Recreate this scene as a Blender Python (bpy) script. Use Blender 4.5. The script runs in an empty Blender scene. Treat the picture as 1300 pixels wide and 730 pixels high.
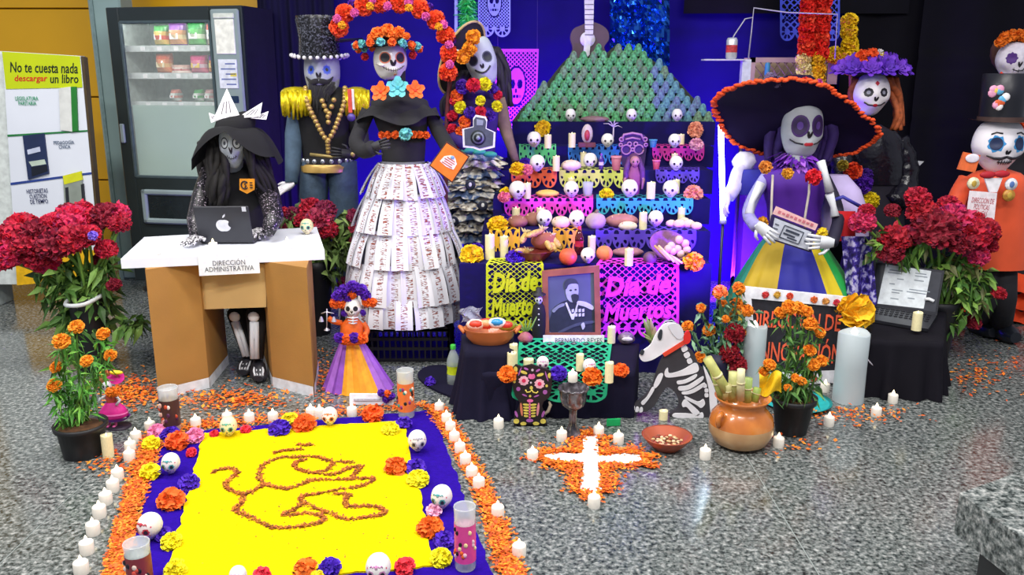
import bpy, math, random
from mathutils import Vector, Matrix, Euler
random.seed(7)
SC = bpy.context.scene
C = SC.collection
PI = math.pi
# ------------------------------------------------------------------ camera
CAM_H, PITCH, FPX = 1.40, math.radians(14.04), 1080.0
cam_d = bpy.data.cameras.new('camera'); cam_d.sensor_width = 36; cam_d.lens = 36*FPX/1300
cam_d.clip_start = .05; cam_d.clip_end = 100
cam = bpy.data.objects.new('camera', cam_d); C.objects.link(cam)
cam.location = (0, 0, CAM_H); cam.rotation_euler = (PI/2-PITCH, 0, 0)
SC.camera = cam
# ------------------------------------------------------------------ world + lights
w = bpy.data.worlds.new('world'); SC.world = w; w.use_nodes = True
bgn = w.node_tree.nodes['Background']; bgn.inputs[0].default_value = (.80, .84, 1, 1); bgn.inputs[1].default_value = .34
def lamp(name, kind, loc, rot, energy, color, **kw):
    d = bpy.data.lights.new(name, kind); d.energy = energy; d.color = color
    for k, v in kw.items(): setattr(d, k, v)
    o = bpy.data.objects.new(name, d); C.objects.link(o); o.location = loc; o.rotation_euler = rot
    return o
# ceiling luminaires of the hall (3.1 m up), cool white
for i, (x, y, e) in enumerate(((-2.2, 1.2, 60), (0.2, 1.0, 60), (2.4, 1.2, 45), (-2.6, 3.4, 40), (-.6, 3.0, 42), (1.8, 3.0, 30))):
    lamp('ceiling_lamp', 'AREA', (x, y, 3.1), (0, 0, 0), e, (1, .97, .93), shape='RECTANGLE', size=1.2, size_y=.35)
# blue LED wash lamps standing on the floor / behind the altar
BLUE = (.20, .015, 1)
lamp('blue_wash_lamp', 'AREA', (-.75, 5.05, .15), (math.radians(118), 0, math.radians(0)), 34, BLUE, shape='RECTANGLE', size=.8, size_y=.15)
lamp('blue_wash_lamp', 'AREA', (.25, 5.45, 1.0), (math.radians(150), 0, 0), 24, BLUE, shape='RECTANGLE', size=.9, size_y=.1)
lamp('blue_wash_lamp', 'AREA', (1.15, 5.1, .15), (math.radians(122), 0, math.radians(6)), 95, BLUE, shape='RECTANGLE', size=.7, size_y=.15)
lamp('violet_flood_lamp', 'SPOT', (1.0, 3.5, .62), (math.radians(97), 0, math.radians(42)), 75, (.20, .015, 1), spot_size=math.radians(110), spot_blend=.8, shadow_soft_size=.05)
vs = SC.view_settings
vs.view_transform = 'Standard'; vs.look = 'None'; vs.gamma = 1; vs.use_curve_mapping = False; vs.exposure = .36

# ------------------------------------------------------------------ picture <-> place
FW = Vector((0, math.cos(PITCH), -math.sin(PITCH))); UP = Vector((0, math.sin(PITCH), math.cos(PITCH))); CAM = Vector((0, 0, CAM_H))
def ray(px, py): return FW + Vector(((px-650)/FPX, 0, 0)) + UP*(-(py-365)/FPX)
def P(px, py, Y):
    d = ray(px, py); return CAM + d*(Y/d.y)
def G(px, py, z=0.0):
    d = ray(px, py); return CAM + d*((z-CAM_H)/d.z)
def S(p): return (Vector(p)-CAM).dot(FW)/FPX          # metres per pixel there
def PS(px, py, Y): return S(P(px, py, Y))

# ------------------------------------------------------------------ materials
def lin(h):
    if not isinstance(h, str): return tuple(h)
    h = h.lstrip('#'); r = [int(h[i:i+2], 16)/255 for i in (0, 2, 4)]
    return tuple(c/12.92 if c <= .04045 else ((c+.055)/1.055)**2.4 for c in r)
_mc = {}
def mat(col, rough=.6, var=.18, scale=30, metal=0, bump=0, bscale=None, emit=0, trans=0, alpha=1, sheen=0, coat=0, spec=.5):
    key = (col, rough, var, scale, metal, bump, bscale, emit, trans, alpha, sheen, coat, spec)
    if key in _mc: return _mc[key]
    m = bpy.data.materials.new('mat_%d' % len(_mc)); m.use_nodes = True
    nt = m.node_tree; b = nt.nodes['Principled BSDF']
    c = lin(col)
    tc = nt.nodes.new('ShaderNodeTexCoord'); n = nt.nodes.new('ShaderNodeTexNoise')
    n.inputs['Scale'].default_value = scale; n.inputs['Detail'].default_value = 3
    nt.links.new(tc.outputs['Object'], n.inputs['Vector'])
    rp = nt.nodes.new('ShaderNodeValToRGB')
    rp.color_ramp.elements[0].position = .3; rp.color_ramp.elements[1].position = .7
    rp.color_ramp.elements[0].color = tuple(x*(1-var) for x in c)+(1,)
    rp.color_ramp.elements[1].color = tuple(min(1, x*(1+var*.6)) for x in c)+(1,)
    nt.links.new(n.outputs['Fac'], rp.inputs['Fac']); nt.links.new(rp.outputs['Color'], b.inputs['Base Color'])
    b.inputs['Roughness'].default_value = rough; b.inputs['Metallic'].default_value = metal
    b.inputs['Specular IOR Level'].default_value = spec
    if emit:
        nt.links.new(rp.outputs['Color'], b.inputs['Emission Color']); b.inputs['Emission Strength'].default_value = emit
    if trans: b.inputs['Transmission Weight'].default_value = trans
    if alpha < 1: b.inputs['Alpha'].default_value = alpha
    if sheen: b.inputs['Sheen Weight'].default_value = sheen
    if coat: b.inputs['Coat Weight'].default_value = coat
    if bump:
        n2 = nt.nodes.new('ShaderNodeTexNoise'); n2.inputs['Scale'].default_value = bscale or scale*3; n2.inputs['Detail'].default_value = 4
        nt.links.new(tc.outputs['Object'], n2.inputs['Vector'])
        bp = nt.nodes.new('ShaderNodeBump'); bp.inputs['Strength'].default_value = bump; bp.inputs['Distance'].default_value = .01
        nt.links.new(n2.outputs['Fac'], bp.inputs['Height']); nt.links.new(bp.outputs['Normal'], b.inputs['Normal'])
    _mc[key] = m; return m
def ramp_mat(stops, scale, kind='noise', rough=.6, detail=6, stretch=(1, 1, 1), spec=.5, coat=0, bump=0):
    m = bpy.data.materials.new('mat_ramp'); m.use_nodes = True; nt = m.node_tree; b = nt.nodes['Principled BSDF']
    tc = nt.nodes.new('ShaderNodeTexCoord'); mp = nt.nodes.new('ShaderNodeMapping'); mp.inputs['Scale'].default_value = stretch
    nt.links.new(tc.outputs['Object'], mp.inputs['Vector'])
    if kind == 'noise':
        n = nt.nodes.new('ShaderNodeTexNoise'); n.inputs['Detail'].default_value = detail; out = n.outputs['Fac']
    else:
        n = nt.nodes.new('ShaderNodeTexVoronoi'); out = n.outputs['Color']
    n.inputs['Scale'].default_value = scale; nt.links.new(mp.outputs['Vector'], n.inputs['Vector'])
    rp = nt.nodes.new('ShaderNodeValToRGB'); cr = rp.color_ramp
    while len(cr.elements) < len(stops): cr.elements.new(.5)
    for e, (p, c) in zip(cr.elements, stops): e.position = p; e.color = lin(c)+(1,)
    nt.links.new(out, rp.inputs['Fac']); nt.links.new(rp.outputs['Color'], b.inputs['Base Color'])
    b.inputs['Roughness'].default_value = rough; b.inputs['Specular IOR Level'].default_value = spec; b.inputs['Coat Weight'].default_value = coat
    if bump:
        bp = nt.nodes.new('ShaderNodeBump'); bp.inputs['Strength'].default_value = bump; bp.inputs['Distance'].default_value = .01
        nt.links.new(out, bp.inputs['Height']); nt.links.new(bp.outputs['Normal'], b.inputs['Normal'])
    return m

# ------------------------------------------------------------------ mesh building
class MB:
    """collects geometry in world coordinates; build() links it as one mesh object under its parent"""
    def __init__(s): s.v = []; s.f = []; s.mi = []; s.sm = []; s.mats = []
    def add(s, vs, fs, m, smooth=False):
        o = len(s.v); s.v += [tuple(v) for v in vs]
        if m not in s.mats: s.mats.append(m)
        k = s.mats.index(m)
        for f in fs: s.f.append(tuple(i+o for i in f)); s.mi.append(k); s.sm.append(smooth)
        return s
    def box(s, c, size, m, R=None, bev=0):
        hx, hy, hz = (k/2 for k in size); c = Vector(c)
        if bev:
            b = min(bev, hx*.9, hy*.9, hz*.9); vs = []; fs = []
            # bevelled box: 24 verts
            idx = {}
            for sx in (-1, 1):
                for sy in (-1, 1):
                    for sz in (-1, 1):
                        for ax in range(3):
                            v = [sx*(hx-b), sy*(hy-b), sz*(hz-b)]; h = (hx, hy, hz); sg = (sx, sy, sz); v[ax] = sg[ax]*h[ax]
                            idx[(sx, sy, sz, ax)] = len(vs); vs.append(Vector(v))
            for ax in range(3):
                a, d = [q for q in range(3) if q != ax]
                for sg in (-1, 1):
                    f = []
                    for (p, q) in ((-1, -1), (1, -1), (1, 1), (-1, 1)):
                        k = [0, 0, 0]; k[ax] = sg; k[a] = p; k[d] = q; f.append(idx[(*k, ax)])
                    fs.append(f)
                for p in (-1, 1):
                    for q in (-1, 1):
                        k0 = [0, 0, 0]; k0[ax] = -1; k0[a] = p; k0[d] = q; k1 = list(k0); k1[ax] = 1
                        fs.append([idx[(*k0, a)], idx[(*k1, a)], idx[(*k1, d)], idx[(*k0, d)]])
            for sx in (-1, 1):
                for sy in (-1, 1):
                    for sz in (-1, 1): fs.append([idx[(sx, sy, sz, a)] for a in range(3)])
        else:
            vs = [Vector((x, y, z)) for x in (-hx, hx) for y in (-hy, hy) for z in (-hz, hz)]
            fs = [(0, 1, 3, 2), (4, 6, 7, 5), (0, 4, 5, 1), (2, 3, 7, 6), (0, 2, 6, 4), (1, 5, 7, 3)]
        if R is not None: vs = [R @ v for v in vs]
        return s.add([v+c for v in vs], fs, m)
    def loft(s, rings, m, n=20, cap=True, smooth=True, R=None):
        """rings: (centre, rx, ry) horizontal ellipses, or lists of points"""
        vs = []
        for r in rings:
            if isinstance(r[0], (Vector, tuple)) and len(r) in (3, 4) and not isinstance(r[1], (Vector, tuple)):
                c = Vector(r[0]); ph = r[3] if len(r) == 4 else 0
                for i in range(n):
                    a = 2*PI*i/n + ph; vs.append(c+Vector((r[1]*math.cos(a), r[2]*math.sin(a), 0)))
            else: vs += [Vector(p) for p in r]; n = len(r)
        fs = []
        k = len(vs)//n
        for j in range(k-1):
            for i in range(n):
                i2 = (i+1) % n; fs.append((j*n+i, j*n+i2, (j+1)*n+i2, (j+1)*n+i))
        s.add(vs, fs, m, smooth)
        if cap:
            s.add(vs[:n], [tuple(range(n))[::-1]], m); s.add(vs[-n:], [tuple(range(n))], m)
        return s
    def lathe(s, c, prof, m, n=20, smooth=True, cap=True, sc=(1, 1), R=None):
        c = Vector(c); vs = []
        for (r, z) in prof:
            for i in range(n):
                a = 2*PI*i/n; v = Vector((r*math.cos(a)*sc[0], r*math.sin(a)*sc[1], z)); vs.append(c+(R @ v if R else v))
        fs = [(j*n+i, j*n+(i+1) % n, (j+1)*n+(i+1) % n, (j+1)*n+i) for j in range(len(prof)-1) for i in range(n)]
        s.add(vs, fs, m, smooth)
        if cap:
            if prof[0][0] > 1e-5: s.add(vs[:n], [tuple(range(n))[::-1]], m)
            if prof[-1][0] > 1e-5: s.add(vs[-n:], [tuple(range(n))], m)
        return s
    def tube(s, pts, r, m, n=8, smooth=True, flat=1.0):
        pts = [Vector(p) for p in pts]; k = len(pts)
        rs = list(r) if isinstance(r, (list, tuple)) else [r]*k
        vs = []; up = Vector((0, 0, 1)); pn = None
        for i, p in enumerate(pts):
            t = (pts[min(i+1, k-1)]-pts[max(i-1, 0)])
            if t.length < 1e-9: t = Vector((0, 0, 1))
            t.normalize()
            if pn is None:
                a = up if abs(t.z) < .9 else Vector((0, 1, 0)); nn = t.cross(a).normalized()
            else:
                nn = (pn-t*pn.dot(t))
                nn = nn.normalized() if nn.length > 1e-6 else t.orthogonal().normalized()
            pn = nn; bb = t.cross(nn)
            for j in range(n):
                a = 2*PI*j/n; vs.append(p+(nn*math.cos(a)+bb*math.sin(a)*flat)*rs[i])
        fs = [(j*n+i, j*n+(i+1) % n, (j+1)*n+(i+1) % n, (j+1)*n+i) for j in range(k-1) for i in range(n)]
        fs += [tuple(range(n))[::-1], tuple(range((k-1)*n, k*n))]
        return s.add(vs, fs, m, smooth)
    def ball(s, c, r, m, nu=14, nv=9, R=None, noise=0, smooth=True, sd=0):
        c = Vector(c); r = (r, r, r) if not isinstance(r, (tuple, list)) else r; vs = []
        rnd = random.Random(sd)
        for j in range(nv+1):
            b = -PI/2+PI*j/nv
            for i in range(nu):
                a = 2*PI*i/nu; k = 1+noise*(rnd.random()-.5) if 0 < j < nv else 1
                v = Vector((r[0]*math.cos(b)*math.cos(a)*k, r[1]*math.cos(b)*math.sin(a)*k, r[2]*math.sin(b)*k)); vs.append(c+(R @ v if R else v))
        fs = []
        for j in range(nv):
            for i in range(nu):
                i2 = (i+1) % nu
                if j == 0: fs.append((i, (j+1)*nu+i2, (j+1)*nu+i))
                elif j == nv-1: fs.append((j*nu+i, j*nu+i2, (j+1)*nu+i))
                else: fs.append((j*nu+i, j*nu+i2, (j+1)*nu+i2, (j+1)*nu+i))
        return s.add(vs, fs, m, smooth)
    def prism(s, pts, depth, m, smooth=False):
        """pts: outline in world; extruded by the vector depth"""
        pts = [Vector(p) for p in pts]; d = Vector(depth); n = len(pts)
        s.add(pts+[p+d for p in pts], [tuple(range(n)), tuple(range(n, 2*n))[::-1]]+[(i, (i+1) % n, n+(i+1) % n, n+i) for i in range(n)], m, smooth)
        return s
    def sheet(s, fn, nu, nv, m, smooth=True):
        vs = [fn(i/nu, j/nv) for j in range(nv+1) for i in range(nu+1)]
        fs = [(j*(nu+1)+i, j*(nu+1)+i+1, (j+1)*(nu+1)+i+1, (j+1)*(nu+1)+i) for j in range(nv) for i in range(nu)]
        return s.add(vs, fs, m, smooth)
    def field(s, fn, mp, nu, nv, m):
        """the part of the sheet mp(u,v) where fn(u,v) > 0, cut with clean edges (marching squares)"""
        val = [[fn(i/nu, j/nv) for i in range(nu+1)] for j in range(nv+1)]
        cache = {}; vs = []; fs = []
        def vid(u, v):
            k = (round(u, 5), round(v, 5))
            if k not in cache: cache[k] = len(vs); vs.append(mp(u, v))
            return cache[k]
        for j in range(nv):
            for i in range(nu):
                cn = [(i, j), (i+1, j), (i+1, j+1), (i, j+1)]; vv = [val[b][a] for a, b in cn]
                if max(vv) <= 0: continue
                poly = []
                for q in range(4):
                    a, b = cn[q], cn[(q+1) % 4]; va, vb = vv[q], vv[(q+1) % 4]
                    if va > 0: poly.append(vid(a[0]/nu, a[1]/nv))
                    if (va > 0) != (vb > 0):
                        t = va/(va-vb); t = min(.95, max(.05, t)); poly.append(vid((a[0]+(b[0]-a[0])*t)/nu, (a[1]+(b[1]-a[1])*t)/nv))
                pp = []
                for q in poly:
                    if q not in pp: pp.append(q)
                if len(pp) >= 3: fs.append(tuple(pp))
        return s.add(vs, fs, m)
    def mesh(s, name, origin=None):
        me = bpy.data.meshes.new(name); o = Vector(origin) if origin is not None else Vector()
        me.from_pydata([(v[0]-o.x, v[1]-o.y, v[2]-o.z) for v in s.v], [], s.f)
        for m in s.mats: me.materials.append(m)
        me.polygons.foreach_set('material_index', s.mi); me.polygons.foreach_set('use_smooth', s.sm)
        me.update(); return me
    def build(s, name, parent=None, at=None):
        """at: world origin of the new object (defaults to the parent's)"""
        if at is None: at = wm(parent).translation if parent else Vector()
        o = bpy.data.objects.new(name, s.mesh(name, at)); C.objects.link(o)
        if parent: o.parent = parent; o.location = Vector(at)-wm(parent).translation
        else: o.location = at
        return o
def wm(o):
    m = o.matrix_basis.copy()
    return wm(o.parent) @ m if o.parent else m
def tag(o, label=None, cat=None, group=None, kind=None):
    if label: o['label'] = label
    if cat: o['category'] = cat
    if group: o['group'] = group
    if kind: o['kind'] = kind
    return o
def thing(name, label, cat, loc, group=None):
    o = bpy.data.objects.new(name, None); C.objects.link(o); o.location = loc; o.empty_display_size = .05
    return tag(o, label, cat, group)
def copy_tree(o, parent=None):
    c = o.copy(); C.objects.link(c)
    if parent: c.parent = parent
    for ch in list(KIDS.get(o.name, [])): copy_tree(ch, c)
    KIDS[c.name] = KIDS.get(o.name, [])
    return c
KIDS = {}
def kids(o):
    """remember a template's parts so it can be copied"""
    def rec(x):
        KIDS[x.name] = [q for q in C.objects if q.parent == x]
        for q in KIDS[x.name]: rec(q)
    rec(o); return o
def inst(name, me, parent, M):
    o = bpy.data.objects.new(name, me); C.objects.link(o)
    if parent: o.parent = parent; o.matrix_basis = wm(parent).inverted() @ M
    else: o.matrix_basis = M
    return o
def TRS(loc, rot=(0, 0, 0), sc=1):
    sc = (sc, sc, sc) if not isinstance(sc, (tuple, list)) else sc
    return Matrix.LocRotScale(Vector(loc), Euler(rot), Vector(sc))
def place(o, loc, rotz=0, sc=1, rx=0, ry=0):
    o.location = loc; o.rotation_euler = (rx, ry, rotz); o.scale = (sc, sc, sc) if not isinstance(sc, (tuple, list)) else sc
    return o
def text_mesh(body, size=1.0, depth=.0, align='CENTER', shear=0, bold=0, space=1.0):
    cu = bpy.data.curves.new('lettering', 'FONT'); cu.body = body; cu.size = size; cu.extrude = depth; cu.align_x = align; cu.align_y = 'CENTER'
    cu.shear = shear; cu.offset = bold; cu.resolution_u = 2; cu.space_line = .85; cu.space_character = space
    o = bpy.data.objects.new('lettering', cu); C.objects.link(o)
    me = bpy.data.meshes.new_from_object(o.evaluated_get(bpy.context.evaluated_depsgraph_get()))
    bpy.data.objects.remove(o); bpy.data.curves.remove(cu); return me
def lettering(body, parent, origin, xax, yax, width, m, height=None, name='lettering', depth=.0006, bold=0, shear=0):
    """text fitted into width (and height) metres, centred on origin, in the plane xax/yax"""
    me = text_mesh(body, 1, 0, shear=shear, bold=bold)
    xs = [v.co.x for v in me.vertices]; ys = [v.co.y for v in me.vertices]
    w0 = max(xs)-min(xs); h0 = max(ys)-min(ys); cx = (max(xs)+min(xs))/2; cy = (max(ys)+min(ys))/2
    sx = width/w0; sy = height/h0 if height else sx
    xax = Vector(xax).normalized(); yax = Vector(yax).normalized(); na = xax.cross(yax)
    base = wm(parent).translation if parent else Vector()
    for v in me.vertices:
        p = Vector(origin)+xax*((v.co.x-cx)*sx)+yax*((v.co.y-cy)*sy)+na*depth; v.co = p-base
    me.materials.clear(); me.materials.append(m); me.update()
    o = bpy.data.objects.new(name, me); C.objects.link(o); o.parent = parent
    return o
def Rz(a): return Matrix.Rotation(a, 3, 'Z')
def Rx(a): return Matrix.Rotation(a, 3, 'X')
def Ry(a): return Matrix.Rotation(a, 3, 'Y')
def bez(pts, n=24, closed=False):
    """smooth Catmull-Rom through points"""
    pts = [Vector(p) for p in pts]; k = len(pts); out = []
    segs = k if closed else k-1
    per = max(1, n//segs)
    for i in range(segs):
        p = [pts[(i+d) % k] if closed else pts[min(max(i+d, 0), k-1)] for d in (-1, 0, 1, 2)]
        for j in range(per):
            t = j/per
            out.append(.5*((2*p[1])+(p[2]-p[0])*t+(2*p[0]-5*p[1]+4*p[2]-p[3])*t*t+(3*p[1]-p[0]-3*p[2]+p[3])*t**3))
    if not closed: out.append(pts[-1])
    return out
# ================================================================== the setting
def granite(name, light=1.0):
    m = bpy.data.materials.new(name); m.use_nodes = True; nt = m.node_tree; b = nt.nodes['Principled BSDF']
    tc = nt.nodes.new('ShaderNodeNewGeometry')
    n1 = nt.nodes.new('ShaderNodeTexNoise'); n1.inputs['Scale'].default_value = 62; n1.inputs['Detail'].default_value = 5; n1.inputs['Roughness'].default_value = .65
    n2 = nt.nodes.new('ShaderNodeTexVoronoi'); n2.inputs['Scale'].default_value = 85
    n3 = nt.nodes.new('ShaderNodeTexNoise'); n3.inputs['Scale'].default_value = 3.0; n3.inputs['Detail'].default_value = 2
    for n in (n1, n2, n3): nt.links.new(tc.outputs['Position'], n.inputs['Vector'])
    r1 = nt.nodes.new('ShaderNodeValToRGB'); cr = r1.color_ramp
    while len(cr.elements) < 5: cr.elements.new(.5)
    for e, (p, c) in zip(cr.elements, ((.36, (.018, .024, .024)), (.46, (.10, .115, .112)), (.54, (.19, .205, .20)), (.63, (.34, .35, .34)), (.74, (.58, .58, .56)))):
        e.position = p; e.color = tuple(x*light for x in c)+(1,)
    nt.links.new(n1.outputs['Fac'], r1.inputs['Fac'])
    r2 = nt.nodes.new('ShaderNodeValToRGB'); r2.color_ramp.elements[0].position = .08; r2.color_ramp.elements[1].position = .55
    r2.color_ramp.elements[0].color = (.5, .5, .5, 1); r2.color_ramp.elements[1].color = (1.1, 1.1, 1.1, 1)
    nt.links.new(n2.outputs['Color'], r2.inputs['Fac'])
    r3 = nt.nodes.new('ShaderNodeValToRGB'); r3.color_ramp.elements[0].color = (.85, .87, .87, 1); r3.color_ramp.elements[1].color = (1.08, 1.06, 1.04, 1)
    nt.links.new(n3.outputs['Fac'], r3.inputs['Fac'])
    def mul(a, c):
        x = nt.nodes.new('ShaderNodeMix'); x.data_type = 'RGBA'; x.blend_type = 'MULTIPLY'; x.inputs[0].default_value = 1
        nt.links.new(a, x.inputs[6]); nt.links.new(c, x.inputs[7]); return x.outputs[2]
    nt.links.new(mul(mul(r1.outputs['Color'], r2.outputs['Color']), r3.outputs['Color']), b.inputs['Base Color'])
    b.inputs['Roughness'].default_value = .13; b.inputs['Specular IOR Level'].default_value = .65
    return m
GRAN = granite('granite_floor', .95)
mb = MB(); mb.sheet(lambda u, v: Vector((-6+12*u, -1.5+8.5*v, -.0015)), 1, 1, mat('#8f9794', .4), False)
fl0 = tag(mb.build('floor'), kind='structure')
jx, jy, ts = G(985, 640).x, G(985, 597).y, 1.2          # large polished slabs with fine joints
mb = MB(); mb.box((0, 0, -.0105), (ts-.004, ts-.004, .021), GRAN); tm = mb.mesh('tile')
for i in range(-6, 5):
    for j in range(-4, 4): inst('tile', tm, fl0, TRS((jx+ts*(i+.5), jy+ts*(j+.5), 0)))
# yellow clad wall, left: separate horizontal panels with open joints
YEL = mat('#f0b400', .35, .06, 2, coat=.2)
wl = thing('wall_back', None, None, (-3.6, 6.45, 0)); tag(wl, kind='structure')
mb = MB(); mb.box((-3.6, 6.53, 1.5), (4.2, .06, 3.0), mat('#6a5a20', .8)); mb.build('backing', wl)
for z0, z1 in ((0.02, .62), (.63, 1.235), (1.245, 1.86), (1.87, 2.5)):
    mb = MB(); mb.box((-3.6, 6.48, (z0+z1)/2), (4.2, .04, z1-z0), YEL, bev=.004); mb.build('wall_panel', wl)
# grey-green metal column beside the vending machine
TEAL = mat('#8fa9a8', .4, .08, 4)
cx0 = P(117, 60, 5.85).x; cx1 = P(158, 60, 5.85).x
tr = MB(); tr.box(((cx0+cx1)/2, 5.95, 1.5), (cx1-cx0, .2, 3.0), TEAL, bev=.012); tr.box((cx0+.03, 5.845, 1.5), (.02, .012, 3.0), mat('#7b9494', .4))
tag(tr.build('trim_1'), kind='structure')

# ------------------------------------------------------------------ hanging cloths behind the altar
def cloth_mat(h, rough=.85, sheen=0): return mat(h, rough, .25, 3, bump=.25, bscale=9, spec=.15)
BLK = cloth_mat('#100f17'); BLUE_LIT = cloth_mat('#170c62');  # middle cloth: part of the blue LED light is put into its colour
def backdrop(label, x0, x1, z0, z1, Y, m, amp=.012, folds=9, sd=1, creases=()):
    rnd = random.Random(sd); ph = [rnd.random()*6 for _ in range(4)]
    def fn(u, v):
        x = x0+(x1-x0)*u; z = z0+(z1-z0)*v
        y = Y+amp*(math.sin(u*folds*2*PI+ph[0])*.6+math.sin(u*folds*4.3+ph[1]+v*1.5)*.7)+.006*math.sin(v*9+u*5+ph[2])
        for c in creases: y -= .012*math.exp(-((z-c)/.012)**2)
        return Vector((x, y, z))
    mb = MB(); mb.sheet(fn, 70, 60, m)
    return tag(mb.build('backdrop_cloth', None, ((x0+x1)/2, Y, z0)), label, 'cloth')
X = lambda px: P(px, 150, 5.75).x
backdrop('dark navy cloth hanging between the vending machine and the flower arch', X(338), X(432), 0, 2.5, 5.72, cloth_mat('#141230'), sd=2)
backdrop('blue lit cloth hanging behind the egg carton mountain', X(425), X(1068), 0, 2.5, 5.78, BLUE_LIT, .009, 7, sd=3, creases=(.9, 1.62))
backdrop('black cloth valance along the top of the blue backdrop', X(860), X(1135), 1.78, 2.5, 5.7, BLK, .006, 4, sd=4)
backdrop('black cloth hanging behind the purple hatted skeleton', X(1060), X(1178), 0, 2.5, 5.74, BLK, .01, 2, sd=5, creases=(.7, 1.35, 1.72))
backdrop('black creased cloth hanging at the far right edge', X(1148), X(1440), 0, 2.5, 5.66, BLK, .014, 4, sd=6, creases=(.62, 1.12, 1.5))

# ------------------------------------------------------------------ vending machine
VY = math.radians(11); vc = P(333, 372, 5.30); vroot = Vector((vc.x, 5.30, 0))      # front right foot corner
vm = thing('vending_machine', 'dark grey glass fronted snack vending machine beside the yellow wall', 'vending machine', vroot)
vx = Vector((-math.cos(VY), math.sin(VY), 0)); vy = Vector((math.sin(VY), math.cos(VY), 0)); VR = Matrix((( -vx.x, vy.x, 0), (-vx.y, vy.y, 0), (0, 0, 1)))
def V(a, d, z): return vroot+vx*a+vy*d+Vector((0, 0, z))       # a: metres left of the right edge, d: depth, z: height
GUN = mat('#2c3536', .35, .1, 6, metal=.3); GREY = mat('#93a3a5', .35, .1, 6, metal=.2); DK = mat('#101517', .5)
VW, VH, VD = .905, 1.80, .40
def vbox(mb, a0, a1, d0, d1, z0, z1, m, bev=0): mb.box(V((a0+a1)/2, (d0+d1)/2, (z0+z1)/2), (a1-a0, d1-d0, z1-z0), m, VR, bev)
# hollow display chamber: build cabinet as panels
mb = MB(); 
vbox(mb, 0, .03, .03, VD, .08, VH, mat('#23242e', .45)); vbox(mb, VW-.03, VW, .03, VD, .08, VH, mat('#23242e', .45)); vbox(mb, .03, VW-.03, VD-.03, VD, .08, VH, mat('#9fb0aa', .5))
vbox(mb, .03, VW-.03, .03, VD-.03, VH-.03, VH, mat('#23242e', .45)); vbox(mb, .03, VW-.03, .03, VD-.03, .08, .72, mat('#23242e', .45)); vbox(mb, .03, .19, .03, VD-.03, .5, VH-.03, mat('#c5d2cc', .5))
vbox(mb, VW-.045, VW-.03, .03, VD-.03, .5, VH-.03, mat('#c5d2cc', .5))
mb.build('cabinet', vm)
gl = (.215, VW-.085, .765, VH-.085)          # glass opening a0,a1,z0,z1
mb = MB(); vbox(mb, .0, gl[0], 0, .035, .08, VH, GUN, .006); vbox(mb, gl[1], VW, 0, .035, .08, VH, GUN, .006)
vbox(mb, gl[0], gl[1], 0, .035, gl[3], VH, GUN, .004); vbox(mb, gl[0], gl[1], 0, .035, .08, gl[2], GUN, .004); mb.build('door_frame', vm)
mb = MB(); 
for a0, a1, z0, z1 in ((gl[0]-.006, gl[0]+.012, gl[2], gl[3]), (gl[1]-.012, gl[1]+.006, gl[2], gl[3]), (gl[0], gl[1], gl[3]-.012, gl[3]+.006), (gl[0], gl[1], gl[2]-.006, gl[2]+.012)): vbox(mb, a0, a1, -.004, .02, z0, z1, mat('#55656a', .3, metal=.4), .004)
mb.build('window_gasket', vm)
gm = bpy.data.materials.new('glass_pane'); gm.use_nodes = True; gb = gm.node_tree.nodes['Principled BSDF']
gb.inputs['Base Color'].default_value = (.9, 1, .96, 1); gb.inputs['Roughness'].default_value = .03; gb.inputs['Alpha'].default_value = .10
mb = MB(); vbox(mb, gl[0], gl[1], .012, .018, gl[2], gl[3], gm); mb.build('glass_pane', vm)
fg = mat('#a9c4ba', .25, .05, 2, alpha=.72)
mb = MB(); vbox(mb, gl[0]+.01, gl[1]-.01, .03, .034, gl[2], 1.215, fg); o = mb.build('reflection_panel', vm); o['label'] = 'pale green sheet imitating the reflection on the lower glass'  # translucent sheet paints the pale green reflection on the lower glass
shz = (1.575, 1.41, 1.235)
for z in shz:
    mb = MB(); vbox(mb, gl[0]-.02, gl[1]+.03, .09, VD-.05, z-.012, z, mat('#8a9694', .35, metal=.6)); vbox(mb, gl[0]-.02, gl[1]+.03, .08, .09, z-.035, z+.002, mat('#cfd8d6', .35))
    for k in range(5): vbox(mb, gl[0]+.04+k*.115, gl[0]+.07+k*.115, .078, .08, z-.03, z-.006, mat('#fbfbff', .4))
    mb.build('shelf', vm)
mb = MB(); vbox(mb, gl[0]-.02, gl[1]+.02, .06, .08, gl[3]-.005, gl[3]+.012, mat('#ffffff', .4, 0, emit=9)); mb.build('light_strip', vm)
# control column
mb = MB(); vbox(mb, .015, .2, -.02, .005, 1.02, VH-.02, GREY, .01); mb.build('control_panel', vm)
mb = MB(); vbox(mb, .045, .17, -.026, -.018, 1.52, 1.72, mat('#f3f4ea', .4), .003); o = mb.build('notice', vm)
mb = MB(); vbox(mb, .04, .175, -.028, -.018, 1.725, 1.755, mat('#d9dfd6', .4), .006); mb.build('brand_plate', vm)
mb = MB(); vbox(mb, .045, .165, -.025, -.018, 1.32, 1.49, mat('#dfe3ef', .5)); 
for k in range(5): vbox(mb, .055, .12+.03*(k % 2), -.026, -.0252, 1.46-k*.03, 1.468-k*.03, mat('#6a78b0', .5))
vbox(mb, .05, .09, -.026, -.0252, 1.39, 1.41, mat('#e0d060', .5)); mb.build('price_list', vm)
mb = MB(); vbox(mb, .05, .14, -.028, -.018, 1.235, 1.275, mat('#1e3452', .2), .003); mb.build('display', vm)
mb = MB(); vbox(mb, .06, .15, -.03, -.018, 1.06, 1.18, mat('#3a4446', .4), .004)
for r in range(4):
    for c in range(3): vbox(mb, .07+c*.026, .09+c*.026, -.034, -.029, 1.07+r*.027, 1.09+r*.027, mat('#b9c0c0', .4))
mb.build('keypad', vm)
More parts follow.
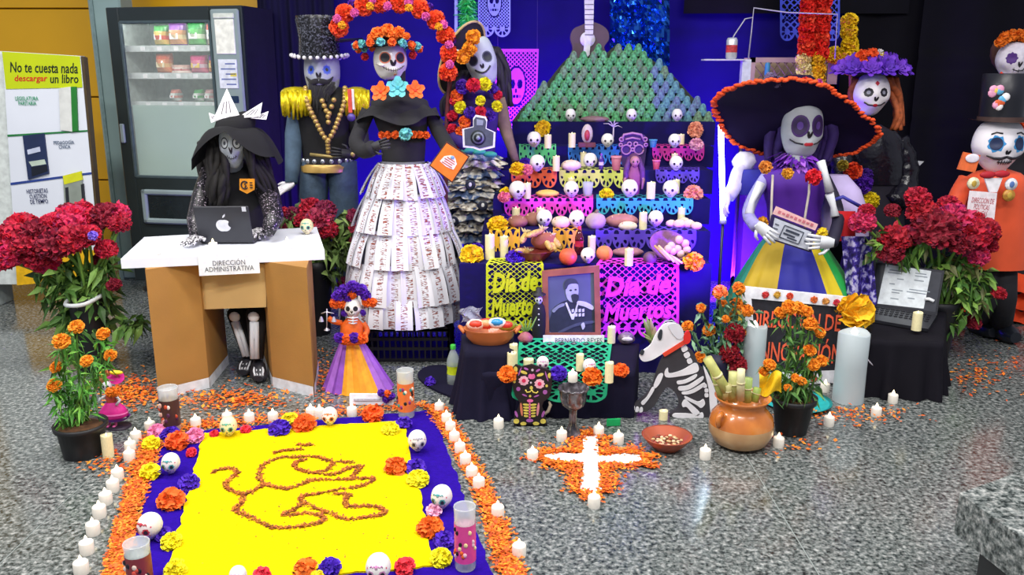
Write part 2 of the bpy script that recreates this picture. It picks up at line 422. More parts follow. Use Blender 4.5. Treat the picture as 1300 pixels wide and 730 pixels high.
# delivery flap
mb = MB(); a0, a1, z0, z1 = .24, .78, .47, .69
for b in ((a0, a1, z1-.035, z1), (a0, a1, z0, z0+.035), (a0, a0+.04, z0, z1), (a1-.04, a1, z0, z1)): vbox(mb, b[0], b[1], -.03, .004, b[2], b[3], GREY, .01)
fl = mb.build('flap_frame', vm); mb = MB(); vbox(mb, a0+.03, a1-.03, -.012, .003, z0+.025, z1-.025, mat('#1a2225', .25), .006); mb.build('flap', vm)
mb = MB(); vbox(mb, VW-.05, VW-.02, -.02, .0, .98, 1.1, GREY, .006); mb.build('lock', vm)
for a in (.06, VW-.06):
    mb = MB(); mb.lathe(V(a, .08, 0), [(.05, 0), (.05, .02), (.035, .03), (.03, .09)], DK, 14); mb.build('foot', vm)
    mb = MB(); mb.lathe(V(a, VD-.08, 0), [(.05, 0), (.05, .02), (.035, .03), (.03, .09)], DK, 14); mb.build('foot', vm)
# snacks: each bag its own thing
def snack_bag(a, z, w, h, cols, label, flat=False):
    t = thing('snack_bag', label, 'snack', V(a, .15, z), 'snacks in the vending machine')
    mb = MB(); rnd = random.Random(int(a*999)+int(z*77))
    def ring(k):
        b = math.sin(k*PI)**.6 if not flat else 1
        zz = z+h*k; ww = w*(.92+.08*math.cos(k*2*PI)); dd = .012+.05*b
        pts = []
        for i in range(14):
            an = 2*PI*i/14; r = 1+.08*(rnd.random()-.5)
            pts.append(V(a+ww/2*math.cos(an)*r, .15+dd*math.sin(an)*r, zz))
        return pts
    ks = [0, .08, .3, .5, .7, .92, 1]; bands = [cols[0], cols[1], cols[2], cols[1], cols[0], cols[0]]
    rs = [ring(k) for k in ks]
    for i in range(6):
        vs = rs[i]+rs[i+1]; mb.add(vs, [(j, (j+1) % 14, 14+(j+1) % 14, 14+j) for j in range(14)], mat(bands[i], .25, .2, 20, coat=.4))
    mb.add(rs[0], [tuple(range(14))], mat(cols[0], .3)); mb.add(rs[-1], [tuple(range(14))[::-1]], mat(cols[0], .3)); mb.build('packet', t)
    mb = MB(); mb.box(V(a, .096, z+h*.42), (w*.5, .004, h*.26), mat(cols[3], .3), VR, .001); mb.build('printed_label', t)
aa = [gl[1]-.19, gl[1]-.30, gl[1]-.43, gl[1]-.55]
snack_bag(aa[0], shz[0], .10, .125, ('#3c9a46', '#e0c060', '#d84830', '#ffffff'), 'green and red crisp packet, leftmost on the top vending shelf')
snack_bag(aa[1], shz[0], .115, .135, ('#8a4fa8', '#e6a070', '#f0d0a0', '#ffffff'), 'purple and peach crisp packet, second on the top vending shelf')
snack_bag(aa[2], shz[0], .115, .14, ('#1f8a3a', '#58b858', '#e8f4d8', '#ffffff'), 'green and white crisp packet, third on the top vending shelf')
snack_bag(aa[3], shz[0], .10, .13, ('#d05a50', '#e8d8c8', '#3aa05a', '#ffffff'), 'red and white crisp packet, rightmost on the top vending shelf')
snack_bag(aa[0], shz[1], .11, .12, ('#e0643c', '#e89060', '#f0c080', '#f8e8c0'), 'orange crisp packet at the left of the second vending shelf')
snack_bag(aa[1]-.005, shz[1], .13, .05, ('#e8c0b0', '#f4e4d8', '#d08080', '#b04040'), 'flat pale packet lying on the second vending shelf', True)
snack_bag(aa[2], shz[1], .115, .11, ('#e84a90', '#f080a0', '#fbe0f0', '#f8d060'), 'pink crisp packet, third on the second vending shelf')
snack_bag(aa[3], shz[1], .11, .11, ('#7840a8', '#f0a040', '#e86090', '#ffe080'), 'purple packet with orange band, rightmost on the second vending shelf')
for k, (a, c, n_) in enumerate(((gl[1]-.25, '#e09080', 'salmon'), (gl[1]-.41, '#50b060', 'green'), (gl[1]-.49, '#e0b0b0', 'pale pink'), (gl[1]-.56, '#d04070', 'crimson'))):
    snack_bag(a, shz[2], .06, .075, (c, '#d8e0d8', c, '#ffffff'), 'small %s packet on the lowest stocked vending shelf' % n_)

# ------------------------------------------------------------------ book display board on the left
by = 5.05; b0 = P(-14, 358, by)
bd = thing('display_board', 'white book promotion board with lime yellow header', 'display board', (b0.x+.35, by, 0))
BW = mat('#dfe4ee', .4, .04, 3)
def Bp(px, py, off=0): 
    p = P(px, py, by); return Vector((p.x, by-off, p.z))
def quad(mb, pts, th, m, back=.0): mb.prism([p for p in pts], (0, th, 0), m)
mb = MB(); quad(mb, [Bp(3, 65), Bp(102, 71), Bp(124, 300), Bp(128, 352), Bp(22, 362)], .05, BW); mb.build('panel', bd)
mb = MB(); quad(mb, [Bp(103, 71.5), Bp(106, 73), Bp(131, 352), Bp(128, 352.5)], .05, mat('#4a3b20', .5)); mb.build('edge_strip', bd)
mb = MB(); quad(mb, [Bp(-60, 62, -.02), Bp(2, 65, -.02), Bp(21, 362, -.02), Bp(-40, 362, -.02)], .05, mat('#d5dcd8', .5)); mb.build('side_panel', bd)
mb = MB(); quad(mb, [Bp(3, 65.5, .004), Bp(101.5, 71.5, .004), Bp(105, 111, .004), Bp(8, 113, .004)], .004, mat('#bfcf00', .45, .06, 3)); hd = mb.build('header', bd)
def band(py0, py1, c, n_):
    mb = MB(); x0 = lambda y: 3+(y-65)*.064; x1 = lambda y: 102+(y-71)*.096
    quad(mb, [Bp(x0(py0[0]), py0[0], .004), Bp(x1(py0[1]), py0[1], .004), Bp(x1(py1[1]), py1[1], .004), Bp(x0(py1[0]), py1[0], .004)], .003, mat(c, .5)); mb.build(n_, bd)
band((171, 165), (173.5, 167), '#1f7a3a', 'divider_line'); band((232, 218.5), (235, 221), '#26408e', 'divider_line')
band((310, 318), (362, 352), '#e8b40c', 'bottom_stripe')
def btext(body, cx, cy, wpx, col, hpx=None, tilt=0, bold=0, shear=0):
    s = PS(cx, cy, by); lettering(body, bd, Bp(cx, cy, .005), (1, 0, math.tan(tilt)), (-math.tan(tilt), 0, 1), wpx*s, mat(col, .5), hpx*s if hpx else None, bold=bold, shear=shear)
btext('No te cuesta nada', 56, 86, 86, '#16280c', 13, math.radians(-1), .015, .2)
btext('descargar', 40, 100.5, 42, '#d01818', 10, 0, .015, .2); btext('un libro', 82, 100, 36, '#16280c', 11, 0, .015, .2)
btext('LEGISLATURA\nPARITARIA', 35, 128, 29, '#1f9a68', 11, 0, .012)
btext('PEDAGOGÍA\nCÍVICA', 82, 183, 26, '#2c4a6a', 11, .03, .012)
btext('HISTORIETAS\nCUESTIÓN\nDE TIEMPO', 49, 249, 27, '#27305c', 19, .06, .012)
def bquad(pts, c, n_, off=.012, par=bd):
    mb = MB(); quad(mb, [Bp(x, y, off) for x, y in pts], off-.0005, mat(c, .5, .15, 14)); return mb.build(n_, par)
k = bquad([(76, 112), (91, 110), (93, 167), (78, 165)], '#d8dad6', 'book_cover'); bquad([(91, 110), (98, 110), (100, 166), (93, 167)], '#1f7a2a', 'book_spine')
k = bquad([(30, 172), (57, 169), (63, 220), (37, 228)], '#1c2b52', 'book_cover'); bquad([(38, 205), (58, 202), (60, 208), (42, 211)], '#b8c8b8', 'cover_picture', .014); bquad([(36, 190), (52, 186), (53, 192), (37, 196)], '#c8d0e8', 'cover_picture', .014); bquad([(41, 212), (61, 209), (62, 217), (42, 224)], '#0c1424', 'cover_picture', .0135)
k = bquad([(81, 223), (104, 217), (109, 268), (84, 272)], '#8d968c', 'book_cover'); bquad([(81, 223), (104, 217), (106, 228), (83, 234)], '#d6d820', 'cover_picture', .014); bquad([(84, 238), (88, 237), (90, 266), (86, 267)], '#20242a', 'cover_picture', .0135); bquad([(104, 234), (107, 233), (109, 258), (106, 260)], '#20242a', 'cover_picture', .0135)
for px in (-20, 90):
    f = P(px, 358, by); mb = MB(); mb.box((f.x, by+.13, f.z/2+.0), (.06, .2, max(.02, f.z)), mat('#9aa3a3', .4), bev=.005); mb.build('foot', bd)

# ------------------------------------------------------------------ cardboard desk with white top
A = [G(155, 341, .60), G(411, 329, .60)]; tz = .60
fl_, fr_ = G(153, 329, .635), G(412, 318, .635); bl_, br_ = G(183, 301, .635), G(402, 288, .635)
CARD = mat('#a97a3a', .75, .1, 5, bump=.08, bscale=120); CARD2 = mat('#c9a56a', .75, .1, 5); WH = mat('#eef1fb', .55, .05, 8)
dk = thing('cardboard_desk', 'brown cardboard desk with a white top and splayed legs', 'desk', (( fl_.x+fr_.x)/2, (fl_.y+bl_.y)/2, 0))
mb = MB(); dz = Vector((0, 0, -.042))
mb.prism([fl_, fr_, br_, bl_], dz, WH); mb.build('desk_top', dk)
def leg(pts, top=.593):
    fpts = [G(x, y) for x, y in pts]
    lg = MB(); lg.prism([p+Vector((0, 0, .0)) for p in fpts], (0, 0, top), CARD); L = lg.build('leg', dk)
    c = sum(fpts, Vector())/len(fpts)
    t = MB()
    for i in range(len(fpts)):
        a, b = fpts[i], fpts[(i+1) % len(fpts)]; n = (b-a).cross(Vector((0, 0, 1))).normalized()
        if n.dot(a-c) < 0: n = -n
        a2, b2 = a+n*.003, b+n*.003
        t.add([a2, b2, b2+Vector((0, 0, .05)), a2+Vector((0, 0, .05))], [(0, 1, 2, 3)], mat('#e6e9ee', .6))
    t.build('foot_trim', L); return L
leg([(202, 508), (266, 492), (290, 462), (205, 463)])
leg([(347, 491), (399, 504), (404, 470), (335, 458)])
g0, g1 = G(268, 492), G(346, 491); mb = MB()
yb = (g0.y+g1.y)/2+.02; p = [P(252, 337, yb), P(338, 335, yb), P(338, 390, yb), P(252, 393, yb)]
mb.prism(p, (0, .01, 0), CARD2); mb.build('modesty_panel', dk)
cf = (fl_+fr_)/2; ed = (fr_-fl_).normalized(); s = S(cf)
q = fl_+ed*((287-153)/(412-153))*(fr_-fl_).length; nv = Vector((ed.y, -ed.x, 0))
t = thing('paper_sign', 'white paper sign hanging over the front edge of the cardboard desk', 'sign', q)
mb = MB(); w_ = 74*s/2; o_ = q+nv*.004; z_ = Vector((0, 0, 1))
mb.prism([o_-ed*w_+z_*.004, o_+ed*w_+z_*.004, o_+ed*w_-z_*.088+nv*.004, o_-ed*w_-z_*.088+nv*.004], nv*-.002, mat('#f1f3fa', .6)); mb.build('sheet', t)
lettering('DIRECCIÓN\nADMINISTRATIVA', t, o_-z_*.045+nv*.003, ed, z_, 60*s, mat('#55555e', .6), .055, depth=.002)
# granite bench corner, lower right
bc = [G(1218, 626, .30), G(1300, 597, .30), G(1420, 640, .30), G(1330, 706, .30)]
be = thing('granite_bench', 'polished granite bench slab at the lower right', 'bench', (sum(bc, Vector())/4)*1)
be.location.z = 0
mb = MB(); mb.prism(bc, (0, 0, -.12), granite('granite_bench', 1.0)); mb.build('slab', be)
cc = sum(bc, Vector())/4; mb = MB(); mb.prism([cc+(p-cc)*.62+Vector((0, 0, -.12)) for p in bc], (0, 0, -.179), mat('#2c2f30', .6)); mb.build('plinth', be)
# ================================================================== small libraries
def fib(n, lo=-1.0, hi=1.0):
    out = []; g = PI*(3-math.sqrt(5))
    for i in range(n):
        z = hi-(hi-lo)*(i+.5)/n; r = math.sqrt(max(0, 1-z*z)); out.append(Vector((r*math.cos(g*i), r*math.sin(g*i), z)))
    return out
_fl = {}
def pompom_mesh(col, n=90, sd=0, lo=-.55, curl=.35, wide=.36):
    """ruffled marigold / paper pompom of unit radius"""
    key = ('pom', col, n, sd, lo, wide)
    if key in _fl: return _fl[key]
    rnd = random.Random(sd); mb = MB(); c = lin(col)
    ms = [mat(tuple(min(1, x*k) for x in c), .75, .15, 6) for k in (.84, 1.0, 1.12)]
    mb.ball((0, 0, 0), (.72, .72, .72), ms[0], 10, 6)
    for i, d in enumerate(fib(n, lo, 1)):
        d = (d+Vector((rnd.uniform(-.1, .1), rnd.uniform(-.1, .1), rnd.uniform(-.1, .1)))).normalized()
        t = d.orthogonal().normalized(); t = Matrix.Rotation(rnd.random()*6.3, 3, d) @ t; b = d.cross(t)
        w = wide*rnd.uniform(.8, 1.2); r0 = .55; r1 = rnd.uniform(.88, 1.08)
        v = [d*r0-t*w*.4, d*r0+t*w*.4, d*(r0+r1)/2*1.05+t*w*.75+b*.08, d*(r0+r1)/2*1.05-t*w*.75+b*.08, d*r1+t*w*.55+b*curl*.6, d*(r1*1.03)+b*curl*.35, d*r1-t*w*.55+b*curl*.6]
        mb.add(v, [(0, 1, 2, 3), (3, 2, 4, 5, 6)], ms[rnd.choice((0, 1, 1, 2))], True)
    me = mb.mesh('flower'); _fl[key] = me; return me
def petal_mesh(col, core, npet=5, rings=1, cup=.25, sd=0, wide=1.0):
    """flat flower facing +Z, unit radius"""
    key = ('pet', col, core, npet, rings, cup, wide)
    if key in _fl: return _fl[key]
    mb = MB(); c = lin(col)
    for r in range(rings):
        m = mat(tuple(min(1, x*(1-.12*r)) for x in c), .7, .2, 8); R = 1-.28*r
        for i in range(npet):
            a0 = 2*PI*(i+.5*(r % 2))/npet; w = wide*PI/npet
            vs = []
            for (rr, ww, z) in ((.12, .25, .0), (.5, .85, cup*.4), (.82, .9, cup*.9), (1.0, .45, cup*1.1)):
                for sgn in (-1, 0, 1):
                    a = a0+sgn*w*ww*.9/(.35+rr) * .95; vs.append(Vector((R*rr*math.cos(a), R*rr*math.sin(a), z*R+.07*r+(.05 if sgn else 0))))
            fs = [(j*3+i2, j*3+i2+1, (j+1)*3+i2+1, (j+1)*3+i2) for j in range(3) for i2 in range(2)]
            mb.add(vs, fs, m, True)
    mb.ball((0, 0, .1), (.2, .2, .12), mat(core, .7), 10, 6); me = mb.mesh('flower'); _fl[key] = me; return me
def celosia_mesh(col, sd=0, n=900):
    """velvety cockscomb head: folded, brain-like surface"""
    key = ('cel', col, sd)
    if key in _fl: return _fl[key]
    rnd = random.Random(sd); from mathutils import noise
    mb = MB(); c = lin(col); nu, nv = 30, 18; vs = []
    off = Vector((sd*7.1, sd*3.3, 0))
    for j in range(nv+1):
        b = -PI/2+PI*j/nv
        for i in range(nu):
            a = 2*PI*i/nu; d = Vector((math.cos(b)*math.cos(a), math.cos(b)*math.sin(a), math.sin(b)))
            k = 1+.32*(abs(noise.noise(d*3.2+off))*2-.45)+.16*noise.noise(d*9+off)+.10*rnd.uniform(-1, 1)
            if d.z < 0: k *= (1-.25*(-d.z))
            vs.append(d*k)
    fs = []
    for j in range(nv):
        for i in range(nu):
            i2 = (i+1) % nu
            fs.append((j*nu+i, j*nu+i2, (j+1)*nu+i2, (j+1)*nu+i))
    m = ramp_mat(((.3, tuple(x*.35 for x in c)), (.5, c), (.72, tuple(min(1, x*1.3+.03) for x in c))), 3.5, rough=.8, bump=.6)
    mb.add(vs, fs, m, False)
    # frilled crest pieces
    for i in range(170):
        d = Vector((rnd.gauss(0, 1), rnd.gauss(0, 1), abs(rnd.gauss(0, 1))-.25)).normalized(); t = Matrix.Rotation(rnd.random()*6.3, 3, d) @ d.orthogonal().normalized(); b = d.cross(t)
        v = [d*.85-t*.12, d*.85+t*.12, d*1.18+t*.15+b*.06, d*1.25+b*.1, d*1.18-t*.15+b*.06]
        mb.add(v, [(0, 1, 2, 3, 4)], mat(tuple(min(1, x*rnd.choice((.6, 1, 1.4))) for x in c), .8), False)
    me = mb.mesh('flower_head'); _fl[key] = me; return me
def leaf_cloud(mb, rnd, cen, rad, n, cols, size, droop=.5, wid=.2):
    for i in range(n):
        d = Vector((rnd.gauss(0, 1), rnd.gauss(0, 1), rnd.gauss(0, 1))).normalized()*rnd.random()**.4
        p = Vector(cen)+Vector((d.x*rad[0], d.y*rad[1], d.z*rad[2]))
        ax = Vector((rnd.uniform(-1, 1), rnd.uniform(-1, 1), rnd.uniform(-1.2, .8)-droop*.4)).normalized(); t = ax.cross(Vector((rnd.uniform(-1, 1), rnd.uniform(-1, 1), rnd.uniform(-1, 1)))).normalized()
        L = size*rnd.uniform(.6, 1.3); W = L*wid; nn = ax.cross(t)
        v = [p, p+ax*L*.45+t*W, p+ax*L*.45-nn*W*.35, p+ax*L*.45-t*W, p+ax*L-Vector((0, 0, L*.25))]
        mb.add(v, [(0, 1, 2), (0, 2, 3), (1, 4, 2), (2, 4, 3)], mat(rnd.choice(cols), .6, .25, 20), False)
def flower(name, me, parent, loc, r, face=None, rnd=random, spin=None, flat=1):
    """one flower object; face: direction its top points to"""
    q = Vector(face if face is not None else (0, -.6, .8)).normalized().to_track_quat('Z', 'Y').to_matrix() @ Rz(rnd.random()*6.28 if spin is None else spin)
    M = Matrix.Translation(Vector(loc)) @ q.to_4x4() @ Matrix.Diagonal((r, r, r*flat, 1))
    return inst(name, me, parent, M)
# ---- sugar skull ---------------------------------------------------------------
def skull_pt(a, b, k=1.0):
    """surface of a unit-height sugar skull facing -Y; a: azimuth, b: elevation"""
    sz = math.sin(b); cb = math.cos(b); jaw = 1.0
    if sz < 0: jaw = 1-.42*min(1, -sz*1.25)**1.6
    wx, dy = .40*jaw, .47*(jaw if sz < 0 else 1)
    dip = 0
    for s_ in (-1, 1): dip += .05*math.exp(-(((a-s_*.46)/.24)**2+((b+.02)/.2)**2))
    dip += .03*math.exp(-((a/.14)**2+((b+.3)/.15)**2))
    return Vector((wx*cb**.8*math.sin(a), -dy*cb**.85*math.cos(a)*(1-dip*1.3), .5*sz+.0))*k
def skull_patch(mb, ca, cb, ra, rb, m, k=1.015, n=12, rot=0, shape=None):
    vs = [skull_pt(ca, cb, k)]
    for i in range(n):
        t = 2*PI*i/n; q = shape(t) if shape else 1; x, y = ra*q*math.cos(t), rb*q*math.sin(t)
        vs.append(skull_pt(ca+x*math.cos(rot)-y*math.sin(rot), cb+x*math.sin(rot)+y*math.cos(rot), k))
    mb.add(vs, [(0, 1+i, 1+(i+1) % n) for i in range(n)], m)
SUGAR = mat('#f3efe6', .6, .06, 12, bump=.1); INK = mat('#1a1620', .5)
def skull_template(name, label, base='#f3efe6', deco='#3aa0a8', eye='#2c2630', fancy=True, cat='skull', group=None):
    t = thing(name, label, cat, (0, 0, 0), group)
    mb = MB(); vs = []; nu, nv = 26, 16
    for j in range(nv+1):
        b = -PI/2+PI*j/nv
        for i in range(nu): vs.append(skull_pt(2*PI*i/nu, b)+Vector((0, 0, .47)))
    for v in vs: v.z = max(v.z, .0)
    mb.add(vs, [(j*nu+i, j*nu+(i+1) % nu, (j+1)*nu+(i+1) % nu, (j+1)*nu+i) for j in range(nv) for i in range(nu)], mat(base, .6, .06, 12, bump=.1), True)
    mb.build('cranium', t)
    def part(nm, f):
        mb = MB(); f(mb); mb.v = [(x, y, z+.47) for x, y, z in mb.v]; return mb.build(nm, t)
    for s_ in (-1, 1):
        def eyef(mb, s_=s_):
            if fancy: skull_patch(mb, s_*.46, .0, .30, .26, mat(deco, .6), 1.03, 14, shape=lambda q: 1+.14*math.cos(6*q))
            skull_patch(mb, s_*.46, .0, .17, .16, mat(eye, .5), 1.06)
        part('eye', eyef)
    part('nose', lambda mb: (skull_patch(mb, -.05, -.33, .045, .09, INK, 1.04, 8, .3), skull_patch(mb, .05, -.33, .045, .09, INK, 1.04, 8, -.3)))
    def teeth(mb):
        mb.tube([skull_pt(a, -.62-.03*math.cos(a*5), 1.005) for a in [-.4+.08*i for i in range(11)]], .008, mat('#7a7078', .6), 5)
        for a in (-.28, -.1, .1, .28): mb.tube([skull_pt(a, -.54, 1.005), skull_pt(a, -.7, 1.005)], .007, mat('#7a7078', .6), 4)
    part('mouth', teeth)
    if fancy:
        def dec(mb):
            for s_ in (-1, 1): mb.tube([skull_pt(s_*(.05+.5*q), .62-.75*(.5-q)**2+.1*math.sin(q*9), 1.02) for q in [i/8 for i in range(9)]], .018, mat(deco, .6), 6)
            skull_patch(mb, 0, .62, .1, .1, mat(deco, .6), 1.015, 10)
            for a, b in ((-.9, .35), (.9, .35), (-.75, -.35), (.75, -.35)): skull_patch(mb, a, b, .07, .07, mat('#d8506a', .6), 1.01, 8)
        tag(part('icing', dec), kind='stuff')
    return kids(t)
# ---- LED candles ---------------------------------------------------------------
def tealight_template():
    t = thing('tealight', 'white LED tealight', 'candle', (0, 0, 0))
    mb = MB(); mb.lathe((0, 0, 0), [(.0185, 0), (.0195, .004), (.0195, .033), (.0175, .0365), (.008, .035)], mat('#e6dfd2', .45, .05, 30, emit=.10), 18); mb.build('cup', t)
    mb = MB(); mb.lathe((0, 0, 0), [(.0045, .0345), (.0065, .040), (.0045, .047), (.0008, .055)], mat('#ffe9b8', .4, .02, 30, emit=3.0), 10); o = mb.build('flame', t); o['label'] = 'glowing flame shaped bulb'
    return kids(t)
def pillar_template(name='pillar_candle', col='#eadfae', emit=.06):
    """unit: radius .5, height 1"""
    t = thing(name, 'cream LED candle', 'candle', (0, 0, 0))
    mb = MB(); n = 20; rings = []
    for (r, z, wv) in ((.5, 0, 0), (.5, .9, 0), (.5, .97, .025), (.44, .985, .02), (.3, .93, 0), (.1, .92, 0)):
        rings.append([Vector((r*math.cos(2*PI*i/n), r*math.sin(2*PI*i/n), z+wv*math.sin(2*PI*i/n*2+.6))) for i in range(n)])
    mb.loft(rings, mat(col, .5, .08, 8, emit=emit), n); mb.build('wax', t)
    mb = MB(); mb.lathe((0, 0, 0), [(.05, .92), (.10, .96), (.07, 1.01), (.01, 1.06)], mat('#fff0c8', .4, .02, 30, emit=1.2), 8); mb.build('flame', t)
    return kids(t)
# ---- skeleton head for the dressed figures ---------------------------------------
class Head:
    """skull mask: c centre, w/h/d size in metres, yaw/roll/pitch; parts go under parent"""
    def __init__(s, parent, c, w, h, d=None, yaw=0, roll=0, pitch=0, jaw=.38, square=.8):
        s.p = parent; s.c = Vector(c); s.w, s.h, s.d = w, h, d or w*1.05; s.R = Rz(yaw) @ Ry(roll) @ Rx(pitch); s.jaw = jaw; s.sq = square
    def pt(s, a, b, k=1.0):
        sz = math.sin(b); cb = max(0, math.cos(b)); j = 1-s.jaw*max(0, -sz)**1.4
        v = Vector((s.w/2*j*cb**s.sq*math.sin(a), -s.d/2*j*cb**s.sq*math.cos(a), s.h/2*sz))*k
        aa = abs((a+PI) % (2*PI)-PI)
        if aa < 1.7:
            v.y -= s.d*(.035*math.exp(-((aa/.14)**2+((b-.05)/.22)**2))+.05*math.exp(-((aa/.45)**2+((b+.55)/.22)**2)))
            v *= 1-.085*math.exp(-(((aa-.5)/.27)**2+((b-.14)/.2)**2))-.06*math.exp(-((aa/.13)**2+((b+.24)/.13)**2))+.045*math.exp(-(((aa-.85)/.3)**2+((b+.2)/.16)**2))-.07*math.exp(-(((aa-.95)/.35)**2+((b+.62)/.25)**2))
        return s.c+s.R @ v
    def skin(s, m, name='head'):
        mb = MB(); nu, nv = 56, 36
        vs = [s.pt(2*PI*i/nu, -PI/2+PI*j/nv) for j in range(nv+1) for i in range(nu)]
        mb.add(vs, [(j*nu+i, j*nu+(i+1) % nu, (j+1)*nu+(i+1) % nu, (j+1)*nu+i) for j in range(nv) for i in range(nu)], m, True)
        return mb.build(name, s.p)
    def patch(s, mb, ca, cb, ra, rb, m, k=1.012, n=20, rot=0, shape=None, rings=4):
        vs = [s.pt(ca, cb, k)]
        for r in range(1, rings+1):
            for i in range(n):
                t = 2*PI*i/n; q = (shape(t) if shape else 1)*r/rings; x, y = ra*q*math.cos(t), rb*q*math.sin(t)
                vs.append(s.pt(ca+x*math.cos(rot)-y*math.sin(rot), cb+x*math.sin(rot)+y*math.cos(rot), k))
        fs = [(0, 1+i, 1+(i+1) % n) for i in range(n)]
        for r in range(rings-1): fs += [(1+r*n+i, 1+(r+1)*n+i, 1+(r+1)*n+(i+1) % n, 1+r*n+(i+1) % n) for i in range(n)]
        mb.add(vs, fs, m)
    def eyes(s, m, a=.48, b=.08, ra=.3, rb=.24, ring=None, shape=None, pupil=None, k=1.012, rot=0):
        for sg in (-1, 1):
            mb = MB()
            if ring: s.patch(mb, sg*a, b, ra*1.25, rb*1.25, ring, k-.004, shape=shape, rot=sg*rot)
            s.patch(mb, sg*a, b, ra, rb, m, k, shape=None if ring else shape, rot=sg*rot)
            if pupil: s.patch(mb, sg*a, b, ra*.45, rb*.45, pupil, k+.008)
            mb.build('eye', s.p)
    def nose(s, m, b=-.25, ra=.11, rb=.17, k=1.015):
        mb = MB()
        for sg in (-1, 1): s.patch(mb, sg*ra*.55, b, ra*.55, rb, m, k, 10, sg*-.35)
        mb.build('nose', s.p)
    def line(s, name, abs_, r, m, k=1.01):
        mb = MB(); mb.tube([s.pt(a, b, k) for a, b in abs_], r, m, 5); return mb.build(name, s.p)
    def smile(s, m, b=-.55, wd=.6, lift=.15, r=None, teeth=5, name='mouth', k=1.01):
        r = r or s.w*.012; mb = MB()
        mb.tube([s.pt(a*wd, b+lift*abs(a)**2, k) for a in [-1+.2*i for i in range(11)]], r, m, 5)
        for i in range(teeth):
            a = wd*.8*(-1+2*i/(teeth-1)) if teeth > 1 else 0; bb = b+lift*(a/wd)**2; mb.tube([s.pt(a, bb+.09, k), s.pt(a, bb-.09, k)], r*.8, m, 4)
        return mb.build(name, s.p)
def hand(parent, wrist, direc, palm_n, L, m, name='hand', spread=.24, curl=.25, thumb=1, fr=None):
    """skeleton-gloved hand: palm and five unequal fingers; direc: wrist -> fingertips"""
    d = Vector(direc).normalized(); n = Vector(palm_n); n = (n-d*n.dot(d)).normalized(); t = d.cross(n); w = Vector(wrist); mb = MB()
    fr = fr or L*.062
    mb.loft([[w+t*(x*L*.13)+n*(y*L*.07) for x, y in ((-1, -1), (1, -1), (1, 1), (-1, 1))], [w+d*L*.2+t*(x*L*.2)+n*(y*L*.075) for x, y in ((-1, -1), (1, -1), (1, 1), (-1, 1))], [w+d*L*.48+t*(x*L*.22)+n*(y*L*.06) for x, y in ((-1, -1), (1, -1), (1, 1), (-1, 1))]], m, 4)
    for i, (o, ln) in enumerate(((-.165, .78), (-.055, .97), (.055, 1.0), (.165, .9))):
        b = w+d*L*.45+t*L*o; dd = (d+t*o*spread*4).normalized(); fl = L*.52*ln
        p1 = b+dd*fl*.4+n*curl*fl*.08; p2 = p1+dd*fl*.33-n*curl*fl*.14; p3 = p2+dd*fl*.27-n*curl*fl*.35
        mb.tube([b, p1, p2, p3], [fr, fr*.95, fr*.85, fr*.6], m, 7)
    b = w+d*L*.16+t*L*.18*thumb; p1 = b+(d*.55+t*.75*thumb)*L*.24; p2 = p1+(d*.85+t*.3*thumb)*L*.2
    mb.tube([b, p1, p2], [fr*1.15, fr, fr*.65], m, 7)
    return mb.build(name, parent)
def ruffle(mb, c, r0, r1, z0, z1, m, waves=18, amp=.12, n=None, sc=(1, .8), sd=0, arc=(0, 2*PI)):
    """gathered frill from radius r0 at z0 to r1 at z1"""
    n = n or waves*6; c = Vector(c); rnd = random.Random(sd); ph = rnd.random()*6
    def fn(u, v):
        a = arc[0]+(arc[1]-arc[0])*u; r = r0+(r1-r0)*v; k = 1+amp*v*math.sin(a*waves+ph)
        return c+Vector((r*k*math.cos(a)*sc[0], r*k*math.sin(a)*sc[1], z0+(z1-z0)*v+amp*.4*r*v*math.cos(a*waves*.5+ph)))
    mb.sheet(fn, n, 4, m)
# ================================================================== dressed skeleton figures
def L3(px, py, Y, hw, dr=.7): return (P(px, py, Y), hw*PS(px, py, Y), hw*PS(px, py, Y)*dr)
def pts3(l, Y): return [P(a[0], a[1], Y+(a[2] if len(a) > 2 else 0)) for a in l]
BONE = mat('#d9dbe0', .6, .08, 10); BLACK = mat('#111014', .8, .3, 8, bump=.2, bscale=30); JET = mat('#0d0c10', .5)
# ---------------------------------------------------------------- 1 witch behind the desk
Y = 4.22; base = G(300, 478); f1 = thing('witch_figure', 'skeleton witch figure in black hat seated behind the cardboard desk', 'figure', (P(296, 300, Y).x, Y, 0))
mb = MB(); mb.loft([L3(299, 330, Y, 42), L3(299, 300, Y, 44), L3(298, 265, Y, 43), L3(297, 235, Y, 40), L3(297, 218, Y, 36), L3(297, 208, Y, 20), L3(297, 198, Y, 9)], BLACK, 24); mb.build('shirt', f1)
SEQ = ramp_mat(((.5, '#09080c'), (.6, '#242028'), (.68, '#c8b8c8')), 150, rough=.35, detail=2)
mb = MB(); mb.tube(pts3([(268, 218), (257, 250, -.08), (250, 280, -.2), (249, 300, -.32)], Y), [.05, .05, .047, .03], SEQ, 12); mb.build('sleeve', f1)
mb = MB(); mb.tube(pts3([(326, 218), (340, 248, -.08), (348, 276, -.22), (341, 294, -.32)], Y), [.05, .05, .047, .03], SEQ, 12); mb.build('sleeve', f1)
GLV = ramp_mat(((.45, '#1a181c'), (.52, '#d8d5da')), 90, rough=.6, detail=1)
dzh = .652
hand(f1, G(252, 300, dzh+.02), (-.12, -1, -.12), (0, 0, 1), .13, GLV, thumb=-1); hand(f1, G(331, 291, dzh+.02), (.15, -1, -.12), (0, 0, 1), .14, GLV, thumb=1)
H = Head(f1, P(296, 184, Y-.13), .128, .225, .14, yaw=.12, jaw=.42); H.skin(mat('#aeb6bd', .7, .35, 25)); 
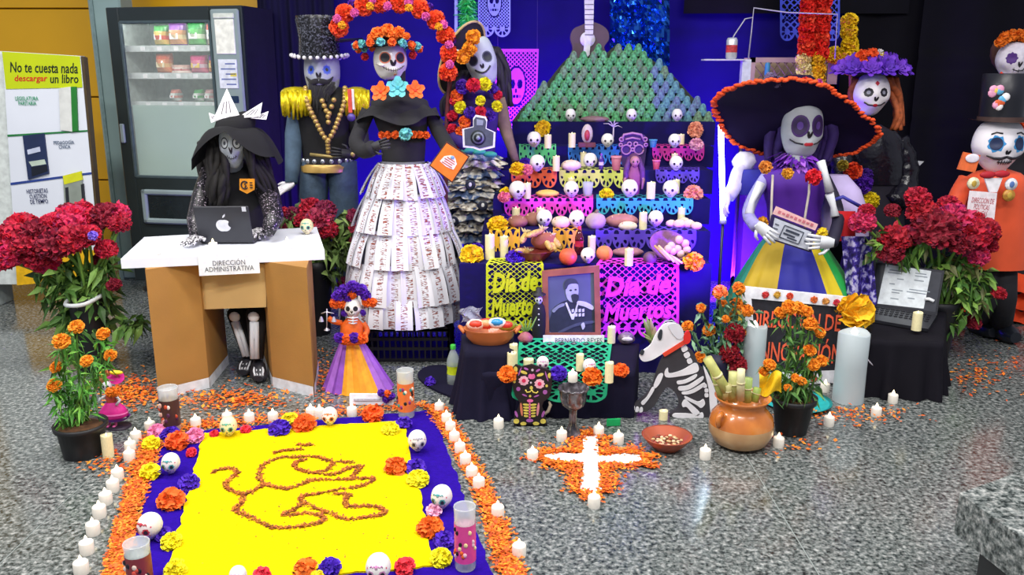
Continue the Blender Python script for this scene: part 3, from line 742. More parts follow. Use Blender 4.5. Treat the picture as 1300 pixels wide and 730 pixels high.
H.eyes(mat('#d2d8dc', .5), ring=INK, ra=.26, rb=.2, b=.12, pupil=mat('#5a5e66')); H.nose(INK, b=-.2); H.smile(INK, b=-.55, wd=.45, lift=.1)
mb = MB(); mb.lathe(P(296, 205, Y-.05), [(.04, -.06), (.05, 0)], mat('#aeb6bd', .7), 12); mb.build('neck', f1)
HAIR = mat('#1a1715', .75, .5, 40)
def hair(parent, curves, m, r, Y, n=5, sd=0, name='hair'):
    rnd = random.Random(sd); mb = MB()
    for cv in curves:
        for k in range(n):
            o = [Vector((rnd.uniform(-1, 1)*r*1.6, rnd.uniform(-1, 1)*r*1.2, 0)) for _ in cv]
            ps = bez([p+q for p, q in zip(pts3(cv, Y), o)], 10); kk = len(ps); mb.tube(ps, [r*(.55+.45*math.sin(PI*min(1, .25+i/kk*.8))) for i in range(kk)], m, 6)
    return mb.build(name, parent)
hair(f1, [[(276, 170, -.1), (272, 205, -.15), (270, 240, -.16), (272, 262, -.14)], [(282, 168, -.1), (281, 205, -.16), (283, 240, -.17), (279, 264, -.15)], [(312, 168, -.1), (318, 195, -.15), (330, 225, -.14), (340, 250, -.1)], [(322, 172, -.06), (330, 200, -.1), (342, 230, -.08), (350, 262, -.04)], [(258, 180, -.02), (256, 205, 0), (262, 225, 0)]], HAIR, .017, Y, 6, 1)
# hat: drooping wide brim + crumpled crown
hc = P(298, 162, Y-.115)
def brim(u, v):
    a = 2*PI*u; r = .085+v*.118*(1+.12*math.cos(2*a)); z = -v*v*.15*(.45+.75*abs(math.cos(a)))+.022*math.sin(3*a+1)*v
    if math.sin(a) < -.3: z += v*.045
    return hc+Vector((r*math.cos(a), r*math.sin(a)*.75, z))
WF = mat('#0d0d12', .9, .3, 20); mb = MB(); mb.sheet(brim, 48, 7, WF)
mb.loft([(hc, .095, .085), (hc+Vector((.01, 0, .035)), .09, .08), (hc+Vector((.03, .02, .06)), .06, .06), (hc+Vector((.05, .03, .075)), .015, .015)], WF, 18); mb.build('hat', f1)
PAP = mat('#e9e7ea', .6, .15, 30)
for (tip, b0, b1) in (((288, 112), (270, 153), (304, 146)), ((265, 143), (268, 156), (284, 150)), ((333, 130), (300, 150), (330, 148)), ((341, 141), (318, 150), (338, 152))):
    mb = MB(); a, b, c = P(*tip, Y-.09), P(*b0, Y-.16), P(*b1, Y-.16); m_ = (b+c)/2+Vector((0, .05, .01))
    mb.add([a, b, c, m_], [(0, 1, 2), (0, 2, 3), (0, 3, 1), (1, 3, 2)], PAP)
    for k in (.3, .5, .7):
        p = b.lerp(c, k).lerp(a, .15); q = b.lerp(c, k).lerp(a, .55); mb.tube([p+Vector((0, -.002, 0)), q+Vector((0, -.002, 0))], .0022, mat('#6b6670'), 4)
    mb.build('folded_paper', f1)
lp = [P(x, y, Y-.33) for x, y in ((303, 225), (324, 225), (324, 240), (314, 246), (303, 240))]
yl = P(313, 236, Y).y-.19
lp = [P(x, y, Y-.185) for x, y in ((304, 227), (323, 227), (323, 241), (313.5, 246), (304, 241))]
mb = MB(); mb.prism(lp, (0, .006, 0), mat('#e0901c', .5)); bdg = mb.build('badge', f1); bdg['label'] = 'orange shield badge'
mb = MB(); s_ = PS(313, 236, Y); c_ = P(310.5, 235, Y-.187); mb.tube([c_+Vector((math.cos(a)*4.2*s_, 0, math.sin(a)*4.6*s_)) for a in [.6+i*.5 for i in range(11)]], .0035, INK, 5); mb.tube([c_+Vector((x*s_, 0, z*s_)) for x, z in ((2, 3), (0, 1), (2, -1), (0, -3))], .003, INK, 5)
for z in (3, 0, -3): mb.box(c_+Vector((8*s_, 0, z*s_)), (3*s_, .003, 1.2*s_), INK)
mb.build('emblem', bdg)
# skeleton leggings and shoes seen under the desk
LEGG = mat('#111015', .8); 
for kx, an, to in (((302, 400), (316, 452), (311, 478)), ((326, 400), (326, 455), (331, 486))):
    g = G(to[0], to[1]); yk = g.y+.02; pk = P(kx[0], kx[1], yk+.06); pa = P(an[0], an[1], yk+.03)
    top = Vector((pk.x, Y-.05, pk.z+.03))
    mb = MB(); mb.tube([top, pk, (pk+pa)/2, pa], [.055, .052, .04, .032], LEGG, 12); mb.build('legging', f1)
    mb = MB(); o = Vector((0, -.045, 0))
    for dx in (-.011, .011): mb.tube([pk+o+Vector((dx*.6, 0, -.02)), (pk+pa)/2+Vector((dx, -.038, 0)), pa+Vector((dx*.8, -.03, .01))], [.015, .011, .013], BONE, 7)
    mb.ball(pk+o+Vector((0, -.004, .005)), (.027, .012, .025), BONE, 10, 6); mb.build('leg_bone', f1)
    mb = MB(); toe = Vector((g.x, g.y-.02, .02)); heel = Vector((pa.x, yk+.05, .03))
    mb.loft([[heel.lerp(toe, k)+Vector((math.cos(a)*w, 0, max(-.02 if k > .3 else -.03, math.sin(a)*hh+hh*.5))) for a in [2*PI*i/12 for i in range(12)]] for k, w, hh in ((0, .03, .04), (.25, .036, .05), (.55, .042, .034), (.85, .04, .024), (1, .02, .014))], mat('#23232a', .4), 12); sh = mb.build('shoe', f1)
    mb = MB()
    for dx in (-.022, -.008, .008, .022): mb.tube([heel.lerp(toe, .45)+Vector((dx*.8, 0, .045)), heel.lerp(toe, .72)+Vector((dx, 0, .036)), heel.lerp(toe, .95)+Vector((dx*.8, 0, .02))], .0055, BONE, 6)
    mb.build('foot_bone', f1)
# laptop on the desk
lc = G(288, 310, .637); s_ = S(lc); lt = thing('laptop', 'dark grey laptop with fruit emblem on its lid, open on the desk', 'laptop', lc)
LAP = mat('#35363b', .35, .1, 10, metal=.4); tl = math.radians(14); lw = 68*s_; lh = 47*s_/math.cos(tl)*1.0; ux = Vector((1, .04, 0)).normalized(); uy = Vector((0, math.sin(tl)*-1, math.cos(tl))); LR = Matrix((ux, ux.cross(uy)*-1, uy)).transposed()
lo = lc+Vector((0, .0, .012)); un = ux.cross(uy)
mb = MB(); mb.box(lo+uy*lh/2, (lw, .008, lh), LAP, LR, .003); mb.build('lid', lt)
mb = MB(); mb.box(lc+Vector((0, .12, .01)), (lw, .22, .016), LAP, None, .004); mb.build('keyboard_base', lt)
# apple-like emblem with a bite and a leaf
def emb(t):
    r = 1+.06*math.cos(2*t)-.10*math.exp(-((math.cos(t)*3)**2))*(1 if math.sin(t) > 0 else .8)
    return r
pts = []
for i in range(40):
    t = 2*PI*i/40; r = emb(t)*9*s_; x, z = r*math.cos(t)*.95, r*math.sin(t)
    bx, bz = 10.5*s_, 1.5*s_
    d_ = math.hypot(x-bx, z-bz)
    if d_ < 4.6*s_: x, z = bx+(x-bx)*4.6*s_/d_ if False else bx-math.sqrt(max(0, (4.6*s_)**2-(z-bz)**2)), z
    pts.append(lo+uy*(lh*.47)+ux*x+uy*z-un*-.0045*1)
mb = MB(); nn_ = Vector((0, -1, 0)); mb.prism([p+Vector((0, -.0015, 0)) for p in pts], (0, .002, 0), mat('#d9dadd', .3, metal=.2))
lf = [lo+uy*(lh*.47+(11+z)*s_)+ux*(x*s_)+Vector((0, -.006, 0)) for x, z in ((0, -1), (1, 2), (4, 4.5), (3.6, 1.5), (1.5, -.5))]; mb.prism(lf, (0, .002, 0), mat('#d9dadd', .3)); mb.build('lid_emblem', lt)
mb = MB(); mb.box(lo+uy*(lh*.92)+ux*(lw*.42)+Vector((0, -.006, 0)), (.018, .002, .022), mat('#cfd2d6'), LR); mb.build('sticker', lt)

# ---------------------------------------------------------------- 2 man in a sequinned top hat
Y = 4.85; f2 = thing('charro_figure', 'skeleton man in sequinned top hat with gold bead chain and epaulettes', 'figure', (P(410, 260, Y).x, Y, 0))
DEN = mat('#3c4f63', .8, .25, 30, bump=.2); 
mb = MB(); mb.loft([L3(415, 205, Y, 30), L3(414, 185, Y, 31), L3(413, 150, Y, 38), L3(412, 125, Y, 40), L3(411, 115, Y, 30), L3(410, 106, Y, 12)], BLACK, 24); mb.build('jacket', f2)
for k, xs in enumerate(((400, 398, 397, 397), (434, 437, 440, 442))):
    mb = MB(); mb.tube([P(xs[0], 205, Y), P(xs[1], 255, Y), P(xs[2], 330, Y), Vector((P(xs[3], 330, Y).x, Y, .06))], [.085, .082, .07, .055], DEN, 14); mb.build('trouser_leg', f2)
    mb = MB(); x_ = P(xs[3], 330, Y).x; mb.loft([(Vector((x_, Y-.05, .0)), .045, .11), (Vector((x_, Y-.05, .03)), .045, .11), (Vector((x_, Y, .075)), .04, .05)], JET, 14); mb.build('shoe', f2)
mb = MB(); mb.tube(pts3([(380, 130), (373, 170, -.03), (372, 205, -.06), (370, 232, -.12)], Y), [.055, .05, .045, .035], mat('#4a6075', .8, .2, 30), 12); mb.build('sleeve', f2)
mb = MB(); mb.tube(pts3([(446, 130), (456, 165, -.03), (460, 185, -.1), (447, 196, -.2)], Y), [.055, .05, .045, .035], mat('#1f1e26', .8), 12); mb.build('sleeve', f2)
hand(f2, P(372, 232, Y-.12), (-.75, -.5, -.45), (0, -.4, 1), .14, mat('#e6e2e6', .6), thumb=1); hand(f2, P(447, 196, Y-.2), (-.9, -.3, .1), (0, -1, .2), .12, mat('#1f1e26', .6))
GOLD = mat('#e8d21c', .3, .3, 40, metal=.5); BEAD = mat('#b99a55', .35, .2, 30, metal=.4)
for sx, x0, x1 in ((1, 357, 394), (-1, 438, 468)):
    mb = MB(); n_ = 22
    for i in range(n_):
        for lay in range(2):
            a = P(x0+(x1-x0)*(i+.5)/n_, 117+3*math.sin(i*1.7), Y-.10-.03*lay); L_ = .12*(.8+.4*((i*7+lay*3) % 5)/5); mb.tube([a, a+Vector((.004*math.sin(i), -.01, -L_*.5)), a+Vector((.008*math.sin(i*2), .0, -L_))], [.008, .009, .006], GOLD, 5)
    mb.ball(P((x0+x1)/2, 117, Y-.04), ((x1-x0)/2*PS(400, 117, Y), .09, .03), GOLD, 14, 8, noise=.1); mb.build('epaulette', f2)
def beads(parent, pts, n, r, m, name='bead_chain', sep=True):
    cv = bez(pts, 80); L = [0]
    for a, b in zip(cv, cv[1:]): L.append(L[-1]+(b-a).length)
    me = _fl.setdefault(('bead', m.name), MB().ball((0, 0, 0), 1, m, 10, 7).mesh('bead'))
    out = []
    for i in range(n):
        d = L[-1]*i/(n-1); k = max(j for j in range(len(L)) if L[j] <= d+1e-9); out.append(inst(name, me, parent, TRS(cv[k], (0, 0, 0), r)))
    return out
yo = -.15
beads(f2, pts3([(388, 112, -.08), (390, 130, yo), (398, 148, yo-.02), (408, 168, yo-.02), (416, 180, yo-.02)], Y), 15, .015, BEAD, 'bead')
beads(f2, pts3([(438, 112, -.08), (437, 130, yo), (431, 148, yo-.02), (424, 166, yo-.02), (417, 178, yo-.02)], Y), 14, .015, BEAD, 'bead')
beads(f2, pts3([(416, 180, yo-.02), (417, 193, yo)], Y), 4, .0145, BEAD, 'bead'); beads(f2, pts3([(409, 128, yo), (416, 146, yo-.01), (417, 155, yo-.01)], Y), 5, .0145, BEAD, 'bead'); beads(f2, pts3([(424, 127, yo), (418, 144, yo-.01)], Y), 3, .0145, BEAD, 'bead')
mb = MB(); mb.loft([L3(415, 217, Y, 33, .8), L3(415, 210, Y, 33.5, .8), L3(415, 207, Y, 31, .8)], mat('#c9a45a', .35, .2, 20, metal=.3), 26); mb.build('gold_sash', f2)
mb = MB(); mb.loft([L3(415, 207, Y, 30, .8), L3(415, 199, Y, 31, .8)], mat('#2b2a2c', .5), 26)
for a in range(9):
    an = PI+PI*(a+.5)/9; c_ = P(415, 203, Y); r_ = 31*PS(415, 203, Y); mb.ball(c_+Vector((r_*math.cos(an), r_*.8*math.sin(an), 0)), (.014, .006, .014), mat('#b8bdc6', .3, metal=.7), 8, 6)
mb.build('belt', f2)
mb = MB(); mb.tube(pts3([(394, 196, -.2), (420, 199, -.22), (448, 197, -.2)], Y), .009, mat('#a8935a', .4, metal=.4), 8); mb.ball(P(448, 196, Y-.2), .016, mat('#a8935a', .4, metal=.4)); mb.build('cane', f2)
mb = MB(); mb.sheet(lambda u, v: P(441+u*5+v*1.5, 113+v*30, Y-.17), 1, 6, mat('#d8503c', .6)); mb.sheet(lambda u, v: P(446+u*3+v*1.5, 113+v*26, Y-.168), 1, 6, mat('#e8e4e0', .6)); md = mb.build('medal_ribbon', f2)
mb = MB(); mb.lathe(P(446, 149, Y-.175), [(.0, -.004), (.022, -.004), (.022, .004), (0, .004)], mat('#5a4a9a', .4, metal=.3), 16, R=Rx(PI/2)); mb.build('medal', f2)
H = Head(f2, P(409, 90, Y-.02), .195, .25, .19, yaw=.0, jaw=.06, square=.36); H.skin(mat('#9fa4b4', .6, .12, 15)); H.eyes(mat('#2a4fc0', .4), ring=mat('#6f78c8'), ra=.2, rb=.17, b=.05, shape=lambda t: 1+.12*math.cos(8*t), pupil=INK); H.nose(INK, b=-.22, ra=.13)
FUR = mat('#16141a', .9, .3, 60, sheen=.2); mb = MB()
for sg in (-1, 1): mb.tube([H.pt(sg*a, b, 1.03) for a, b in ((.02, -.42), (.25, -.46), (.5, -.48), (.7, -.36), (.8, -.24))], [.014, .017, .013, .008, .003], FUR, 7)
mb.build('moustache', f2)
rnd = random.Random(4); mb = MB()
for i in range(90):
    a = P(409+rnd.uniform(-17, 17), 108+rnd.uniform(-4, 4), Y-.10); q = abs(a.x-P(409, 108, Y).x)/.08; e = a+Vector((rnd.uniform(-.02, .02)-(a.x-P(409, 108, Y).x)*.5, rnd.uniform(-.03, 0), -.12*(1.15-q*.6))); mb.tube([a, (a+e)/2+Vector((0, -.015, 0)), e], [.008, .009, .002], FUR, 5)
mb.build('beard', f2)
SEQB = ramp_mat(((.3, '#050507'), (.55, '#14141a'), (.85, '#5a5c68')), 140, 'voronoi', rough=.25)
hb = P(406, 73, Y-.02); s_ = PS(406, 73, Y); mb = MB(); mb.loft([(hb+Vector((0, 0, 0)), 26*s_, 25*s_), (hb+Vector((0, 0, 24*s_)), 25*s_, 24*s_), (hb+Vector((0, 0, 46*s_)), 28*s_, 26*s_), (hb+Vector((0, 0, 50*s_)), 27*s_, 25*s_)], SEQB, 26); mb.build('hat_crown', f2)
mb = MB(); mb.sheet(lambda u, v: hb+Vector(((24+v*11)*s_*math.cos(2*PI*u), (24+v*9)*s_*math.sin(2*PI*u), (abs(math.cos(2*PI*u))**3*v*4-1)*s_)), 36, 3, mat('#1a1a20', .5)); mb.build('hat_brim', f2)
me = _fl.setdefault('pearl', MB().ball((0, 0, 0), 1, mat('#e4e2ea', .25), 8, 6).mesh('pearl'))
for i in range(26): a = 2*PI*i/26; inst('pearl', me, f2, TRS(hb+Vector((35*s_*math.cos(a), 33*s_*math.sin(a), (abs(math.cos(a))**3*4-1)*s_)), (0, 0, 0), .011))

# ---------------------------------------------------------------- 3 catrina in a skirt of printed paper strips
Y = 4.22; f3 = thing('catrina_figure', 'skeleton lady in black blouse and tiered skirt of printed paper strips', 'figure', (P(517, 420, Y).x, Y, 0))
BLOU = mat('#1b1a1f', .85, .3, 10, bump=.3, bscale=14)
mb = MB(); mb.loft([L3(512, 206, Y, 27), L3(512, 190, Y, 28), L3(512, 172, Y, 29), L3(510, 155, Y, 34), L3(508, 140, Y, 38), L3(507, 128, Y, 36), L3(506, 120, Y, 22), L3(505, 114, Y, 12)], BLOU, 26); mb.build('blouse', f3)
mb = MB()
def cape(u, v):
    a = 2*PI*u; c_ = P(507, 124, Y); s_ = PS(507, 124, Y); r = 30+v*26+4*math.sin(a*9)*v
    return c_+Vector((r*s_*math.cos(a), r*s_*.62*math.sin(a), (-3-v*24-v*6*math.sin(a*4+1))*s_))
mb.sheet(cape, 72, 6, BLOU); mb.build('shoulder_ruffle', f3)
for l in ([(468, 140), (457, 165, -.02), (452, 182, -.1), (463, 192, -.2), (474, 187, -.24)], [(545, 140), (556, 165, -.02), (566, 182, -.1), (572, 192, -.18)]):
    mb = MB(); mb.tube(bez(pts3(l, Y), 12), [.045]*6+[.038]*20 if False else .036, BLOU, 10); mb.build('sleeve', f3)
hand(f3, P(471, 188, Y-.24), (.9, -.2, .3), (0, -1, .2), .10, mat('#2b2a30', .6)); hand(f3, P(571, 192, Y-.18), (.3, -.5, -.4), (1, 0, .2), .10, mat('#2b2a30', .6))
SK = [(512, 204, 30), (512, 250, 44), (513, 300, 56), (514, 350, 65), (516, 405, 70), (516, 418, 71)]
SK = [(x, 206+(y-206)*.9, h) for x, y, h in SK]; mb = MB(); mb.loft([L3(x, y, Y, h-3, .85) for x, y, h in SK], mat('#77777f', .8), 32); mb.build('underskirt', f3)
# paper strips in five overlapping tiers, each strip its own piece
m = bpy.data.materials.new('printed_paper'); m.use_nodes = True; nt = m.node_tree; bs = nt.nodes['Principled BSDF']
tc = nt.nodes.new('ShaderNodeTexCoord'); mp = nt.nodes.new('ShaderNodeMapping'); mp.inputs['Scale'].default_value = (46, 1, 210); nt.links.new(tc.outputs['Object'], mp.inputs['Vector'])
oi = nt.nodes.new('ShaderNodeObjectInfo'); ad = nt.nodes.new('ShaderNodeVectorMath'); ad.operation = 'ADD'; cb_ = nt.nodes.new('ShaderNodeCombineXYZ')
mu = nt.nodes.new('ShaderNodeMath'); mu.operation = 'MULTIPLY'; mu.inputs[1].default_value = 60; nt.links.new(oi.outputs['Random'], mu.inputs[0]); nt.links.new(mu.outputs[0], cb_.inputs[1])
nt.links.new(mp.outputs['Vector'], ad.inputs[0]); nt.links.new(cb_.outputs[0], ad.inputs[1])
nz = nt.nodes.new('ShaderNodeTexNoise'); nz.inputs['Scale'].default_value = 1; nz.inputs['Detail'].default_value = 1; nt.links.new(ad.outputs[0], nz.inputs['Vector'])
rp = nt.nodes.new('ShaderNodeValToRGB'); rp.color_ramp.interpolation = 'CONSTANT'; rp.color_ramp.elements[0].color = (.74, .74, .79, 1); rp.color_ramp.elements[0].position = 0; rp.color_ramp.elements[1].position = .52; rp.color_ramp.elements[1].color = (.33, .25, .27, 1)
e = rp.color_ramp.elements.new(.60); e.color = lin('#8f4330')+(1,); nt.links.new(nz.outputs['Fac'], rp.inputs['Fac'])
# print only in a column along the middle of each strip
sx = nt.nodes.new('ShaderNodeSeparateXYZ'); nt.links.new(tc.outputs['Object'], sx.inputs[0]); ab = nt.nodes.new('ShaderNodeMath'); ab.operation = 'ABSOLUTE'; nt.links.new(sx.outputs['X'], ab.inputs[0])
lt_ = nt.nodes.new('ShaderNodeMath'); lt_.operation = 'LESS_THAN'; lt_.inputs[1].default_value = .0165; nt.links.new(ab.outputs[0], lt_.inputs[0])
mx = nt.nodes.new('ShaderNodeMix'); mx.data_type = 'RGBA'; nt.links.new(lt_.outputs[0], mx.inputs[0]); mx.inputs[6].default_value = (.74, .74, .79, 1); nt.links.new(rp.outputs['Color'], mx.inputs[7]); nt.links.new(mx.outputs[2], bs.inputs['Base Color']); bs.inputs['Roughness'].default_value = .7
STRIP = m
tiers = [(206, 252, 30, 46, 19), (246, 298, 43, 57, 22), (294, 343, 55, 65, 24), (339, 391, 63, 70, 25), (384, 420, 68, 71.5, 26)]
rnd = random.Random(11)
for ti, (y0, y1, h0, h1, n_) in enumerate(reversed(tiers)):
    ti = 4-ti; y0, y1 = 206+(y0-206)*.9, 206+(y1-206)*.9; c0, c1 = P(513, y0, Y), P(514.5, y1, Y); s0, s1 = S(c0), S(c1)
    Ls = ((c0-c1).z**2+((h1-h0)*s0)**2)**.5*1.03; wst = 2*PI*h1*s1/n_*1.22
    mbs = []
    for var in range(2):
        mb = MB(); bend = .02 if var else -.006
        mb.sheet(lambda u, v: Vector(((u-.5)*wst*(.72+.28*v) if h0/h1 < .8 else (u-.5)*wst*(.9+.1*v), -.012*math.sin(v*PI)*(1 if var else .4)-bend*v*v+.006*math.cos((u-.5)*PI), -Ls*v)), 4, 6, STRIP); mbs.append(mb.mesh('paper_strip'))
    for i in range(n_*2):
        if i % 2: continue
        a = 2*PI*(i/2+.5*(ti % 2))/n_+rnd.uniform(-.02, .02)
        d = Vector((math.cos(a), math.sin(a)*.85, 0)); p0 = c0+d*(h0*s0+.010+.004*(ti)); p1 = c1+d*(h1*s1+.026)
        zz = (p0-p1).normalized(); nn = d.normalized(); xx = zz.cross(nn).normalized(); yy = zz.cross(xx)
        xx = Vector((0, 0, 1)).cross(nn).normalized(); yy = zz.cross(xx).normalized()
        M = Matrix((xx, yy, zz)).transposed().to_4x4(); M.translation = p0
        inst('paper_strip', mbs[rnd.random() < .4], f3, M @ Matrix.Rotation(rnd.uniform(-.035, .035), 4, 'Y'))
TQ = '#63c0c8'; ORG = '#f5681c'
fm_o = petal_mesh(ORG, '#d83c10', 5, 2, .25); fm_t = petal_mesh(TQ, '#3fa0b0', 5, 2, .25)
s_ = PS(505, 115, Y)
for (x, y, me, r, fc) in ((484, 117, fm_o, 13, (-.3, -1, .35)), (505, 112, fm_t, 14, (0, -1, .35)), (527, 115, fm_o, 12, (.35, -1, .35))): flower('collar_flower', me, f3, P(x, y, Y-.14), r*s_, fc, spin=.3)
pm = pompom_mesh(ORG, 60); pt_ = pompom_mesh('#6fc3c4', 60)
for i, x in enumerate((485, 493, 502, 525, 533, 541)): flower('belt_flower', pm, f3, P(x, 171.5-(.5 if 490 < x < 535 else 0), Y-.115+abs(x-513)*.0022), 5*s_, (0, -1, .2))
flower('belt_flower', pt_, f3, P(515, 170.5, Y-.125), 8*s_, (0, -1, .1))
H = Head(f3, P(495.5, 78, Y-.03), .16, .17, .17, yaw=.3, jaw=.14, square=.5); H.skin(mat('#d4d0cc', .5, .12, 18, coat=.2)); H.eyes(INK, ring=mat('#c86a50', .6), ra=.3, rb=.26, b=.2, a=.5); H.nose(INK, b=-.1, ra=.16, rb=.2); H.smile(mat('#5a5450'), b=-.5, wd=.75, lift=.28, teeth=9)
H.line('cheekbone', [(-1.1, -.1), (-.8, -.2), (-.55, -.22)], .006, mat('#c8c2bc')); H.line('lip', [(.05, -.78), (.25, -.76)], .004, mat('#b06a50'))
mb = MB(); mb.lathe(P(504, 112, Y-.02), [(.05, -.02), (.042, .04), (.045, .1)], mat('#1a191d', .8), 14); mb.build('neck', f3)
hb = P(492, 63, Y-.02); s_ = S(hb); mb = MB()
mb.sheet(lambda u, v: hb+Vector(((14+v*27)*s_*math.cos(2*PI*u), (14+v*24)*s_*math.sin(2*PI*u), (-v*v*6*(abs(math.cos(2*PI*u))**2)+v*2+4)*s_)), 40, 5, mat('#161418', .7)); mb.loft([(hb+Vector((0, 0, 3*s_)), 22*s_, 20*s_), (hb+Vector((0, 0, 14*s_)), 20*s_, 18*s_), (hb+Vector((0, 0, 16*s_)), 12*s_, 12*s_)], mat('#161418', .7), 22); mb.build('hat', f3)
for i in range(18):
    a = 2*PI*i/18+.1; me = (pm, pt_)[i % 2]; flower('hat_flower', me, f3, hb+Vector((40*s_*math.cos(a), 37*s_*math.sin(a), (1-4*abs(math.cos(a))**2+(3 if math.sin(a) < 0 else 0)+4)*s_)), 5.3*s_, (math.cos(a), math.sin(a), .3))
for x, y, r in ((479, 43, 8), (493, 39, 8.5), (506, 42, 8), (486, 40, 6), (500, 44, 7), (516, 46, 5), (471, 48, 5)): flower('hat_flower', pompom_mesh('#f77a22', 90, 3), f3, P(x, y, Y-.12+.03*(y < 43)), r*s_, (0, -.7, .7))
for x, y in ((463, 72), (524, 70)): flower('hat_flower', pompom_mesh('#c8202c', 60), f3, P(x, y, Y-.05), 5*s_, (0, -1, -.3))
# the black crate she stands on
ct = thing('plastic_crate', 'black slatted plastic crate under the paper skirted skeleton', 'crate', (P(517, 420, Y).x, Y+.02, 0))
cx, ch, cw, cdp = P(516, 440, Y-.2).x, P(517, 417, Y-.2).z, 100*PS(517, 440, Y), .36; CR = mat('#14131c', .45, .15, 20)
def crate_side(c_, ax, ln):
    mb = MB(); ax = Vector(ax); 
    for z in (.012, .07, .12, .17, ch-.02): mb.box(c_+Vector((0, 0, z)), (ln if ax.x else .014, ln if ax.y else .014, .016), CR)
    k = int(ln/.028)
    for i in range(k+1): mb.box(c_+ax*(-ln/2+ln*i/k)+Vector((0, 0, ch/2)), (.008, .008, ch), CR)
    mb.build('slatted_side', ct)
crate_side(Vector((cx, Y-.16, 0)), (1, 0, 0), cw); crate_side(Vector((cx, Y+.2, 0)), (1, 0, 0), cw); crate_side(Vector((cx-cw/2, Y+.02, 0)), (0, 1, 0), cdp); crate_side(Vector((cx+cw/2, Y+.02, 0)), (0, 1, 0), cdp)
mb = MB(); mb.box((cx, Y+.02, .008), (cw, cdp, .012), CR); mb.box((cx, Y+.02, ch-.01), (cw, cdp, .012), CR); mb.build('base', ct)
# orange square card held out
Yc = Y-.28; q = [P(x, y, Yc) for x, y in ((567, 181), (595, 199), (574, 231), (546, 210))]; cc = sum(q, Vector())/4
oc = thing('square_card', 'tilted orange square card with white printed oval and brown edge', 'card', cc)
mb = MB(); mb.prism([cc+(p-cc)*1.06 for p in q], (0, .012, 0), mat('#4a2c20', .6)); mb.build('frame', oc)
mb = MB(); mb.prism([cc+(p-cc)*.97+Vector((0, -.003, 0)) for p in q], (0, .004, 0), mat('#f27a22', .5)); mb.build('face', oc)
e1 = (q[1]-q[0]).normalized(); e2 = (q[0]-q[3]).normalized(); hw = (q[1]-q[0]).length/2
mb = MB(); mb.prism([cc+e1*(hw*.62*x)+e2*(hw*.62*z)+Vector((0, -.005, 0)) for x, z in ((-1, -.55), (-.8, -.6), (0, -.72), (.8, -.6), (1, -.55), (.92, .25), (.6, .55), (.35, .78), (0, .85), (-.35, .78), (-.6, .55), (-.92, .25))], (0, .002, 0), mat('#f3ece4', .5)); pl_ = mb.build('printed_oval', oc)
mb = MB()
for i in range(4): mb.box(cc+e2*(hw*(.22-.17*i))+Vector((0, -.006, 0)), (hw*(.9 if i % 2 else .7), .001, hw*.07), mat('#c0564a'), Matrix((e1, Vector((0, 1, 0)), e2)).transposed())
mb.ball(cc+e2*hw*.42+Vector((0, -.006, 0)), (hw*.16, .003, hw*.14), mat('#7aa6c8')); mb.build('printing', pl_)

# ---------------------------------------------------------------- 4 photographer figure with newspaper ruffles
Y = 4.72; f4 = thing('photographer_figure', 'tilted skeleton figure with pompom collar and newspaper ruffle skirt', 'figure', (P(600, 320, Y).x, Y, 0))
mb = MB(); mb.tube([P(600, 190, Y), P(600, 322, Y), Vector((P(600, 322, Y).x, Y, 0))], [.05, .05, .08], mat('#6a5a48', .8), 10); mb.build('stand', f4)
PURP = mat('#3a2470', .8, .2, 10); mb = MB(); mb.loft([L3(606, 195, Y, 22), L3(606, 165, Y, 25), L3(608, 135, Y, 30), L3(610, 112, Y, 26), L3(611, 104, Y, 10)], PURP, 22); mb.build('blouse', f4)
mb = MB(); mb.tube(pts3([(632, 125), (638, 150), (645, 175, -.02), (655, 205, -.06)], Y), [.045, .04, .03, .02], mat('#7d6856', .8), 10); mb.build('arm', f4)
mb = MB(); mb.tube(pts3([(582, 125), (576, 150, -.04), (578, 175, -.12), (592, 186, -.18)], Y), [.045, .04, .035, .025], PURP, 10); mb.build('arm', f4)
NEWS = ramp_mat(((.38, '#2c3c5c'), (.47, '#a89c88'), (.56, '#d8d2c4'), (.66, '#e4e0d6')), 22, rough=.8, detail=3, stretch=(1, 1, 2.2)); NEWS2 = ramp_mat(((.35, '#243458'), (.46, '#51688c'), (.56, '#cfcabc'), (.68, '#e2dcd0')), 16, rough=.8, detail=3)
for i, (y, r, x) in enumerate(((205, 33, 606), (218, 30, 606), (230, 33, 602), (243, 36, 601), (257, 38, 600), (271, 34, 598), (286, 31, 597), (300, 27, 597))):
    c_ = P(x, y-8, Y); s_ = S(c_); mb = MB(); ruffle(mb, c_, 12*s_, (r+3)*s_, .02, -.055, (NEWS, NEWS2)[i % 2], 17, .12, sd=i); ruffle(mb, c_, 10*s_, r*.9*s_, .035, -.02, (NEWS2, NEWS)[i % 2], 15, .14, sd=i+40); mb.build('newspaper_ruffle', f4)
mb = MB()
for x, y in ((594, 191), (608, 193), (622, 196)): mb.ball(P(x, y, Y-.165), (.04, .02, .016), mat('#3fae94', .7), 10, 6, noise=.2)
mb.build('waist_leaf', f4)
me = _fl.setdefault('locket', MB().lathe((0, 0, 0), [(.0, -.003), (.026, -.003), (.028, .002), (.022, .004), (0, .003)], mat('#1b2030', .4), 16, R=Rx(PI/2)).ball((0, -.003, .003), (.009, .003, .012), mat('#cfd0cc')).mesh('portrait_disc'))
for x, y in ((597, 235), (613, 261), (576, 281)): inst('portrait_disc', me, f4, TRS(P(x, y, Y-.21)))
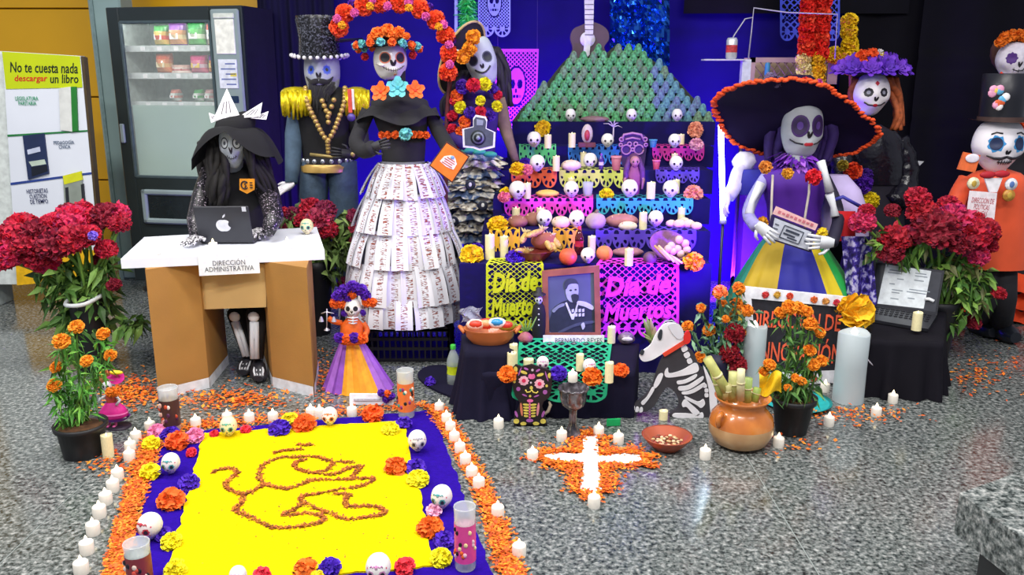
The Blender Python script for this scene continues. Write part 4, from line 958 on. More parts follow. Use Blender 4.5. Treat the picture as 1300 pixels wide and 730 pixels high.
H = Head(f4, P(611, 78, Y-.02), .165, .245, .15, yaw=-.0, roll=-.28, jaw=.25, square=.32); H.skin(mat('#b9c2c4', .6, .06, 10)); H.eyes(mat('#20242e', .5), ring=mat('#59616c'), ra=.3, rb=.2, b=.12, a=.52, pupil=None); H.nose(INK, b=-.22, ra=.12, rb=.12); H.smile(mat('#2e3236', .6), b=-.5, wd=.55, lift=.22, teeth=0, r=.005)
hair(f4, [[(627, 62), (638, 85), (643, 110), (645, 135)], [(630, 66), (640, 92), (640, 118), (638, 140)], [(625, 60, .04), (634, 80, .05), (637, 112, .05)], [(588, 92), (574, 112), (567, 130), (565, 148)], [(592, 90), (580, 112), (572, 130)]], mat('#1c1626', .7, .4, 40), .016, Y, 6, 5)
# hat disc tilted behind head
hc = P(589, 76, Y-.01); s_ = S(hc); u1 = Vector((.43, -.1, .90)).normalized(); u2 = Vector((-.62, -.7, .3)); u2 = (u2-u1*u2.dot(u1)).normalized(); nrm = u1.cross(u2)
mb = MB(); mb.sheet(lambda u, v: hc+u1*(49*s_*v*math.cos(2*PI*u))+u2*(30*s_*v*math.sin(2*PI*u))-nrm*(.02*v*v), 36, 4, mat('#1a1516', .7)); mb.tube([hc+u1*(49*s_*math.cos(2*PI*i/36))+u2*(30*s_*math.sin(2*PI*i/36))-nrm*.02 for i in range(37)], .007, mat('#c9b27a', .6), 6); mb.build('hat', f4)
for x, y, r in ((601, 47, 9), (596, 62, 9), (588, 72, 9), (593, 66, 7)): flower('hat_flower', pompom_mesh('#f29a14', 80), f4, P(x, y, Y-.16), r*s_, (-.3, -1, .3))
mb = MB(); mb.ball(P(580, 67, Y-.14), (.018, .012, .018), BONE); mb.build('hat_skull', f4)
cols = {'p': '#4a1c9a', 'r': '#d01838', 'y': '#e8e010', 'o': '#f07018'}
for x, y, r, c_ in ((587, 110, 9, 'p'), (601, 108, 9, 'r'), (616, 107, 8.5, 'y'), (580, 122, 8.5, 'o'), (584, 136, 8, 'y'), (577, 127, 7, 'r'), (610, 128, 6.5, 'y'), (597, 143, 8, 'p'), (610, 141, 7, 'r'), (631, 135, 7, 'y'), (632, 121, 6, 'r'), (590, 155, 8, 'o'), (622, 147, 7, 'p'), (574, 147, 7, 'r'), (575, 165, 8, 'r'), (584, 168, 7, 'o'), (577, 185, 7, 'r'), (612, 150, 6, 'o'), (625, 112, 7, 'p')):
    flower('pompom', pompom_mesh(cols[c_], 90, 5), f4, P(x, y, Y-.17+abs(x-605)*.002), r*s_, (0, -1, .2))
# camera cut-out hanging from the figure
Yc = Y-.33; kc = P(607, 171, Yc); s_ = S(kc); cm = thing('camera_cutout', 'printed grey camera cut-out with white border hung on the pompom figure', 'cutout', kc)
ol = [(588, 164), (601, 161), (601, 151), (604, 147), (616, 149), (618, 153), (617, 163), (628, 168), (627, 186), (609, 190), (601, 187), (589, 186)]
def cut(mb, ol, Y, th, m, sc=1, dy=0):
    ps = [P(x, y, Y) for x, y in ol]; c_ = sum(ps, Vector())/len(ps); mb.prism([c_+(p-c_)*sc+Vector((0, dy, 0)) for p in ps], (0, th, 0), m)
mb = MB(); cut(mb, ol, Yc, .006, mat('#eef0f2', .5), 1.06); mb.build('border', cm)
mb = MB(); cut(mb, ol, Yc, .003, mat('#4c535c', .45, .2, 40), .93, -.003); mb.build('camera_body', cm)
mb = MB(); c_ = P(607, 175, Yc-.004)
for r, c2, d in ((9.5, '#2b3036', 0), (7.5, '#7a828c', .0015), (5.5, '#23282e', .003), (2.5, '#8f98a6', .0045)): mb.lathe(c_+Vector((0, -d, 0)), [(0, -.001), (r*s_, -.001), (r*s_, .0015), (0, .0015)], mat(c2, .35), 22, R=Rx(PI/2))
mb.build('lens', cm); mb = MB(); cut(mb, [(604, 150), (615, 152), (614, 160), (604, 160)], Yc, .002, mat('#8d96a0', .4), .8, -.0055); mb.build('flash_window', cm)
# ================================================================== the stepped altar
TIER = [None, (3.90, .540, 583, 904), (4.20, .642, 612, 902), (4.45, .769, 626, 902), (4.70, .890, 636, 905), (4.95, 1.000, 644, 906), (5.15, 1.127, 650, 908)]
ALT = cloth_mat('#191352')
al = thing('stepped_altar', 'six stepped altar draped in dark navy cloth', 'altar', (P(745, 330, 3.9).x, 3.9, 0))
def xz(px, Y, z):           # world x of pixel column at depth Y, height z
    zc = Y*math.cos(PITCH)+(CAM_H-z)*math.sin(PITCH); return (px-650)/FPX*zc
for i in range(1, 7):
    Yf, z, x0, x1 = TIER[i]; a, b = xz(x0, Yf, z), xz(x1, Yf, z); z0 = 0 if i < 3 else TIER[i-1][1]-.01
    def fn(u, v, Yf=Yf, z=z, a=a, b=b, z0=z0, i=i):     # front drop of cloth with soft folds
        x = a+(b-a)*u; zz = z0+(z-z0)*v
        return Vector((x, Yf-.006*math.sin(u*47+i)*(1-v)-.004, zz))
    Yr = 4.42 if i == 1 else 5.45; mb = MB(); mb.box(((a+b)/2, (Yf+Yr)/2, (z0+z)/2), (b-a, Yr-Yf, z-z0), ALT, bev=.006); mb.sheet(fn, 80, 6, ALT); mb.build('step', al)
def on(tier, px, py): return G(px, py, TIER[tier][1]) if tier else G(px, py)
# ---- cut paper cloths ------------------------------------------------------------
def lat(u, v, k, kv, th):
    a = abs(((u*k+v*kv) % 1)-.5); b = abs(((u*k-v*kv) % 1)-.5); return max(a, b)-.5+th
def picado_fn(kind, nS, vs, asp):
    def scal(u, v):
        if v <= vs: return 1
        x = ((u*nS) % 1-.5)*2; y = (v-vs)/(1-vs); return (1-x*x-y*y)
    def f(u, v):
        e = min(u, 1-u)*nS*3+.1
        s_ = scal(u, v)
        if s_ <= 0: return s_
        if kind == 'tier':
            if v > vs-.02:
                x = ((u*nS) % 1-.5)*2; y = (v-vs)/(1-vs); r = math.hypot(x, y*.9); t = math.atan2(y, x)
                if .35 < r < .78: return min(s_, .25-abs(math.sin(t*3.5))*.55+.1)
                return s_
            return max(min(e-.1, 1)*.0-.2 if 0 else lat(u, v, nS*1.6, 2.2, .16), .04-min(u, 1-u)*1.2, .06-abs(v-vs+.03))
        # large banner
        b = min(u, 1-u, v)
        if b < .035: return .1+.06*math.sin((u+v)*180) if b < .012 else .1
        if v > vs-.03:
            x = ((u*nS) % 1-.5)*2; y = (v-vs)/(1-vs); r = math.hypot(x, y); t = math.atan2(y, x)
            if .3 < r < .78: return min(s_, .3-abs(math.sin(t*4))*.6)
            return s_
        if kind == 'skull':
            x, y = (u-.5)/.21, (v-.45)/.20; r = math.hypot(x, y*.9)
            if r < 1:
                for sx in (-.42, .42):
                    d = math.hypot(x-sx, y+.12)
                    if d < .3: return (d-.12)*(1 if d < .2 else -1) if False else (d-.2 if d < .22 else .22-d)
                if abs(x) < .12 and .15 < y < .4: return -.1
                if .55 < y < .72 and abs(x) < .55: return -.1 if abs(((x*6) % 1)-.5) < .32 else .1
                return .1
            if r < 1.12: return -.1
        if kind == 'text':
            for cy, h in ((.30, .17), (.62, .19)):
                if abs(v-cy) < h*.5 and .08 < u < .92: return lat(u, v, 13*asp**.5, 13/asp**.5, .09)
        return lat(u, v, (14 if kind == 'skull' else 9)*asp**.5, (14 if kind == 'skull' else 9)/asp**.5, .15)
    return f
def picado(name, label, path, col, nS=4, kind='tier', vs=None, res=(70, 40), cat='cut paper', rough=.7, group=None):
    """path: list of (v, pxL, pxR, Y, z) rows from top to bottom"""
    c0 = path[0]; org = Vector((xz((c0[1]+c0[2])/2, c0[3], c0[4]), c0[3], path[-1][4]))
    rows = [(r[0], xz(r[1], r[3], r[4]), xz(r[2], r[3], r[4]), r[3], r[4]) for r in path]
    def mp(u, v):
        for a, b in zip(rows, rows[1:]):
            if v <= b[0]+1e-6:
                t = (v-a[0])/(b[0]-a[0]); x = (a[1]+(a[2]-a[1])*u)*(1-t)+(b[1]+(b[2]-b[1])*u)*t
                return Vector((x, a[3]+(b[3]-a[3])*t-.004*math.sin(u*19+v*3)*(.4+v), a[4]+(b[4]-a[4])*t))
        return Vector((rows[-1][1]+(rows[-1][2]-rows[-1][1])*u, rows[-1][3], rows[-1][4]))
    w = abs(rows[0][2]-rows[0][1]); h = sum(math.hypot(b[3]-a[3], b[4]-a[4]) for a, b in zip(rows, rows[1:]))
    mb = MB(); mb.field(picado_fn(kind, nS, vs if vs is not None else (.72 if kind == 'tier' else .86), w/h), mp, res[0], res[1], mat(col, rough, .12, 8))
    return tag(mb.build(name, None, org), label, cat, group)
def tier_paper(tier, x0, x1, drop, col, nS, label, top=.14):
    Yf, z = TIER[tier][0], TIER[tier][1]; dz = drop*S((0, Yf, z)); f = top/(top+dz)
    return picado('cut_paper_cloth', label, [(0, x0, x1, Yf+top, z+.003), (f, x0, x1, Yf-.009, z+.003), (1, x0, x1, Yf-.016, z-dz)], col, nS, 'tier', 1-(1-f)*.6, (nS*18, 40))
tier_paper(5, 659, 706, 24, '#5fcf8a', 4, 'green cut paper cloth on the top left of the altar')
tier_paper(5, 721, 797, 23, '#2f78d8', 6, 'blue cut paper cloth on the top centre of the altar')
tier_paper(5, 828, 894, 18, '#d02a98', 5, 'magenta cut paper cloth on the top right of the altar')
tier_paper(4, 649, 707, 22, '#e8603c', 3, 'coral red cut paper cloth on the left of the fourth altar step')
tier_paper(4, 710, 796, 22, '#c9cf62', 5, 'yellow green cut paper cloth on the middle of the fourth altar step')
tier_paper(4, 832, 888, 16, '#5a3cc8', 4, 'violet cut paper cloth on the right of the fourth altar step')
tier_paper(3, 640, 753, 22, '#d838b8', 7, 'magenta cut paper cloth on the left of the third altar step')
tier_paper(3, 757, 880, 20, '#2fa0b8', 7, 'turquoise cut paper cloth on the right of the third altar step')
tier_paper(2, 621, 660, 34, '#e0a824', 2, 'golden cut paper cloth on the left of the second altar step')
tier_paper(2, 702, 738, 26, '#e0a030', 2, 'golden cut paper cloth in the middle of the second altar step')
tier_paper(2, 756, 884, 24, '#5234b4', 6, 'violet cut paper cloth on the right of the second altar step')
# the two big banners in front, with lettering cut out of the same paper
for x0, x1, y0, y1, col, lab in ((617, 690, 330, 422, '#cdd614', 'yellow cut paper banner with lettering left of the framed portrait'), (757, 862, 334, 428, '#d834c8', 'magenta cut paper banner with lettering right of the framed portrait')):
    Yb = 3.865; za, zb = P(650, y0, Yb).z, P(650, y1, Yb).z
    f = .1/(.1+za-zb)
    o = picado('cut_paper_banner', lab, [(0, x0+6, x1-4, Yb+.13, .547), (f, x0, x1, Yb, .545), (1, x0, x1, Yb-.01, zb)], col, 4, 'text', .9, (100, 100), 'cut paper')
    c_ = P((x0+x1)/2, y0+(y1-y0)*.30, Yb-.014); s_ = S(c_)
    lettering('Día de', o, c_, (1, 0, .06), (-.06, 0, 1), (x1-x0)*.80*s_, mat(col, .7, .12, 8), 27*s_, 'cut_lettering', .004, bold=.04, shear=.25)
    c_ = P((x0+x1)/2, y0+(y1-y0)*.64, Yb-.016); lettering('Muertos', o, c_, (1, 0, .06), (-.06, 0, 1), (x1-x0)*.84*s_, mat(col, .7, .12, 8), 25*s_, 'cut_lettering', .004, bold=.04, shear=.25)

# ---- skulls and candles over the altar -------------------------------------------
SK_P = skull_template('sugar_skull', 'small white sugar skull', '#f1ecea', '#8a6ab8', fancy=False)
PIL = pillar_template()
used = {'sk': False, 'pi': False, 'tl': False}
def put(tmpl, key, label, loc, sc, rz=0, group=None, cat=None):
    if not used.get(key): o = tmpl; used[key] = True
    else: o = copy_tree(tmpl)
    o['label'] = label
    if group: o['group'] = group
    return place(o, loc, rz, sc)
def skull_at(tier, px, py, hpx, label, yaw=0):
    p = on(tier, px, py); s_ = S(p); return put(SK_P, 'sk', label, p, (hpx*s_*1.32, hpx*s_*1.25, hpx*s_*1.2), yaw, 'small sugar skulls on the altar')
def pillar_at(tier, px, py, wpx, hpx, label, z=None):
    p = on(tier, px, py) if z is None else G(px, py, z); s_ = S(p); return put(PIL, 'pi', label, p, (wpx*s_, wpx*s_, hpx*s_), 0, 'cream LED candles on the altar')
for a in ((5, 678, 187, 17, 'white sugar skull on the green cut paper at the altar top left'), (5, 771, 187, 15, 'white sugar skull under the wire tree at the altar top'), (5, 856, 187.5, 15, 'white sugar skull on the magenta paper at the altar top right'),
          (4, 682, 217.5, 18, 'white sugar skull on the coral red cut paper', .4), (4, 749, 214, 17, 'white sugar skull beside the purple bottle on the yellow green cut paper'), (4, 858, 216.5, 16, 'white sugar skull on the violet cut paper of the fourth step'),
          (3, 657, 253, 20, 'white sugar skull at the left end of the magenta cut paper', .5), (3, 725, 251, 18, 'white sugar skull at the middle of the magenta cut paper'), (3, 799, 251, 20, 'white sugar skull in front of the paper doll on the turquoise paper'), (3, 851, 251, 19, 'white sugar skull at the right of the turquoise cut paper', -.4),
          (2, 691, 288, 19, 'white sugar skull among the brown loaves on the second altar step'), (2, 732, 289, 19, 'white sugar skull behind the soda bottle on the second altar step'), (2, 832, 288, 18, 'white sugar skull right of the long loaf on the second altar step', -.5),
          (1, 746, 334, 17, 'white sugar skull with green top above the portrait frame')): skull_at(*a)
for px, lab in ((725, 'left'), (803, 'middle'), (861.5, 'right')):
    p = G(px, 153.5, TIER[6][1]); p = P(px, 154, 5.13); put(SK_P, 'sk', 'small skull on the ledge under the egg carton mountain, %s of three' % lab, Vector((p.x, 5.185, TIER[6][1])), 17*S(p), 0, 'small sugar skulls on the altar')
for a in ((5, 695.5, 188, 9, 17, 'cream candle right of the green cut paper at the altar top'), (5, 726, 187, 9, 18, 'cream candle left of the oval picture at the altar top'), (5, 864, 183.5, 9, 13, 'cream candle behind the skull at the altar top right'),
          (4, 706, 217, 9, 19, 'cream candle between the coral and yellow green cut papers'), (4, 740.5, 211, 8, 18, 'slim cream candle behind the yellow green cut paper'), (4, 856, 211, 8, 16, 'cream candle behind the skull on the fourth altar step right'),
          (3, 669.5, 252, 9, 20, 'cream candle right of the leftmost skull on the magenta cut paper'), (3, 725, 244.5, 9, 19, 'cream candle behind the skull on the magenta cut paper'), (3, 826, 252, 11, 21, 'cream candle beside the paper doll on the turquoise cut paper'), (3, 858, 245, 9, 17, 'cream candle behind the skull on the turquoise cut paper'), (3, 797, 245, 9, 14, 'cream candle behind the doll side skull'),
          (2, 655, 283, 10, 20, 'cream candle above the left brown loaf on the second altar step'), (2, 686, 283, 10, 20, 'cream candle behind the loaves on the second altar step'), (2, 733, 283, 10, 16, 'cream candle behind the skull on the second altar step'), (2, 816, 291, 10, 22, 'cream candle right of the long loaf on the second altar step'), (2, 864.5, 283, 9, 20, 'cream candle behind the white sweets on the second altar step'),
          (1, 622, 329, 12, 32, 'tall cream candle left of the pair above the yellow banner'), (1, 640, 327, 10.5, 28, 'cream candle right of the pair above the yellow banner'), (1, 798, 337, 11, 22, 'cream candle standing on the magenta banner'), (1, 751, 321, 10, 22, 'cream candle left of the orange on the lowest step')): pillar_at(*a)
# ---- flowers on the altar ----------------------------------------------------------
def bloom(label, p, rpx, col, n=110, sd=0, face=(0, -.55, .85), name='marigold_bloom', flat=.8, group='loose flowers on the altar'):
    me = pompom_mesh(col, n, sd); o = flower(name, me, None, Vector(p)+Vector((0, 0, rpx*S(p)*.55*flat)), rpx*S(p), face, random.Random(sd+int(p.x*1000)), flat=flat)
    return tag(o, label, 'flower', group)
YM = '#f2c800'; PU = '#4a17b8'; PK = '#f08098'; PE = '#f0a080'; OR = '#f2780c'
bloom('large yellow marigold on the left corner of the lowest altar step', on(1, 599, 331), 15, YM); bloom('yellow marigold on the right corner of the lowest altar step', on(1, 880, 338), 13, '#f0b400', sd=1); bloom('purple flower on the yellow cut paper banner', on(1, 654, 333), 12, PU, sd=2); bloom('purple flower behind the left candles on the lowest step', on(1, 605, 320), 9, PU, sd=2)
bloom('yellow marigold on the golden cut paper at the left', on(2, 632, 291), 13, YM, sd=3); bloom('yellow marigold at the left end of the third altar step', on(3, 644, 251), 10, YM, sd=4); bloom('pink flower under the marigold on the third altar step', on(3, 640, 254), 8, PK, sd=5); bloom('yellow marigold on the turquoise cut paper', on(3, 770, 251), 9, '#f4e010', sd=6); bloom('peach flower at the right end of the third altar step', on(3, 880, 251), 12, PE, sd=7)
bloom('yellow marigold at the left end of the fourth altar step', on(4, 657, 219), 10, YM, sd=8); bloom('pink flower beside the skull on the coral cut paper', on(4, 668, 219), 8, PK, sd=9); bloom('purple flower behind the coral cut paper', on(4, 667, 211), 8, PU, sd=10); bloom('peach flower at the right of the altar top', on(5, 884, 187), 9, '#e8a8b8', sd=11)
bloom('purple flower left of the second altar step', on(2, 641, 283), 9, PU, sd=2)
for px, py, col, r, lab in ((689, 163, YM, 10, 'yellow marigold pinned under the egg carton mountain'), (883, 165, PE, 10, 'peach flower pinned under the right end of the mountain')):
    p = P(px, py, 5.13); o = flower('marigold_bloom', pompom_mesh(col, 110, 12), None, p, r*S(p), (0, -1, .1), flat=.6); tag(o, lab, 'flower', 'loose flowers on the altar')
# ---- food and small things ---------------------------------------------------------
def blob(name, label, cat, p, rad, col, sd=0, noise=.05, parts=None, rot=0, group=None, rough=.7):
    t = thing(name, label, cat, p, group); s_ = S(p); r = [k*s_ for k in rad]; mb = MB(); mb.ball(Vector(p)+Vector((0, 0, r[2]*.85)), r, mat(col, rough, .3, 12, bump=.2), 20, 12, Rz(rot), noise, sd=sd); mb.build('body', t); return t, s_, r
BR = '#9c6650'
def loaf(label, p, rad, col, sd=0, slash=3):
    t, s_, r = blob('bread_loaf', label, 'bread', p, rad, col, sd); mb = MB()
    for i in range(slash):
        x = (-.55+1.1*i/max(1, slash-1))*r[0]; mb.tube([Vector(p)+Vector((x-r[0]*.08, -r[1]*.55, r[2]*1.45)), Vector(p)+Vector((x, -r[1]*.0, r[2]*1.86*math.sqrt(max(.1, 1-(x/r[0])**2)))), Vector(p)+Vector((x+r[0]*.08, r[1]*.5, r[2]*1.5))], r[2]*.14, mat('#c79a80', .8), 6)
    mb.build('scored_crust', t)
loaf('brown loaf at the left of the second altar step', on(2, 657, 288), (13, 11, 8), BR, 1); loaf('second brown loaf beside the skull on the second altar step', on(2, 677, 286), (12, 10, 9), '#a06a58', 2); loaf('long pinkish brown loaf on the second altar step', on(2, 789, 288), (21, 13, 9), '#b87878', 3, 4)
loaf('brown loaf on the bowl of corn, lowest altar step', on(1, 690, 326)+Vector((0, -.03, .05)), (17, 9, 11), '#a05a40', 4); loaf('flat brown loaf on the lowest step behind the magenta banner', on(1, 797, 325), (20, 10, 6), '#a8707c', 5)
loaf('white sugared bread on the golden cut paper', on(2, 712, 289), (12, 9, 8), '#ecd2b0', 6); loaf('white roll in front of the long loaf', on(2, 797, 292), (12, 7, 6), '#efd9c4', 7, 2); loaf('yellow bread on the magenta cut paper', on(3, 695, 250), (15, 8, 5), '#edc060', 8); loaf('white sugared bread on the yellow green cut paper', on(4, 725, 216), (13, 9, 7), '#f0d6c4', 9)
for i, (px, py, r) in enumerate(((852, 288, 7), (862, 289, 8), (874, 289, 8), (884, 291, 7), (868, 285, 7))): blob('sweet', 'pale sugared sweet heaped at the right of the second altar step', 'sweet', on(2, px, py), (r, r*.8, r*.7), '#eec8b4', i, .12, group='sugared sweets on the second step')
t, s_, r = blob('squash', 'pale ribbed squash beside the long loaf on the second step', 'squash', on(2, 756, 290), (13, 11, 11), '#b9a3a0', 3, .08); mb = MB(); p = on(2, 756, 290); mb.tube([p+Vector((0, 0, r[2]*1.75)), p+Vector((.01, 0, r[2]*2.2))], [.012, .007], mat('#7a6a50'), 7); mb.build('stem', t)
def fruit(label, p, r, col, name='orange_fruit', cat='fruit'):
    t, s_, rr = blob(name, label, cat, p, (r, r, r*.95), col, 5, .02, rough=.5); mb = MB(); c_ = Vector(p)+Vector((0, 0, rr[2]*1.78)); mb.lathe(c_, [(.004, 0), (.006, .004), (.002, .008)], mat('#4a6a2a'), 8); mb.build('stem', t)
fruit('orange fruit above the top left of the portrait frame', on(1, 721, 335), 11.5, '#e86038'); fruit('orange fruit above the top right of the portrait frame', on(1, 767, 330), 10.5, '#ee8a54'); fruit('small red fruit behind the soda bottle', on(1, 751, 320), 5, '#d8402c')
# clay bowl with corn cobs
p = on(1, 677, 331); s_ = S(p); t = thing('clay_bowl', 'dark red clay bowl of corn on the lowest altar step', 'bowl', p)
mb = MB(); mb.lathe(p, [(13*s_, 0), (20*s_, 6*s_), (26*s_, 13*s_), (27*s_, 14*s_), (24*s_, 13*s_), (12*s_, 5*s_), (0, 5*s_)], mat('#7a3028', .4, .2, 10), 26, sc=(1, .8)); mb.build('bowl', t)
CORN = mat('#d8b060', .6, .4, 90, bump=.5, bscale=140)
for i, (x0, y0, x1, y1) in enumerate(((655, 318, 672, 320), (662, 308, 668, 296), (668, 300, 690, 292), (700, 318, 690, 300), (706, 320, 696, 303), (712, 316, 700, 300))):
    a, b = P(x0, y0, p.y-.03+.012*i), P(x1, y1, p.y+.06); c = thing('corn_cob', 'dried corn cob in the dark red clay bowl', 'corn', a, 'corn cobs in the bowl'); mb = MB(); k = [a.lerp(b, q) for q in (0, .2, .5, .8, 1)]; mb.tube(k, [.007, .014, .016, .013, .004], CORN, 9); mb.build('kernels', c)
    mb = MB()
    for q in range(4): mb.tube([b, b+Vector((.01*(q-1.5), .006*math.sin(q*2), .012)), b+Vector((.016*(q-1.5), .006, .028-.005*q))], [.006, .006, .001], mat('#c9b48a', .8), 5)
    mb.build('husk', c)
# soda bottle
def bottle(label, p, h, body, lab, cap, name='soda_bottle', alpha=.55):
    t = thing(name, label, 'bottle', p); r = h*.155; mb = MB(); mb.lathe(p, [(r*.8, 0), (r, h*.04), (r, h*.3), (r*.9, h*.4), (r, h*.5), (r, h*.62), (r*.6, h*.8), (r*.36, h*.87), (r*.36, h*.92)], mat(body, .08, .05, 5, alpha=alpha, spec=.8), 20); mb.build('body', t)
    mb = MB(); mb.lathe(p, [(r*1.015, h*.3), (r*.93, h*.4), (r*1.015, h*.5)], mat(lab, .4, .25, 40), 20, cap=False); mb.build('label', t)
    mb = MB(); mb.lathe(p, [(r*.42, h*.9), (r*.42, h*.985), (r*.36, h)], mat(cap, .4), 14); mb.build('cap', t); return t
bottle('small red soda bottle with red cap on the altar', on(1, 735, 323), 36*S(on(1, 735, 323)), '#5a1420', '#d02a4a', '#e03048', alpha=.8)
bottle('small purple bottle on the yellow green cut paper', on(4, 763, 216), 21*S(on(4, 763, 216)), '#4a2a80', '#e8d8e0', '#8a3ac0', 'small_bottle', .9)
p = on(3, 746, 249); s_ = S(p); t = thing('drinking_glass', 'clear glass of water on the magenta cut paper', 'glass', p); mb = MB(); mb.lathe(p, [(5.5*s_, 0), (7*s_, 18*s_), (6.6*s_, 18*s_), (5.2*s_, 1.5*s_), (0, 1.5*s_)], mat('#dfe4f4', .05, .02, 5, alpha=.4), 18); mb.build('tumbler', t); mb = MB(); mb.lathe(p, [(4.9*s_, 1.6*s_), (6*s_, 11*s_), (0, 11*s_)], mat('#c8ccf0', .05, .02, 5, alpha=.5), 18); mb.build('water', t)
def cup(label, tier, px, py, w, h, col, band):
    p = on(tier, px, py); s_ = S(p); t = thing('cup', label, 'cup', p); mb = MB(); mb.lathe(p, [(w*.36*s_, 0), (w*.5*s_, h*s_), (w*.45*s_, h*s_), (w*.3*s_, 2*s_), (0, 2*s_)], mat(col, .5), 16); mb.build('body', t); mb = MB(); mb.lathe(p, [(w*.52*s_, h*.86*s_), (w*.54*s_, h*s_), (w*.44*s_, h*1.01*s_)], mat(band, .5), 16, cap=False); mb.build('rim', t)
cup('pink clay cup left of the paper doll', 4, 782, 216, 13, 18, '#b8607c', '#d888a0'); cup('blue cup right of the pink crown on the altar top', 5, 829, 187, 10, 10, '#2a6aa8', '#50a0c8'); cup('small pink cup on the fourth step', 4, 833, 215, 10, 12, '#c03a70', '#e070a0')
# oval picture with a red saint, top of altar
p = on(5, 745, 187); s_ = S(p); t = thing('oval_picture', 'small oval framed red picture on the altar top', 'picture', p); mb = MB(); c_ = p+Vector((0, 0, 17*s_)); mb.lathe(c_, [(0, -.004), (1, -.004), (1, .004), (0, .004)], mat('#c8b8b0', .4), 20, R=Matrix(((7*s_/1, 0, 0), (0, 0, 1), (0, 12*s_, 0)))); mb.build('frame', t); mb = MB(); mb.lathe(c_+Vector((0, -.005, -2*s_)), [(0, -.001), (1, -.001), (1, .001), (0, .001)], mat('#b03848', .5), 14, R=Matrix(((3.5*s_, 0, 0), (0, 0, 1), (0, 7*s_, 0)))); mb.build('painted_saint', t); mb = MB(); mb.box(p+Vector((0, 0, 3*s_)), (22*s_, .04, 6*s_), mat('#6a3048', .6), bev=.003); mb.build('stand', t)
# wire tree
p = on(5, 776, 184.5); s_ = S(p); t = thing('wire_tree', 'white bare wire tree behind the altar skull', 'ornament', p); mb = MB(); tp = P(779, 161, p.y)
mb.tube([p, p.lerp(tp, .5)+Vector((.005, 0, 0)), tp], [.006, .005, .004], mat('#c9b8d0', .5), 6); mb.build('trunk', t); mb = MB()
for x, y in ((766, 157), (772, 153), (781, 152), (790, 162), (785, 156)): mb.tube([tp, P((779+x)/2, (161+y)/2-2, p.y), P(x, y, p.y)], [.004, .003, .0015], mat('#c9b8d0', .5), 5)
mb.build('branch', t)
# carved crown and paper doll
Yd = 4.52; kc = P(806, 246, Yd); dl = thing('paper_doll', 'brown long haired doll with pink outline standing before the turquoise paper', 'doll', (kc.x, Yd, TIER[3][1]))
mb = MB(); mb.loft([L3(806, 247, Yd, 5), L3(806, 235, Yd, 7), L3(805, 222, Yd, 9), L3(805, 212, Yd, 6), L3(805, 209, Yd, 3)], mat('#8a4a68', .7), 14); mb.build('dress', dl)
H = Head(dl, P(806, 205, Yd-.02), .05, .055, .05, jaw=.3); H.skin(mat('#b07880', .6)); H.eyes(INK, ra=.2, rb=.2, b=.0)
mb = MB(); mb.ball(P(805, 203, Yd+.008), (.032, .03, .036), mat('#5a2a5a', .6)); 
for sx in (-1, 1): mb.tube(pts3([(805+sx*5, 200), (805+sx*10, 215, -.01), (805+sx*11, 230, -.01), (805+sx*9, 240)], Yd), [.014, .016, .014, .005], mat('#5a2a6a', .6, .4, 50), 8)
mb.build('hair', dl)
for sx in (-1, 1): mb = MB(); mb.tube(pts3([(805+sx*6, 216), (805+sx*12, 228, -.02), (805+sx*10, 240, -.03)], Yd), [.009, .008, .006], mat('#a06a80', .6), 8); mb.build('arm', dl)
Yk = 4.925; kp = P(804, 187, Yk); s_ = S(kp); cr = thing('carved_crown', 'pink outlined carved crown ornament with round holes on the altar top', 'ornament', (kp.x, Yk, TIER[4][1])); CRM = mat('#b07aa8', .5, .15, 20)
mb = MB(); cut(mb, [(787, 187), (789, 172), (794, 169), (814, 169), (819, 172), (821, 187), (818, 211), (790, 211)], Yk, .006, mat('#3a1c60', .6)); mb.build('panel', cr)
mb = MB()
for cx_, cy_, r in ((795, 190, 6), (811, 190, 6), (799, 183, 2.5), (807, 183, 2.5), (803, 190, 2), (789, 177, 2.5), (819, 177, 2.5), (788, 184, 2), (820, 184, 2)):
    c_ = P(cx_, cy_, Yk-.006); mb.tube([c_+Vector((r*s_*math.cos(a), 0, r*s_*math.sin(a))) for a in [2*PI*i/14 for i in range(15)]], 1.1*s_, CRM, 5)
mb.tube(pts3([(790, 178), (792, 171), (803, 169), (814, 171), (817, 178)], Yk-.006), 1.6*s_, CRM, 6); mb.tube(pts3([(794, 177), (803, 175), (813, 177)], Yk-.006), 1.4*s_, CRM, 6); mb.build('filigree', cr)
# tray of sweets and spoons, right of the lowest step
p = on(1, 850, 333); s_ = S(p); t = thing('woven_tray', 'round woven tray leaning at the right of the lowest altar step', 'tray', p); TR_ = Rx(math.radians(38)); c_ = p+Vector((0, .04, 17*s_))
mb = MB(); mb.lathe(c_, [(0, 0), (21*s_, 0), (25*s_, 5*s_), (26*s_, 4.5*s_), (22*s_, -2*s_), (0, -2*s_)], mat('#7a4a70', .7, .3, 30, bump=.4), 28, R=Rz(.2) @ TR_); mb.build('tray', t)
for i, (x, y) in enumerate(((862, 304), (870, 309), (852, 312), (860, 316), (872, 317), (854, 319), (864, 322), (848, 316))): o = MB(); q = P(x, y, c_.y-.03-.002*i); o.ball(q, 5.2*s_, mat('#d8b8a8', .7), 12, 8); tag(o.build('sugared_ball', None, q), 'beige sugared ball heaped on the woven tray', 'sweet', 'sugared balls on the tray')
for i, (x0, y0, x1, y1) in enumerate(((831, 312, 850, 330), (836, 312, 856, 333), (842, 318, 862, 336), (850, 324, 866, 334))): a, b = P(x0, y0, p.y-.04), P(x1, y1, p.y-.11); o = MB(); o.tube([a, (a+b)/2, b], [.006, .008, .005], mat('#e0c0a0' if i % 2 else '#c89878', .6), 7); tag(o.build('bread_stick', None, a), 'pale stick lying on the woven tray', 'stick', 'sticks on the tray')
